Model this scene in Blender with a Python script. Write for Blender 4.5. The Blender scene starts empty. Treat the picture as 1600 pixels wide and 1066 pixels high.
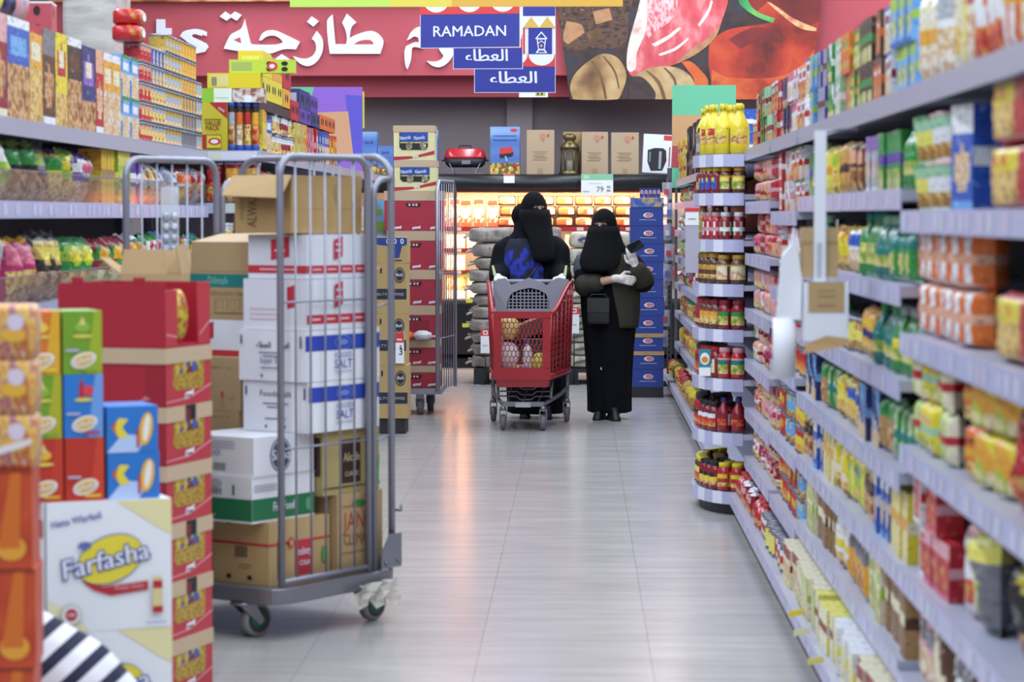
import bpy, math, random, zlib
from mathutils import Vector, Matrix
random.seed(7)
SC = bpy.context.scene
COLL = SC.collection
PI = math.pi
# ------------------------------------------------------------------ camera, world, lamps, exposure
F = 4000.0                      # focal length in pixels of the 1600 px wide frame
CAM_H = 1.55
PITCH = math.atan((533 - 337) / F)
YAW = math.atan((905 - 800) / F * math.cos(PITCH))
cd = bpy.data.cameras.new('camera'); cam = bpy.data.objects.new('camera', cd); COLL.objects.link(cam)
cd.sensor_width = 36.0; cd.lens = F / 1600 * 36.0; cd.clip_end = 200
cam.location = (0, 0, CAM_H); cam.rotation_euler = (PI / 2 - PITCH, 0, YAW)
cd.dof.use_dof = True; cd.dof.focus_distance = 19.0; cd.dof.aperture_fstop = 4.4
SC.camera = cam
ROT = Matrix.Rotation(YAW, 3, 'Z') @ Matrix.Rotation(PI / 2 - PITCH, 3, 'X')
def at(px, py, d):
    """the point of the place that the photograph shows at pixel (px, py) at depth d down the aisle"""
    r = ROT @ Vector(((px - 800) / F, (533 - py) / F, -1.0))
    return Vector((0, 0, CAM_H)) + r * (d / r.y)
w = bpy.data.worlds.new('hall'); SC.world = w; w.use_nodes = True
w.node_tree.nodes['Background'].inputs[0].default_value = (0.76, 0.88, 1.0, 1)
w.node_tree.nodes['Background'].inputs[1].default_value = 0.42
def lamp(name, loc, sx, sy, power, col=(1, 1, 1), rot=(0, 0, 0), spread=PI):
    l = bpy.data.lights.new(name, 'AREA'); l.shape = 'RECTANGLE'; l.size = sx; l.size_y = sy
    l.energy = power; l.color = col; l.spread = spread
    o = bpy.data.objects.new(name, l); COLL.objects.link(o); o.location = loc; o.rotation_euler = rot
    return o
for lx in (-3.4, -1.1, 1.1, 3.4):
    lamp('ceiling_strip_lamp', (lx, 14.0, 4.72), 0.3, 25.0, 520, (0.77, 0.885, 1.0))
SC.view_settings.view_transform = 'Standard'; SC.view_settings.look = 'None'
SC.view_settings.exposure = 0.0; SC.view_settings.gamma = 1.0; SC.view_settings.use_curve_mapping = False
SC.cycles.max_bounces = 6; SC.cycles.diffuse_bounces = 3; SC.cycles.glossy_bounces = 3
SC.cycles.transparent_max_bounces = 12; SC.cycles.caustics_reflective = False; SC.cycles.caustics_refractive = False

# ------------------------------------------------------------------ materials
def lin(h):
    h = h.lstrip('#'); out = []
    for i in (0, 2, 4):
        c = int(h[i:i + 2], 16) / 255
        out.append(c / 12.92 if c <= 0.04045 else ((c + 0.055) / 1.055) ** 2.4)
    return (*out, 1)
MC = {}
def mat(h, rough=0.5, metal=0.0, spec=0.5, coat=0.0, emit=0.0, bump=0.0, bscale=60.0):
    k = (h, rough, metal, spec, coat, emit, bump, bscale)
    if k in MC: return MC[k]
    m = bpy.data.materials.new('paint_' + h.strip('#')); m.use_nodes = True
    n = m.node_tree.nodes; p = n['Principled BSDF']
    p.inputs['Base Color'].default_value = lin(h); p.inputs['Roughness'].default_value = rough
    p.inputs['Metallic'].default_value = metal; p.inputs['Specular IOR Level'].default_value = spec
    p.inputs['Coat Weight'].default_value = coat; p.inputs['Coat Roughness'].default_value = 0.15
    if emit:
        p.inputs['Emission Color'].default_value = lin(h); p.inputs['Emission Strength'].default_value = emit
    if bump:
        t = n.new('ShaderNodeTexNoise'); t.inputs['Scale'].default_value = bscale; t.inputs['Detail'].default_value = 4
        c = n.new('ShaderNodeTexCoord'); m.node_tree.links.new(c.outputs['Object'], t.inputs['Vector'])
        b = n.new('ShaderNodeBump'); b.inputs['Strength'].default_value = bump; b.inputs['Distance'].default_value = 0.01
        m.node_tree.links.new(t.outputs['Fac'], b.inputs['Height']); m.node_tree.links.new(b.outputs['Normal'], p.inputs['Normal'])
    MC[k] = m
    return m
def mottled(name, cols, scale=30.0, rough=0.5, detail=3.0, kind='noise', stretch=(1, 1, 1), bump=0.0, coat=0.0):
    """a printed or natural surface mixing several colours in patches"""
    k = ('mot', name)
    if k in MC: return MC[k]
    m = bpy.data.materials.new(name); m.use_nodes = True
    n = m.node_tree.nodes; L = m.node_tree.links; p = n['Principled BSDF']
    p.inputs['Roughness'].default_value = rough; p.inputs['Coat Weight'].default_value = coat
    tc = n.new('ShaderNodeTexCoord'); mp = n.new('ShaderNodeMapping'); mp.inputs['Scale'].default_value = stretch
    L.new(tc.outputs['Object'], mp.inputs['Vector'])
    r = n.new('ShaderNodeValToRGB'); r.color_ramp.interpolation = 'LINEAR'
    el = r.color_ramp.elements
    if kind == 'noise':
        t = n.new('ShaderNodeTexNoise'); t.inputs['Scale'].default_value = scale; t.inputs['Detail'].default_value = detail
        src = t.outputs['Fac']; lo, hi = 0.3, 0.7
    elif kind == 'wave':
        t = n.new('ShaderNodeTexWave'); t.inputs['Scale'].default_value = scale; t.inputs['Distortion'].default_value = 4.0
        t.inputs['Detail'].default_value = detail; src = t.outputs['Fac']; lo, hi = 0.05, 0.95
    else:
        t = n.new('ShaderNodeTexVoronoi'); t.inputs['Scale'].default_value = scale
        s = n.new('ShaderNodeSeparateColor'); L.new(t.outputs['Color'], s.inputs['Color']); src = s.outputs[0]; lo, hi = 0.0, 0.85
        r.color_ramp.interpolation = 'CONSTANT'
    L.new(mp.outputs['Vector'], t.inputs['Vector'])
    for i, c in enumerate(cols):
        pos = lo + (hi - lo) * i / max(1, len(cols) - 1)
        e = el[i] if i < 2 else el.new(pos)
        e.position = pos; e.color = lin(c)
    L.new(src, r.inputs['Fac']); L.new(r.outputs['Color'], p.inputs['Base Color'])
    if bump:
        b = n.new('ShaderNodeBump'); b.inputs['Strength'].default_value = bump; b.inputs['Distance'].default_value = 0.01
        L.new(t.outputs['Fac'] if kind != 'vor' else t.outputs['Distance'], b.inputs['Height']); L.new(b.outputs['Normal'], p.inputs['Normal'])
    MC[k] = m
    return m
def clear_mat(name, tint, alpha, rough=0.1):
    k = ('clr', name)
    if k in MC: return MC[k]
    m = bpy.data.materials.new(name); m.use_nodes = True
    n = m.node_tree.nodes; L = m.node_tree.links; p = n['Principled BSDF']
    p.inputs['Base Color'].default_value = lin(tint); p.inputs['Roughness'].default_value = rough; p.inputs['Alpha'].default_value = alpha
    MC[k] = m
    return m
KRAFT = mat('#b3946b', 0.85); KRAFT_D = mat('#a1835c', 0.85); KRAFT_L = mat('#bfa588', 0.85)
WHITE = mat('#eeeef0', 0.5); PAPER = mat('#f2f2f4', 0.6); BLACK = mat('#101014', 0.5); DARK = mat('#26262b', 0.6)
CHROME = mat('#8d8d98', 0.38, 0.85); STEEL = mat('#9a9aa6', 0.42, 0.75)
SHELF = mat('#b9b9cc', 0.45, 0.1); STRIP = mat('#b4b4d4', 0.35); STRIP_L = mat('#dcdcec', 0.35)
RUBBER = mat('#6f6f72', 0.7); RUBBER_D = mat('#3a3a3e', 0.7); GREENHUB = mat('#1c6e52', 0.5)
RED = mat('#b31f33', 0.5); CLEARF = clear_mat('clear_fence', '#8a7f84', 0.22, 0.12)
CLEARB = clear_mat('clear_film', '#d8dce4', 0.45, 0.15)

# ------------------------------------------------------------------ mesh builder
_txt = {}
def text_geo(s, bold=0.0):
    k = (s, bold)
    if k not in _txt:
        c = bpy.data.curves.new('t', 'FONT'); c.body = s; c.resolution_u = 2; c.offset = bold; c.align_x = 'CENTER'
        o = bpy.data.objects.new('t', c); COLL.objects.link(o)
        dg = bpy.context.evaluated_depsgraph_get(); e = o.evaluated_get(dg); me = e.to_mesh()
        vs = [(v.co.x, v.co.y) for v in me.vertices]; fs = [tuple(p.vertices) for p in me.polygons]
        par = list(range(len(vs)))
        def root(i):
            while par[i] != i: par[i] = par[par[i]]; i = par[i]
            return i
        for f in fs:
            for q in f[1:]: par[root(q)] = root(f[0])
        order = {}
        isl = [order.setdefault(root(i), len(order)) for i in range(len(vs))]
        e.to_mesh_clear(); bpy.data.objects.remove(o); bpy.data.curves.remove(c)
        _txt[k] = (vs, fs, isl)
    return _txt[k]
class MB:
    def __init__(s): s.v = []; s.f = []; s.mi = []; s.sm = []; s.mats = []; s.lay = 0
    def idx(s, m):
        if m not in s.mats: s.mats.append(m)
        return s.mats.index(m)
    def add(s, vs, fs, m, smooth=False, T=None):
        o = len(s.v)
        s.v.extend([tuple(T @ Vector(p)) for p in vs] if T is not None else [tuple(p) for p in vs])
        ms = m if isinstance(m, list) else None
        i0 = None if ms else s.idx(m)
        for k, f in enumerate(fs):
            s.f.append(tuple(o + i for i in f)); s.mi.append(s.idx(ms[k]) if ms else i0); s.sm.append(smooth)
        return s
    def box(s, x0, x1, y0, y1, z0, z1, m, T=None):
        vs = [(x, y, z) for z in (z0, z1) for y in (y0, y1) for x in (x0, x1)]
        return s.add(vs, [(0, 2, 3, 1), (4, 5, 7, 6), (0, 1, 5, 4), (2, 6, 7, 3), (0, 4, 6, 2), (1, 3, 7, 5)], m, False, T)
    def cyl(s, a, b, r, m, n=12, r2=None, smooth=True, T=None):
        return s.tube([a, b], r, m, n, T=T, radii=[r, r if r2 is None else r2], smooth=smooth)
    def tube(s, pts, r, m, n=8, closed=False, T=None, radii=None, smooth=True):
        P = [Vector(p) for p in pts]; k = len(P)
        rings = []; up = None
        for i in range(k):
            if closed: d = P[(i + 1) % k] - P[i - 1]
            else: d = P[min(i + 1, k - 1)] - P[max(i - 1, 0)]
            d.normalize()
            if up is None:
                up = d.orthogonal().normalized()
            else:
                up = (up - d * up.dot(d))
                up = up.normalized() if up.length > 1e-6 else d.orthogonal().normalized()
            q = d.cross(up); rr = radii[i] if radii else r
            rings.append([P[i] + (up * math.cos(2 * PI * j / n) + q * math.sin(2 * PI * j / n)) * rr for j in range(n)])
        return s.loft(rings, m, caps=not closed, closed=closed, smooth=smooth, T=T)
    def loft(s, rings, m, caps=True, closed=False, smooth=True, T=None, wrap=True):
        n = len(rings[0]); vs = [p for r in rings for p in r]; fs = []
        k = len(rings)
        for i in range(k if closed else k - 1):
            a = i * n; b = ((i + 1) % k) * n
            for j in range(n if wrap else n - 1):
                j2 = (j + 1) % n
                fs.append((a + j, a + j2, b + j2, b + j))
        ms = m
        if isinstance(m, list): ms = [m[(q // (n if wrap else n - 1)) % len(m)] for q in range(len(fs))]
        s.add(vs, fs, ms, smooth, T)
        if caps and not closed:
            o = len(s.v) - len(vs); e = m[0] if isinstance(m, list) else m; e2 = m[-1] if isinstance(m, list) else m
            s.f.append(tuple(o + j for j in reversed(range(n)))); s.mi.append(s.idx(e)); s.sm.append(False)
            s.f.append(tuple(o + (k - 1) * n + j for j in range(n))); s.mi.append(s.idx(e2)); s.sm.append(False)
        return s
    def lathe(s, prof, m, n=16, c=(0, 0, 0), T=None, smooth=True):
        rings = [[(c[0] + r * math.cos(2 * PI * j / n), c[1] + r * math.sin(2 * PI * j / n), c[2] + z) for j in range(n)] for r, z in prof]
        return s.loft(rings, m, caps=True, smooth=smooth, T=T)
    def ball(s, c, r, m, n=12, T=None):
        rx, ry, rz = r if isinstance(r, (tuple, list)) else (r, r, r)
        rings = []
        for i in range(1, n):
            a = PI * i / n
            rings.append([(c[0] + rx * math.sin(a) * math.cos(2 * PI * j / n), c[1] + ry * math.sin(a) * math.sin(2 * PI * j / n), c[2] - rz * math.cos(a)) for j in range(n)])
        return s.loft(rings, m, True, T=T)
    def prism(s, pts, t, m, T=None):
        """outline in the local XZ plane, extruded t towards +Y"""
        n = len(pts); vs = [(p[0], 0, p[1]) for p in pts] + [(p[0], t, p[1]) for p in pts]
        fs = [tuple(range(n)), tuple(reversed(range(n, 2 * n)))] + [(i, i + n, (i + 1) % n + n, (i + 1) % n) for i in range(n)]
        return s.add(vs, fs, m, False, T)
    # prints on a flat face: P maps (u, v) to the face, e is the outward normal
    def plane(s, o, u, v):
        s.po = Vector(o); s.pu = Vector(u).normalized(); s.pv = Vector(v).normalized(); s.pn = s.pu.cross(s.pv).normalized(); s.lay = 0; return s
    def _pt(s, u, v): return s.po + s.pu * u + s.pv * v + s.pn * (0.0008 + 0.0005 * s.lay)
    def poly(s, pts, m):
        s.lay += 1
        return s.add([s._pt(*p) for p in pts], [tuple(range(len(pts)))], m)
    def rect(s, u0, v0, u1, v1, m): return s.poly([(u0, v0), (u1, v0), (u1, v1), (u0, v1)], m)
    def ell(s, cu, cv, ru, rv, m, n=24, a=0.0):
        ca, sa = math.cos(a), math.sin(a)
        return s.poly([(cu + ru * math.cos(2 * PI * i / n) * ca - rv * math.sin(2 * PI * i / n) * sa, cv + ru * math.cos(2 * PI * i / n) * sa + rv * math.sin(2 * PI * i / n) * ca) for i in range(n)], m)
    def ring(s, cu, cv, r0, r1, m, n=24): return s.ell(cu, cv, r1, r1, m, n)
    def text(s, t, cu, v, h, m, width=None, bold=0.012, a=0.0, shear=0.0):
        """lettering whose capital height is h, centred on cu, baseline v"""
        light = bold <= .03         # slim letters are thickened by overprinting, heavy ones by widening the outline
        vs, fs, isl = text_geo(t, 0.0 if light else bold)
        if not vs: return s
        k = h / 0.73; x0 = min(p[0] for p in vs); x1 = max(p[0] for p in vs)
        kx = k if width is None else width / (x1 - x0); mx = (x0 + x1) / 2
        ca, sa = math.cos(a), math.sin(a)
        for dx, dy in (((-bold, 0), (bold, 0), (0, bold * .7)) if light and bold else ((0, 0),)):
            s.lay += 1; out = []
            for (x, y), q in zip(vs, isl):      # neighbouring letters lie a hair apart in depth
                X = (x - mx + dx) * kx + shear * y * k; Y = (y + dy) * k
                out.append(s._pt(cu + X * ca - Y * sa, v + X * sa + Y * ca) + s.pn * (.0001 * (q % 4)))
            s.add(out, fs, m)
        return s
    def barcode(s, u0, v0, u1, v1, m, n=14):
        wd = (u1 - u0) / n
        for i in range(n): s.rect(u0 + i * wd, v0, u0 + (i + (0.35 if i % 3 else 0.65)) * wd, v1, m); s.lay -= 1
        return s
    def front(s, w, d, h): return s.plane((0, -d / 2, 0), (1, 0, 0), (0, 0, 1))
    def rside(s, w, d, h): return s.plane((w / 2, 0, 0), (0, 1, 0), (0, 0, 1))
    def lside(s, w, d, h): return s.plane((-w / 2, 0, 0), (0, -1, 0), (0, 0, 1))
    def carton(s, w, d, h, m, flap=True):
        s.box(-w / 2, w / 2, -d / 2, d / 2, 0, h, m); return s
    def mesh(s, name):
        me = bpy.data.meshes.new(name); me.from_pydata(s.v, [], s.f)
        for m in s.mats: me.materials.append(m)
        me.polygons.foreach_set('material_index', s.mi); me.polygons.foreach_set('use_smooth', s.sm)
        me.update(); return me
def link(name, me, parent=None, loc=(0, 0, 0), rz=0.0):
    o = bpy.data.objects.new(name, me); COLL.objects.link(o); o.location = loc; o.rotation_euler = (0, 0, rz)
    if parent is not None: o.parent = parent
    return o
def tag(o, label, cat, group=None, kind=None):
    if label: o['label'] = label
    if cat: o['category'] = cat
    if group: o['group'] = group
    if kind: o['kind'] = kind
    return o
def obj(name, b, parent=None, loc=(0, 0, 0), rz=0.0, label=None):
    o = link(name, b.mesh(name), parent, loc, rz)
    if label: o['label'] = label
    return o
def thing(name, label, cat, loc=(0, 0, 0), rz=0.0, group=None):
    return tag(link(name, None, None, loc, rz), label, cat, group)
def solo(name, b, label, cat, loc=(0, 0, 0), rz=0.0, group=None):
    return tag(obj(name, b, None, loc, rz), label, cat, group)
def struct(name, b, loc=(0, 0, 0), rz=0.0):
    return tag(obj(name, b, None, loc, rz), None, None, None, 'structure')
def soften(o, width=0.004, seg=2):
    m = o.modifiers.new('edge', 'BEVEL'); m.width = width; m.segments = seg; m.limit_method = 'ANGLE'; m.angle_limit = 0.7
    return o

def rr(w_, d_, z, n=24, e=4.0):
    out = []
    for i in range(n):
        a_ = 2 * PI * i / n; c_, s_ = math.cos(a_), math.sin(a_)
        out.append((w_ * math.copysign(abs(c_) ** (2 / e), c_), d_ * math.copysign(abs(s_) ** (2 / e), s_), z))
    return out
# ------------------------------------------------------------------ the hall: floor, back wall, bulkhead, ceiling
def floor_mat():
    m = bpy.data.materials.new('floor_tiles'); m.use_nodes = True
    n = m.node_tree.nodes; L = m.node_tree.links; p = n['Principled BSDF']
    tc = n.new('ShaderNodeTexCoord'); mp = n.new('ShaderNodeMapping'); mp.inputs['Location'].default_value = (0.353, 0.1, 0)
    L.new(tc.outputs['Object'], mp.inputs['Vector'])
    br = n.new('ShaderNodeTexBrick'); br.offset = 0.0; br.squash = 1.0
    br.inputs['Scale'].default_value = 1.0; br.inputs['Brick Width'].default_value = 0.606; br.inputs['Row Height'].default_value = 0.5
    br.inputs['Mortar Size'].default_value = 0.0022; br.inputs['Mortar Smooth'].default_value = 0.4; br.inputs['Bias'].default_value = 0.0
    br.inputs['Color1'].default_value = lin('#b9b3b0'); br.inputs['Color2'].default_value = lin('#b2acaa'); br.inputs['Mortar'].default_value = lin('#979395')
    L.new(mp.outputs['Vector'], br.inputs['Vector'])
    m2 = n.new('ShaderNodeMapping'); m2.inputs['Scale'].default_value = (1.6, 9.0, 1); L.new(tc.outputs['Object'], m2.inputs['Vector'])
    nz = n.new('ShaderNodeTexNoise'); nz.inputs['Scale'].default_value = 1.3; nz.inputs['Detail'].default_value = 5; L.new(m2.outputs['Vector'], nz.inputs['Vector'])
    mx = n.new('ShaderNodeMix'); mx.data_type = 'RGBA'; mx.blend_type = 'OVERLAY'; mx.inputs[0].default_value = 0.16
    L.new(br.outputs['Color'], mx.inputs[6]); L.new(nz.outputs['Fac'], mx.inputs[7]); L.new(mx.outputs[2], p.inputs['Base Color'])
    mr = n.new('ShaderNodeMapRange'); mr.inputs[3].default_value = 0.12; mr.inputs[4].default_value = 0.27
    L.new(nz.outputs['Fac'], mr.inputs[0]); L.new(mr.outputs[0], p.inputs['Roughness'])
    p.inputs['Specular IOR Level'].default_value = 0.5
    return m
b = MB(); b.box(-6, 6, 1.5, 30, -0.1, 0, floor_mat()); struct('floor', b)
b = MB(); b.box(-6, 6, 1.5, 30, 4.85, 5.0, mat('#d8d8dc', 0.9)); struct('ceiling', b)
WALLD = mat('#8f8083', 0.8)
b = MB(); b.box(-6, 6, 27.3, 27.5, 0, 4.85, WALLD); struct('wall_back', b)
b = MB()
p0 = at(792, 160, 27.25); p1 = at(832, 160, 27.25)
b.box(p0.x, p1.x, 27.22, 27.299, 1.0, 4.8, mat('#a39598', 0.8)); struct('trim_1', b)
# red bulkhead: upper panel stands proud of the lower strip
zb = at(600, 118, 26.6).z; zs = at(600, 152, 26.9).z; zt = at(600, 3, 26.6).z
RP = mat('#c2525c', 0.6)
b = MB(); b.box(-5.5, 5.5, 26.6, 26.85, zb, zt, RP); struct('wall_bulkhead', b)
b = MB(); b.box(-5.5, 5.5, 26.86, 27.29, zs, 4.8, mat('#bb4a55', 0.6)); struct('wall_bulkhead_lower', b)
b = MB(); b.box(-5.5, 0.2, 26.5, 26.6, zt + 0.001, 4.6, mottled('fascia_print', ['#8a4a2c', '#b8733f', '#d9a070', '#a55a38'], 3.0, 0.6)); struct('trim_2', b)
# ------------------------------------------------------------------ lettering and picture on the bulkhead
def slab(b, pts, d, t, m, pr=None):
    """an outline (photo pixels, or pr(point) -> pixels) standing at depth d, t thick"""
    P = [at(*(pr(q) if pr else q), d) for q in pts]
    return b.prism([(p.x, p.z) for p in P], t, m, Matrix.Translation((0, d, 0)))
LET = mat('#f1eff6', 0.5)
def rounded(pts, n=4, corner=0.85):
    """closed outline with its gentle bends rounded and its sharp corners kept"""
    P = [Vector(p) for p in pts]; k = len(P); tg = []
    for i in range(k):
        a, b_ = P[i] - P[i - 1], P[(i + 1) % k] - P[i]
        sharp = a.length < 1e-6 or b_.length < 1e-6 or a.angle(b_) > corner
        tg.append(Vector((0, 0)) if sharp else (P[(i + 1) % k] - P[i - 1]).normalized())
    out = []
    for i in range(k):
        p, q = P[i], P[(i + 1) % k]; L = (q - p).length; m0, m1 = tg[i] * L, tg[(i + 1) % k] * L
        for j in range(n):
            t = j / n; out.append(tuple(p * (2 * t ** 3 - 3 * t ** 2 + 1) + m0 * (t ** 3 - 2 * t ** 2 + t) + q * (3 * t ** 2 - 2 * t ** 3) + m1 * (t ** 3 - t ** 2)))
    return out
za = lambda q: (300 + q[0] / 3.9475, q[1] / 3.9475)
zc = lambda q: (640 + q[0] / 4.0, q[1] / 4.0)
lt = thing('bulkhead_lettering', 'white raised Arabic letters and an s across the red bulkhead', 'sign lettering', (0, 26.56, 0))
off = Matrix.Translation((0, -26.56, 0))
def glyph(parts, name='letter'):
    b = MB()
    for pts, pr, m, dd in parts:
        P = [at(*pr(q), 26.56) for q in rounded(pts)]
        b.prism([(p.x, p.z) for p in P], 0.035 - dd, m, Matrix.Translation((0, dd, 0)))
    o = obj(name, b, lt); return o
glyph([([(325,115),(345,200),(362,268),(380,274),(520,274),(560,262),(545,240),(505,220),(460,226),(425,250),(413,248),(432,208),(468,188),(515,188),(580,215),(666,258),(640,305),(565,304),(480,331),(350,331),(325,322),(312,320),(195,300),(215,255),(240,212),(300,178),(318,140)], za, LET, 0),
       ([(258,245),(298,230),(304,266)], za, RP, -0.004)])
glyph([([(170,102),(205,70),(238,92),(265,70),(308,92),(275,128),(240,108),(212,128)], za, LET, 0)], 'letter_dot')
glyph([([(505,368),(553,333),(605,366),(560,395)], za, LET, 0)], 'letter_dot')
glyph([([(768,190),(800,230),(809,275),(800,330),(770,380),(725,407),(680,400),(640,370),(622,345),(690,362),(735,350),(760,320),(765,285),(755,255),(738,240)], za, LET, 0)])
glyph([([(708,135),(738,100),(783,130),(748,165)], za, LET, 0)], 'letter_dot')
glyph([([(868,88),(884,272),(950,272),(955,240),(948,190),(925,140),(955,83),(1015,138),(985,165),(975,205),(972,235),(1010,215),(1080,193),(1120,193),(1160,218),(1181,258),(1160,332),(850,332),(832,130)], za, LET, 0),
       ([(1000,272),(1030,254),(1070,246),(1105,250),(1122,272)], za, RP, -0.004)])
glyph([([(1325,250),(1350,200),(1385,170),(1412,165),(1425,200),(1425,300),(1370,290),(1357,300),(1350,370),(1328,430),(1315,400),(1310,320),(1320,285),(1370,262),(1400,260),(1395,232),(1370,225),(1345,240)], za, LET, 0)])
glyph([([(105,380),(160,385),(200,368),(212,348),(185,310),(180,285),(215,270),(255,285),(272,320),(268,350),(240,390),(190,420),(140,410)], zc, LET, 0)])
glyph([([(690,120),(712,110),(712,250),(760,260),(760,290),(690,290)], zc, LET, 0)])
b = MB(); pS = at(303.5, 83, 26.56); hS = 0.073 * 0 + (at(300, 40, 26.56).z - at(300, 84, 26.56).z)
b.plane((pS.x, -0.002, pS.z), (1, 0, 0), (0, 0, 1)); b.text('s', 0, 0, hS / 0.76, LET, width=at(322, 0, 26.56).x - at(284, 0, 26.56).x, bold=0.03)
b.plane((0, 0, 0), (1, 0, 0), (0, 0, 1)); obj('letter', b, lt)
glyph([([(244, 30), (258, 30), (258, 44), (268, 44), (268, 54), (258, 54), (258, 84), (244, 84)], lambda q: q, LET, 0)])

zd = lambda q: (880 + q[0] / 3.902, q[1] / 3.902)
PD = 26.5
ps = thing('food_picture_panel', 'printed panel of raw pink meat, chestnuts and red pepper on the red bulkhead', 'picture panel', (0, PD, 0))
def pic(name, layers, t=0.02):
    b = MB()
    for i, (pts, m) in enumerate(layers):
        P = [at(*zd(q), PD) for q in (pts if i == 0 else rounded(pts, 4, 1.1))]
        if i == 0 and name == 'panel': b.prism([(p.x, p.z) for p in P], 0.09, m); b.plane((0, 0, 0), (1, 0, 0), (0, 0, 1))
        else: b.poly([(p.x, p.z) for p in P], m)
    return obj(name, b, ps)
PK_DARK = mottled('print_dark', ['#2a2326', '#3a2c2a', '#4a3330', '#33333f', '#453a44'], 5.0, 0.55)
PK_BARK = mottled('print_bark', ['#2a2020', '#4d3328', '#6e4c38', '#2c2528', '#8a6348'], 9.0, 0.55, stretch=(1, 1, 1.8))
PK_MEAT = mottled('print_meat', ['#c03844', '#d04a52', '#da5a60', '#e88a8c', '#d4505a'], 3.0, 0.5, 6, stretch=(2.2, 1, 1.0))
PK_MEAT2 = mottled('print_meat_pale', ['#d04850', '#dc6a70', '#f0c8c8', '#d85a64', '#f8e8e8'], 7.0, 0.5, 6, stretch=(2.0, 1, 1.0))
PK_FAT = mottled('print_fat', ['#d8a89a', '#edd3c8', '#f4e4dc', '#c98f80'], 6.0, 0.5, 5)
PK_RIM = mottled('print_rim', ['#a8704c', '#c48f64', '#8a5a40'], 5.0, 0.5)
PK_NUT = mottled('print_chestnut', ['#6e4c30', '#9a7248', '#c09a66', '#d0b080', '#8a6240'], 2.2, 0.5, 3)
PK_RIDGE = mottled('print_ridge', ['#5a3e28', '#7e5c3c', '#6a4a30'], 4.0, .6); PK_PEP = mottled('print_pepper', ['#5e1e1c', '#9a2e20', '#c43c26', '#d4502c', '#8e2a1e'], 1.9, 0.5, 4)
PK_PEPD = mottled('print_pepper_dark', ['#582024', '#842a26', '#a03428'], 2.0, 0.5, 2)
PK_CAR = mottled('print_carrot', ['#b83c24', '#e06a30', '#d4582a', '#a83420'], 3.0, 0.5); PK_STEM = mottled('print_stem', ['#2d8a4a', '#58b060', '#8fd060'], 4.0, 0.5)
PK_GLOW = mottled('print_glow', ['#e8925c', '#f5c890', '#d8603c'], 6.0, 0.5)
pic('panel', [([(-50, -60), (1580, -60), (1572, 0), (1540, 330), (1500, 606), (42, 606)], PK_DARK),
    ([(-40, -60), (440, -60), (400, 100), (380, 260), (300, 300), (180, 290), (60, 310), (0, 280)], PK_BARK),
    ([(20, 130), (110, 150), (130, 200), (30, 270), (0, 240)], PK_RIM), ([(140, 200), (220, 170), (250, 230), (160, 270)], PK_RIDGE), ([(180, 70), (280, 50), (300, 120), (200, 150)], PK_RIM),
    ([(900, 250), (985, 190), (1060, 168), (1200, 150), (1290, 130), (1210, 105), (1130, 40), (1130, -60), (1580, -60), (1572, 0), (1540, 330), (1500, 606), (900, 606), (905, 515), (888, 400), (888, 300)], PK_PEP),
    ([(1130, -60), (1580, -60), (1560, 130), (1460, 160), (1340, 60), (1250, 10), (1180, 70), (1130, 40)], PK_PEPD),
    ([(1240, 10), (1270, 20), (1400, 110), (1545, 172), (1542, 190), (1450, 175), (1330, 90)], PK_GLOW),
    ([(1010, 240), (1150, 170), (1300, 190), (1340, 260), (1200, 240), (1080, 300)], PK_PEPD),
    ([(905, 420), (1000, 470), (1300, 470), (1450, 400), (1530, 300), (1510, 500), (1480, 606), (900, 606)], PK_CAR),
    ([(1060, -60), (1110, -60), (1140, 30), (1200, 80), (1292, 112), (1278, 140), (1190, 108), (1100, 50), (1070, 10)], PK_STEM),
    ([(480, -60), (1015, -60), (1000, 30), (960, 150), (930, 215), (860, 290), (780, 345), (690, 390), (560, 430), (420, 470), (390, 420), (388, 345), (400, 260), (425, 165), (455, 60)], PK_MEAT),
    ([(500, -60), (700, -60), (690, 60), (640, 140), (560, 190), (520, 240), (500, 160), (510, 60)], PK_MEAT2),
    ([(480, -60), (515, -60), (510, 100), (500, 200), (450, 320), (440, 420), (410, 440), (390, 420), (388, 345), (400, 260), (425, 165), (455, 60)], PK_FAT),
    ([(690, 390), (780, 300), (880, 235), (960, 150), (930, 225), (860, 295), (780, 348)], PK_RIM),
    ([(540, 270), (640, 215), (700, 170), (720, 172), (650, 235), (560, 285)], PK_FAT), ([(820, 150), (880, 60), (900, 0), (912, 10), (890, 80), (830, 165)], PK_FAT), ([(580, 330), (680, 290), (760, 230), (765, 240), (690, 305), (590, 342)], PK_FAT),
    ([(720, 380), (770, 373), (830, 420), (885, 500), (850, 606), (760, 606), (800, 500), (760, 430)], PK_CAR),
    ([(160, 370), (230, 330), (310, 340), (365, 395), (385, 470), (355, 570), (330, 606), (60, 606), (42, 540), (60, 470), (110, 410)], PK_NUT),
    ([(165, 372), (178, 370), (238, 465), (268, 606), (252, 606), (224, 480)], PK_RIDGE), ([(240, 345), (250, 343), (318, 432), (343, 535), (336, 545), (309, 440)], PK_RIDGE),
    ([(420, 480), (490, 430), (560, 408), (680, 410), (760, 450), (800, 510), (790, 606), (400, 606)], PK_NUT),
    ([(500, 430), (513, 429), (592, 500), (628, 606), (606, 606), (572, 510)], PK_RIDGE), ([(610, 415), (621, 413), (684, 480), (696, 560), (686, 560), (667, 480)], PK_RIDGE), ([(400, 470), (480, 470), (560, 560), (560, 606), (400, 606)], PK_DARK)])

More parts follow.
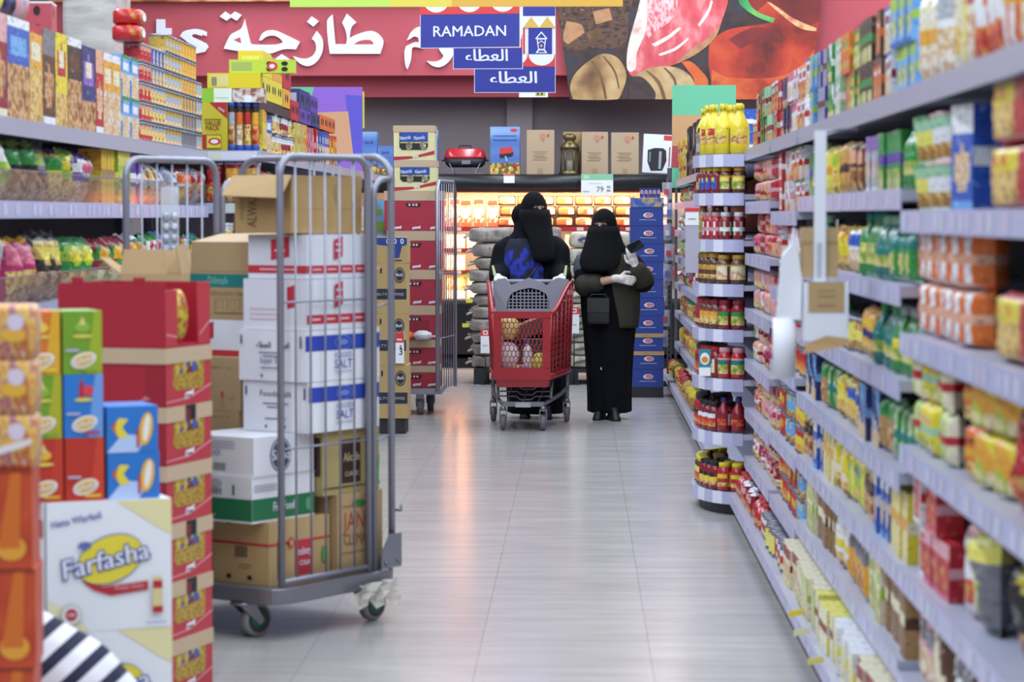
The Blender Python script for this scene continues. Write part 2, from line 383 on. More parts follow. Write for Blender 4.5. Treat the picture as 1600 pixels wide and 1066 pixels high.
# ------------------------------------------------------------------ hanging signs over the aisle
NAVY = mat('#2b3390', 0.5); SRED = mat('#d83a3a', 0.5); SWH = mat('#e6e6ee', 0.5); GOLD = mat('#d9ab4e', 0.5)
def wires(t, xs, z0):
    for x in xs: b = MB(); b.cyl((x, 0.004, z0), (x, 0.004, 4.85), 0.002, CHROME, 5); obj('hanging_wire', b, t)
def ogee(b, x0, x1, z0, z1, n, m_bg, m_fg, down=True):
    b.rect(x0, z0, x1, z1, m_bg); wd = (x1 - x0) / n
    for i in range(n):
        c = x0 + wd * (i + 0.5)
        b.poly([(c - wd * 0.48, z1)] + [(c - wd * 0.48 * math.cos(PI * k / 12), z1 - (z1 - z0) * 0.92 * math.sin(PI * k / 12)) for k in range(13)][1:-1] + [(c + wd * 0.48, z1)], m_fg)
        b.lay -= 1
    b.lay += 1
def alata(b, cx, v, h, wdt, m):
    """the Arabic word on the boards, in joined letter forms"""
    b.text('\ufe80\ufe8e\ufec4\ufecc\ufedf\u0627', cx, v, h, m, width=wdt, bold=.022)
def sign(name, label, d, x0, y0, x1, y1, kind, tilt=0.0):
    a = at(x0, y1, d); c = at(x1, y0, d); hw = (c.x - a.x) / 2; cx = (c.x + a.x) / 2
    t = thing(name, label, 'hanging sign', (cx, d, 0), 0.0, None)
    return t, hw, a.z, c.z
# long lime and ochre aisle board
a = at(453, 11, 14.0); c = at(973, 11, 14.0)
b = MB(); zb_ = a.z; top = zb_ + 0.42; x2 = at(610, 0, 14).x; x3 = at(706, 0, 14).x
b.box(a.x, x2, 0, 0.012, zb_, top, mat('#bfe25e', 0.5)); b.box(x2, x3, 0, 0.012, zb_, top, mat('#e3d350', 0.5)); b.box(x3, c.x, 0, 0.012, zb_, top, mat('#e0ae45', 0.5))
t = thing('aisle_board', 'long lime, yellow and ochre board hanging over the aisle above all other signs', 'hanging sign', (0, 14.0, 0))
obj('board', b, t); wires(t, (a.x + 0.15, c.x - 0.15), top - 0.02)
# RAMADAN board
t, hw, z0, z1 = sign('hanging_sign', 'navy hanging board reading RAMADAN, lowest edge on the front of three boards', 18.0, 656, 22, 813.5, 75.3, '')
b = MB(); sh = 0.012
b.prism([(-hw + 0.004, z0 - 0.002), (hw, z0 + 0.004), (hw - 0.004, z1 + 0.62), (-hw - 0.004, z1 + 0.60)], 0.006, mat('#e4e4f0', 0.5))
b.plane((0, 0, 0), (1, 0, 0.01), (0, 0, 1)); b.rect(-hw + 0.006, z0 + 0.006, hw - 0.008, z1, NAVY); b.text('RAMADAN', -0.004, z0 + 0.083, 0.077, SWH, width=0.508, bold=0.012)
ogee(b, -hw, hw - 0.008, z1, z1 + 0.16, 3, SRED, SWH); b.rect(-hw, z1 + 0.16, hw - 0.008, z1 + 0.6, NAVY)
obj('board', b, t); wires(t, (-hw + 0.08, hw - 0.08), z1 + 0.55)
# two al-ataa boards behind it
for d, (x0, y0, x1, y1), lab, tw, tc in ((20.0, (708, 75, 817, 108), 'navy board with white Arabic word, between the RAMADAN board and the lantern board', 66, 760), (22.0, (741, 104, 868, 145), 'navy board with lantern drawing above a white Arabic word, behind the other boards', 73, 802)):
    t, hw, z0, z1 = sign('hanging_sign', lab, d, x0, y0, x1, y1, '')
    k = d / F; zt_ = z1 + 0.95
    b = MB(); b.box(-hw, hw, 0, 0.006, z0, zt_, mat('#e4e4f0', 0.5)); b.plane((0, 0, 0), (1, 0, 0), (0, 0, 1))
    b.rect(-hw + 0.005, z0 + 0.005, hw - 0.005, z1, NAVY)
    alata(b, (tc - (x0 + x1) / 2) * k, z0 + (0.063 if d == 20.0 else 0.082), 18.5 * k, tw * k, SWH)
    ogee(b, -hw, hw - 0.004, z1, z1 + 0.105, 3, SRED, SWH)
    for i in range(3):
        c_ = -hw + (i + 0.5) * hw * 2 / 3; w_ = hw / 3
        b.rect(c_ - w_, z1 + 0.105, c_ + w_ - 0.03, z1 + 0.33, NAVY if i == 2 else SRED); b.lay -= 1
    b.lay += 1
    c_ = hw - hw / 3 - 0.005; m = SWH
    L = lambda u0, v0, u1, v1: b.poly([(u0, v0), (u0 + 0.006, v0 - 0.008), (u1 + 0.006, v1 - 0.008), (u1, v1)], m)
    zz = z1 + 0.115
    b.poly([(c_ - .05, zz), (c_ + .05, zz), (c_ + .03, zz + .03), (c_ - .03, zz + .03)], m); b.poly([(c_ - .032, zz + .007), (c_ + .032, zz + .007), (c_ + .02, zz + .022), (c_ - .02, zz + .022)], NAVY)
    b.poly([(c_ - .028, zz + .03), (c_ + .028, zz + .03), (c_ + .04, zz + .12), (c_ - .04, zz + .12)], m); b.poly([(c_ - .021, zz + .036), (c_ + .021, zz + .036), (c_ + .031, zz + .115), (c_ - .031, zz + .115)], NAVY)
    b.poly([(c_ - .055, zz + .12), (c_ + .055, zz + .12), (c_, zz + .185)], m); b.poly([(c_ - .036, zz + .128), (c_ + .036, zz + .128), (c_, zz + .17)], NAVY)
    b.poly([(c_ - .03, zz + .085), (c_, zz + .108), (c_ + .03, zz + .085), (c_ + .03, zz + .077), (c_, zz + .1), (c_ - .03, zz + .077)], m)
    b.poly([(c_ + .015 * (1 if i % 2 else .5) * math.cos(PI * i / 8), zz + .062 + .015 * (1 if i % 2 else .5) * math.sin(PI * i / 8)) for i in range(16)], GOLD)
    b.rect(-hw, z1 + 0.33, hw - 0.004, z1 + 0.43, SWH)
    for i in range(5):
        u = -hw + (i + 0.5) * hw * 2 / 5; b.poly([(u - hw / 5, z1 + 0.33), (u + hw / 5, z1 + 0.33), (u, z1 + 0.425)], GOLD); b.lay -= 1
    b.lay += 1
    b.rect(-hw, z1 + 0.43, hw - 0.004, zt_ - 0.004, NAVY)
    obj('board', b, t); wires(t, (-hw + 0.06, hw - 0.06), zt_ - 0.03)
t, hw, z0, z1 = sign('hanging_sign', 'small white hanging board with yellow mark peeping below the lantern board', 24.0, 811, 140, 856, 152, '')
b = MB(); b.box(-hw, hw, 0, 0.006, z0, z1 + 0.5, PAPER); b.plane((0, 0, 0), (1, 0, 0), (0, 0, 1)); b.rect(0.02, z0 + 0.012, 0.11, z0 + 0.05, mat('#c9b84a')); b.rect(0.035, z0 + 0.02, 0.05, z0 + 0.045, BLACK); b.rect(0.07, z0 + 0.02, 0.085, z0 + 0.045, BLACK)
obj('board', b, t); wires(t, (0,), z1 + 0.45)

# coloured end boards on the far ends of both shelf runs
D = 23.15
def endboard(label, x0, y0, x1, y1, cells, edge=None):
    a = at(x0, y1, D); c = at(x1, y0, D)
    t = thing('end_board', label, 'aisle end board', ((a.x + c.x) / 2, D, 0)); ox = (a.x + c.x) / 2
    b = MB(); b.box(a.x - ox, c.x - ox, 0, 0.02, 1.80, c.z, mat(cells[0][1], 0.5)); b.plane((0, 0, 0), (1, 0, 0), (0, 0, 1))
    for pts, h in cells[1:]: b.poly([(at(*p, D).x - ox, at(*p, D).z) for p in pts], mat(h, 0.5))
    obj('board', b, t)
    for x in (a.x - ox + .04, c.x - ox - .04): b = MB(); b.box(x - .012, x + .012, .021, .045, 0, c.z - .1, CHROME); obj('post', b, t)
    if edge:
        b = MB(); e = at(edge[0], edge[1], D); f = at(edge[2], edge[3], D); b.box(e.x - ox, f.x - ox, 0.02, 0.03, f.z, e.z, mat('#e0d040', 0.5)); obj('edge_strip', b, t)
endboard('purple, indigo, green and tan end board standing above the snack shelves', 455, 136, 566, 250, [(0, '#8d5fc0'), ([(455, 136), (491, 136), (487, 150), (455, 152)], '#68b890'), ([(540, 148), (566, 150), (566, 250), (548, 250)], '#5a50bc'), ([(488, 176), (544, 174), (553, 250), (480, 250)], '#d09a72')], (566, 143, 569, 200))
endboard('green, tan and red end board standing above the sauce shelves', 1050, 133, 1150, 262, [(0, '#68bd94'), ([(1050, 180), (1150, 180), (1150, 228), (1050, 228)], '#c99a6c'), ([(1050, 228), (1150, 228), (1150, 262), (1050, 262)], '#b0454e')])
# ------------------------------------------------------------------ chilled display across the far end
FD = 26.0
fx0 = at(540, 400, FD).x; fx1 = at(1075, 400, FD).x
fr = thing('chilled_display', 'long black open chilled display with warm lit shelves under the bulkhead', 'fridge', (0, FD, 0))
FB = mat('#17171b', 0.35); FG = mat('#3a3a40', 0.45); FRED = mat('#b4262c', 0.45); FIN = mat('#e8dcd0', 0.6)
b = MB(); b.box(fx0, fx1, 0.95, 1.0, 0.2, 1.9, FIN); obj('back_panel', b, fr)
b = MB(); b.box(fx0, fx1, 0.02, 1.0, 0.0, 0.1, FB); b.box(fx0, fx1, 0.0, 0.06, 0.1, 0.66, FB); b.box(fx0, fx1, 0.0, 0.95, 0.1, 0.14, FB); obj('base', b, fr)
b = MB(); b.tube([(fx0, 0.02, 0.675), (fx1, 0.02, 0.675)], 0.035, FG, 10); obj('bumper_rail', b, fr)
b = MB(); b.tube([(fx0, 0.0, 1.875), (fx1, 0.0, 1.875)], 0.095, FB, 16); b.box(fx0, fx1, 0.0, 1.0, 1.9, 1.968, FB); obj('canopy', b, fr)
for z in (1.425, 1.205, 0.98):
    b = MB(); b.box(fx0, fx1, 0.22, 0.95, z - 0.02, z, FG); o = obj('shelf', b, fr)
    b = MB(); b.box(fx0, fx1, 0.2, 0.219, z - 0.035, z + 0.012, FRED); b.plane((0, 0.2, 0), (1, 0, 0), (0, 0, 1))
    for i in range(14): u = fx0 + 0.1 + i * 0.25; b.rect(u, z - 0.028, u + 0.07, z + 0.006, mat('#e8d8cc')); b.lay -= 1
    obj('price_strip', b, o)
lamp('chilled_display_lamp', (-0.3, FD + 0.2, 1.80), 2.6, 0.06, 60, (1.0, 0.6, 0.32), (0.5, 0, 0))
for z, e in ((1.385, 20), (1.165, 20), (0.94, 20)):
    lamp('chilled_display_lamp', (-1.0, FD + 0.26, z), 1.7, 0.04, e, (1.0, 0.62, 0.34), (0.4, 0, 0))
MEATS = [mottled('tray_meat', ['#b8402a', '#d8603c', '#e88a62', '#c24a30'], 26.0, 0.3, coat=0.3), mottled('tray_sausage', ['#c8502c', '#e07840', '#b84428', '#e89058'], 30.0, 0.3, 2, 'wave', (1, 0.2, 0.2), coat=0.3), mottled('tray_mince', ['#b83a2c', '#e4744c', '#f0a880', '#c84c34'], 60.0, 0.3, coat=0.3)]
MEATN = ['orange-red meat cuts', 'ridged orange sausages', 'pale red mince']
for li, z in enumerate((1.437, 1.546, 1.655)):
    for i in range(9):
        px = 792 + i * 30 + (li % 2) * 3
        if li == 2 and i > 8: continue
        p = at(px, 330, FD + 0.33); mi = (i * 2 + li) % 3 if i != 3 else 1
        b = MB(); b.box(-0.09, 0.09, 0.0, 0.05, 0, 0.1, mat('#1c1a1c', 0.5))
        t = thing('meat_tray', '%s in black tray, %s layer, %s' % (MEATN[mi], ['lowest', 'middle', 'uppermost'][li], ['beside the tall packs', 'second from tall packs', 'third from tall packs', 'behind the first head covering', 'under the price card edge', 'under the price card', 'behind the second head covering', 'above the shorter shopper', 'beside blue cartons'][i]), 'meat tray', (p.x, FD + 0.3 + 0.03 * li, z), 0, None)
        obj('tray', b, t)
        b = MB(); b.loft([[(q[0], q[2], q[1] + .05) for q in rr(.083 * k, .043 * k, yy, 20, 5)] for yy, k in ((-.001, 1), (-.012, .97), (-.019, .82), (-.021, .5))], MEATS[mi]); obj('meat', b, t)
        b = MB(); b.box(0.02, 0.075, -0.026, -0.0235, 0.02, 0.068, mat('#f4e8d8')); obj('label', b, t)
for i, px in enumerate((690, 711, 728, 748, 770)):
    p = at(px, 330, FD + 0.35); b = MB(); h = 0.29 + 0.012 * (i % 2)
    b.box(-0.058, 0.058, 0, 0.07, 0, h, mottled('tall_pack_print', ['#f4e0c4', '#f0d0a8', '#d84030', '#f8ecd8', '#e89048'], 14, 0.4)); b.plane((0, 0, 0), (1, 0, 0), (0, 0, 1))
    b.rect(-0.05, h - 0.06, 0.05, h - 0.01, mat('#c03024')); b.rect(-0.05, 0.01, 0.05, 0.05, mat('#d86040')); b.rect(-0.035, 0.1, 0.03, 0.2, mat('#f6eada'))
    solo('tall_pack', b, 'tall cream and red chilled pack, %s of five standing beside the meat trays' % ['first', 'second', 'third', 'fourth', 'fifth'][i], 'food pack', (p.x, FD + 0.3, 1.427))
for zi, z, ph in ((0, 1.207, 0.15), (1, 0.982, 0.16), (2, 0.16, 0.62)):
    for i, px in enumerate((704, 720, 737, 890)):
        if zi == 1 and i == 2: continue
        p = at(px, 400, FD + 0.45); b = MB(); hh = ph
        if zi < 2:
            b.box(-0.045, 0.045, 0, 0.1, 0, hh, mottled('low_pack_print', ['#f0d8b8', '#e8a878', '#f4e8d4', '#d87850'], 18, 0.4)); b.plane((0, 0, 0), (1, 0, 0), (0, 0, 1)); b.rect(-0.035, 0.03, 0.03, 0.08, mat('#f6ece0'))
        else:
            b.box(-0.045, 0.045, 0, 0.1, 0, hh, mat('#d8d0c8')); b.ball((0, 0.05, hh + 0.07), (0.05, 0.055, 0.08), mottled('low_bag_print', ['#d83c20', '#f08040', '#f4c8a0', '#c02c18'], 20, 0.3), 10)
        solo('chilled_pack', b, '%s chilled pack, %s of the display, %s' % (['pale', 'cream', 'red bagged'][zi], ['second shelf', 'third shelf', 'bottom bin'][zi], ['beside the red carton trolley', 'second from the red carton trolley', 'beside the brown sacks', 'between the two sack stacks'][i]), 'food pack', (p.x, FD + 0.38, z))

# goods standing on the display's roof
ZT = 1.969; TD = 26.12
def px_box(x0, x1, y0, d): a = at(x0, 271, d); c = at(x1, y0, d); return (a.x + c.x) / 2, c.x - a.x, c.z - ZT
BLUEB = mottled('grill_carton_print', ['#9ab8e4', '#6a90d0', '#3a5aa8', '#a8c8f0'], 2.0, 0.5, 1, stretch=(0.2, 0.2, 1.6))
FOODP = mottled('grill_food_print', ['#d8b050', '#6a7a2c', '#a84828', '#e8d080', '#3a3020'], 30, 0.5, kind='vor')
for i, (x0, x1, y0, lab) in enumerate(((766, 812, 198, 'pale blue portable grill carton with red grill picture, beside the red grill'), (563, 589, 206, 'blue grill carton half hidden behind the purple end board'), (590, 614, 228, 'low dark blue grill carton behind the cream snack cartons'), (672, 684, 203, 'narrow strip of blue grill carton behind the cream carton stack'))):
    cx, wd, h = px_box(x0, x1, y0, TD); b = MB(); b.box(-wd / 2, wd / 2, 0, 0.2, 0, h, BLUEB)
    b.plane((0, 0, 0), (1, 0, 0), (0, 0, 1)); b.rect(-wd / 2, 0, wd / 2, h * 0.24, FOODP)
    if wd > 0.2:
        b.text('Portable Barbecue Grill', 0, h * 0.7, 0.022, NAVY, width=wd * 0.78); b.rect(-wd * .4, h * .8, wd * .4, h * .815, NAVY); b.poly([(-wd * .2, h * .42), (wd * .3, h * .46), (wd * .22, h * .58), (-wd * .16, h * .55)], SRED); b.poly([(-wd * .2, h * .42), (wd * .3, h * .46), (wd * .25, h * .38), (-wd * .16, h * .34)], DARK); b.poly([(0, h * .38), (wd * .05, h * .28), (wd * .08, h * .28), (wd * .03, h * .39)], SWH); b.ell(wd * .3, h * .93, wd * .12, h * .03, SRED)
    else: b.text('Grill', 0, h * 0.72, 0.03, NAVY, width=wd * 0.5)
    solo('grill_carton', b, lab, 'carton', (cx, TD, ZT))
for i, (x0, x1, y0, yy) in enumerate(((823, 866, 203, 0), (909, 950, 206, 0), (955, 998, 207, 0), (880, 908, 206, 0.21))):
    cx, wd, h = px_box(x0, x1, y0, TD + yy); b = MB(); b.box(-wd / 2, wd / 2, 0, 0.18, 0, h, KRAFT_L if i != 3 else KRAFT); b.plane((0, 0, 0), (1, 0, 0), (0, 0, 1))
    if i != 3:
        for j, v in enumerate((.5, .46, .41, .37, .32)): b.rect(-wd * .28 + .02 * (j % 2), h * v, wd * (.25 - .05 * (j % 3)), h * v + .008, KRAFT_D)
        b.ell(wd * .28, h * .87, .012, .016, SRED); b.ell(wd * .08, h * .86, .03, .03, mat('#c48a70')); b.rect(wd * .05, h * .75, wd * .14, h * .765, SRED); b.rect(-wd * .08, 0, wd * .08, h * .14, KRAFT)
    solo('brown_carton', b, 'plain brown carton on the display roof, %s' % ['beside the blue grill carton', 'just right of the brass lantern', 'beside the white fryer carton', 'standing behind the brass lantern'][i], 'carton', (cx, TD + yy, ZT), 0, None)
# red barbecue on its wire legs
p = at(726, 271, TD); gr = thing('barbecue_grill', 'small portable barbecue with glossy red lid and black bowl on wire legs', 'barbecue', (p.x, TD + 0.03, ZT))
g0, g1, g2 = 0.075, 0.165, 0.265
T_ = Matrix.Translation((0, 0.12, 0))
b = MB(); b.loft([rr(.165, .09, g0), rr(.2, .11, g0 + .03), rr(.215, .115, g1)], DARK, T=T_); obj('bowl', b, gr)
b = MB(); b.loft([rr(.218, .118, g1), rr(.215, .116, g1 + .02), rr(.19, .1, g2 - .012), rr(.17, .085, g2)], mat('#c8202c', 0.18, coat=0.6), T=T_); obj('lid', b, gr)
b = MB(); b.tube([(-.06, .12, g2), (-.06, .12, g2 + .03), (.06, .12, g2 + .03), (.06, .12, g2)], .007, BLACK, 6); obj('handle', b, gr)
for s_ in (-1, 1):
    b = MB(); b.tube([(s_ * .16, 0, g0 + .04), (s_ * .1, -.01, .006), (s_ * .23, -.01, .006)], .005, CHROME, 6); b.tube([(s_ * .16, .24, g0 + .04), (s_ * .1, .25, .006), (s_ * .23, .25, .006)], .005, CHROME, 6); obj('leg', b, gr)
    b = MB(); b.box(s_ * .225 - .015, s_ * .225 + .015, .09, .15, g1 - .03, g1 - .01, BLACK); obj('side_handle', b, gr)
b = MB(); b.box(-.03, .06, -.012, .006, g1 - .06, g1 - .02, CHROME); obj('vent_plate', b, gr)
# brass lantern
p = at(890, 271, TD); ln = thing('brass_lantern', 'antique brass glass-sided lantern between two brown cartons', 'lantern', (p.x, TD + 0.075, ZT))
BR = mat('#7a6a48', 0.35, 0.8)
b = MB(); b.lathe([(.11, 0), (.115, .01), (.1, .03), (.095, .04)], BR, 6); obj('base', b, ln)
b = MB()
for i in range(6): a_ = 2 * PI * i / 6; b.cyl((.092 * math.cos(a_), .092 * math.sin(a_), .04), (.085 * math.cos(a_), .085 * math.sin(a_), .27), .007, BR, 6)
obj('frame', b, ln)
b = MB(); b.lathe([(.086, .04), (.08, .265)], clear_mat('lantern_glass', '#8a8478', 0.45, 0.08), 6, smooth=False); obj('glass_pane', b, ln)
b = MB(); b.cyl((0, 0, .04), (0, 0, .14), .03, mat('#e0d8c4'), 10); obj('candle', b, ln)
b = MB(); b.lathe([(.105, .265), (.1, .285), (.07, .315), (.05, .33), (.05, .35), (.07, .365), (.065, .4), (.04, .405), (.03, .415)], BR, 12); obj('roof', b, ln)
# white fryer carton, leaning
cx, wd, h = px_box(1003, 1048, 210, TD); b = MB(); T_ = Matrix.Rotation(0.05, 4, 'Y'); b.box(-wd / 2, wd / 2, 0, 0.2, 0.014, h, WHITE, T_)
b.plane(T_ @ Vector((0, 0, 0.0)), T_ @ Vector((1, 0, 0)), T_ @ Vector((0, 0, 1)))
b.poly([(-wd * .34, h * .6), (-wd * .1, h * .66), (wd * .2, h * .66), (wd * .3, h * .6), (wd * .33, h * .35), (wd * .2, h * .1), (-wd * .2, h * .08), (-wd * .33, h * .3)], DARK); b.rect(wd * .06, h * .14, wd * .15, h * .58, mat('#a8a8b0')); b.rect(wd * .2, h * .86, wd * .5, h * .98, SRED); b.rect(-wd * .28, h * .3, -wd * .23, h * .56, mat('#8a8a92')); b.rect(wd * .4, h * .2, wd * .45, h * .7, mat('#b06050'))
solo('fryer_carton', b, 'white air fryer carton with black fryer picture, leaning at the end of the display roof', 'carton', (cx, TD, ZT))
# price cards clipped to the canopy
a = at(908, 305, 25.85); c = at(958, 272, 25.85); b = MB(); hw = (c.x - a.x) / 2; b.box(-hw, hw, 0, .008, 0, c.z - a.z, PAPER); b.plane((0, 0, 0), (1, 0, 0), (0, 0, 1)); h = c.z - a.z
b.rect(-hw, h * .72, hw, h, mat('#8cc8a0')); b.rect(-hw * .85, h * .78, -hw * .5, h * .94, mat('#b4dcc0')); b.text('79', .03, h * .16, .055, mat('#54545c'), bold=.0); b.text('95', hw * .72, h * .32, .028, mat('#54545c')); b.rect(hw * .6, h * .18, hw * .84, h * .25, mat('#84848c')); b.rect(-hw * .9, h * .16, -hw * .5, h * .2, mat('#b0b0b8')); b.rect(-hw * .5, h * .55, hw * .3, h * .57, mat('#c0c0c8'))
solo('price_card', b, 'large white price card with green header reading 79 95 on the canopy', 'price card', ((a.x + c.x) / 2, 25.85, a.z))
a = at(787, 286, 25.87); c = at(804, 272, 25.87); b = MB(); hw = (c.x - a.x) / 2; h = c.z - a.z; b.box(-hw, hw, 0, .008, 0, h, PAPER); b.plane((0, 0, 0), (1, 0, 0), (0, 0, 1)); b.rect(-hw, h * .8, hw, h, mat('#d86070'))
solo('price_card', b, 'small white price card with red top under the blue grill carton', 'price card', ((a.x + c.x) / 2, 25.87, a.z))

# ------------------------------------------------------------------ sacks on pallets
SACK = mottled('sack_grey', ['#6a6058', '#857a72', '#a0968e', '#7a6e66'], 9, 0.5, 5, bump=0.9)
SACKC = mottled('sack_cream', ['#a89b88', '#c4b8a6', '#d8cec0', '#a89a86'], 9, 0.5, 5, bump=0.9)
def sack_mesh(w_, d_, h_, m, seed, deco=None):
    r = random.Random(seed); n = 20; rings = []
    for i in range(9):
        t_ = -1 + 2 * i / 8; z = h_ * 0.5 * (1 + math.sin(t_ * PI / 2)); s_ = max(0.0, 1 - abs(t_) ** 4 * 0.22) * (1 if 0 < i < 8 else 0.9)
        ring = []
        for q in rr(w_ / 2 * s_, d_ / 2 * s_, z, n, 5.0):
            ring.append((q[0] * (1 + r.uniform(-.018, .018) + .02 * math.sin(seed * 1.9 + i)), q[1] * (1 + r.uniform(-.02, .02)), q[2] + (r.uniform(-.011, .011) if 1 < i < 7 else 0)))
        rings.append(ring)
    b = MB(); b.loft(rings, m); return b
def pallet(name, x0, x1, y0, y1, label):
    t = thing(name, label, 'pallet', ((x0 + x1) / 2, (y0 + y1) / 2, 0)); hw = (x1 - x0) / 2; hd = (y1 - y0) / 2
    b = MB(); b.box(-hw, hw, -hd, hd, .11, .148, DARK); obj('deck', b, t)
    for x in (-hw + .06, 0, hw - .06): b = MB(); b.box(x - .06, x + .06, -hd, hd, 0, .11, DARK); obj('runner', b, t)
SD = 23.45
xa = at(735, 450, SD).x; xb = at(880, 450, SD).x; xc = at(986, 450, SD).x
pallet('pallet', xa + .03, xb - .02, SD, SD + .75, 'black pallet under the grey-brown sacks'); pallet('pallet', xb + .02, xc, SD, SD + .75, 'black pallet under the cream sacks')
ORD = ['lowest', 'second', 'third', 'fourth', 'fifth', 'sixth', 'seventh', 'eighth', 'ninth', 'tenth', 'eleventh', 'topmost']
lw = xb - xa; zz = .15
for i in range(11):
    h = .112 if i < 9 else .135
    b = sack_mesh(lw * (1 + .03 * math.sin(i * 2.1)), .7, h, SACK, i); t = thing('grain_sack', 'grey-brown woven sack, %s of the stack behind the trolley shopper' % (ORD[i] if i < 10 else 'topmost'), 'sack', (xa + lw / 2 + .02 * math.sin(i * 1.7), SD + .36, zz))
    obj('sack_body', b, t)
    b = MB(); x = -lw * .5
    b.tube([(x + .02, -.2, h * .5), (x - .03, -.22, h * .42), (x - .05, -.22, h * .3)], .012, mat('#b8b0a4', .8), 6); obj('tied_corner', b, t)
    b = MB(); b.tube([(x + .02, .1, h * .5), (x - .04, .1, h * .55)], .014, mat('#a89e94', .8), 6); obj('tied_corner', b, t)
    if i in (3, 5, 7): b = MB(); b.box(x - .06, x, -.28, -.272, h * .3, h * .62, mat('#d8d040')); obj('yellow_tag', b, t)
    zz += h + .001
rw = xc - xb - .05; zz = .15
for i in range(10):
    h = .118 if i < 8 else .15
    b = sack_mesh(rw, .7, h, SACKC, 30 + i); b.plane((0, -.36, 0), (1, 0, 0), (0, 0, 1))
    if i > 6: b.ell(-.05, h * .5, .16, h * .22, mat('#4c4c88')); b.ell(-.02, h * .42, .15, h * .16, mat('#c8bcab'))
    else: b.ell(-rw * .3, h * .5, .07, h * .12, mat('#5a6a50'), a=.2)
    solo('rice_sack', b, 'cream rice sack with printed end, %s of the stack between the two shoppers' % (ORD[i] if i < 9 else 'topmost'), 'sack', (xb + .045 + rw / 2 + .012 * math.sin(i * 2.3), SD + .36, zz)); zz += h + .001
for x0, y0, x1, y1, lab in ((751, 515, 766, 552, 'white and red price sign in front of the grey-brown sacks'), (889, 480, 905, 521, 'white and red price sign in front of the cream sacks')):
    a = at(x0, y1, SD - .05); c = at(x1, y0, SD - .05); hw = (c.x - a.x) / 2; h = c.z - a.z
    t = thing('price_sign', lab, 'price sign', ((a.x + c.x) / 2, SD - .05, 0))
    b = MB(); b.box(-hw, hw, 0, .006, a.z, c.z, PAPER); b.plane((0, 0, 0), (1, 0, 0), (0, 0, 1)); b.rect(-hw, c.z - h * .27, hw, c.z, SRED); b.rect(-hw * .5, c.z - h * .22, hw * .5, c.z - h * .05, SWH); b.rect(-hw * .3, c.z - h * .17, hw * .3, c.z - h * .1, SRED); b.rect(-hw * .6, a.z + h * .3, hw * .5, a.z + h * .34, mat('#b8b8c4')); obj('card', b, t)
    b = MB(); b.cyl((0, .012, 0), (0, .012, a.z + .02), .006, DARK, 6); b.box(-hw, hw, .0, .03, 0, .008, DARK); obj('post', b, t)

# ------------------------------------------------------------------ blue pasta cartons
PB = 21.8; x0 = at(985, 450, PB).x; x1 = at(1037, 450, PB).x; wd = x1 - x0; cx = (x0 + x1) / 2
PBLUE = mat('#27408f', 0.5); b = MB(); b.box(-wd / 2, wd / 2, 0, .4, 0, .09, DARK); solo('plinth', b, 'low black plinth under the blue cartons', 'plinth', (cx, PB, 0))
def pasta_logo(b, u, v, s_):
    b.ell(u, v, .042 * s_, .021 * s_, SWH); b.ell(u + .004 * s_, v, .032 * s_, .015 * s_, SRED); b.text('Barilla', u, v - .006 * s_, .012 * s_, SWH, width=.05 * s_)
for i in range(10):
    hh = .152; b = MB(); b.box(-wd / 2, wd / 2, 0, .38, 0, hh, PBLUE); b.plane((0, 0, 0), (1, 0, 0), (0, 0, 1)); b.rect(-wd / 2, hh - .004, wd / 2, hh, mat('#1e3478'))
    pasta_logo(b, .012, .088, 1.0); b.text('MAESTRI IN PASTA', .01, .045, .008, SWH, width=.14)
    if i in (1, 2): b.rect(-wd / 2, hh - .034, wd / 2, hh, KRAFT); b.rect(-.03, hh - .02, .02, hh - .012, KRAFT_D)
    solo('pasta_carton', b, 'blue pasta carton%s, %s of the tall stack beside the perforated upright' % (' with kraft upper edge' if i in (1, 2) else '', ORD[i] if i < 9 else 'topmost'), 'carton', (cx + .006 * math.sin(i * 2), PB, .0905 + i * (hh + .0008)))
zt_ = .0905 + 10 * .1528
t = thing('display_tray', 'shallow blue display tray on top of the blue cartons', 'tray', (cx, PB, zt_))
b = MB(); b.box(-wd / 2 + .005, wd / 2, .0, .36, 0, .006, PBLUE); b.box(-wd / 2 + .005, wd / 2, 0, .006, .006, .085, mottled('tray_print', ['#2c50a0', '#3c64b4', '#c8a850', '#28489a'], 12, .5)); b.box(-wd / 2 + .005, -wd / 2 + .011, .006, .36, .006, .085, PBLUE); obj('tray', b, t)
for i in range(5):
    b = MB(); b.box(-.016, .016, 0, .1, 0, .155, PBLUE); b.plane((0, 0, 0), (1, 0, 0), (0, 0, 1)); b.ell(0, .125, .012, .016, SWH); b.ell(0, .125, .008, .011, SRED)
    solo('pasta_box', b, 'narrow blue pasta box, %s of five standing in the tray' % ORD[i].replace('lowest', 'first'), 'pasta box', (cx - .045 + i * .0355, PB + .02, zt_ + .007))

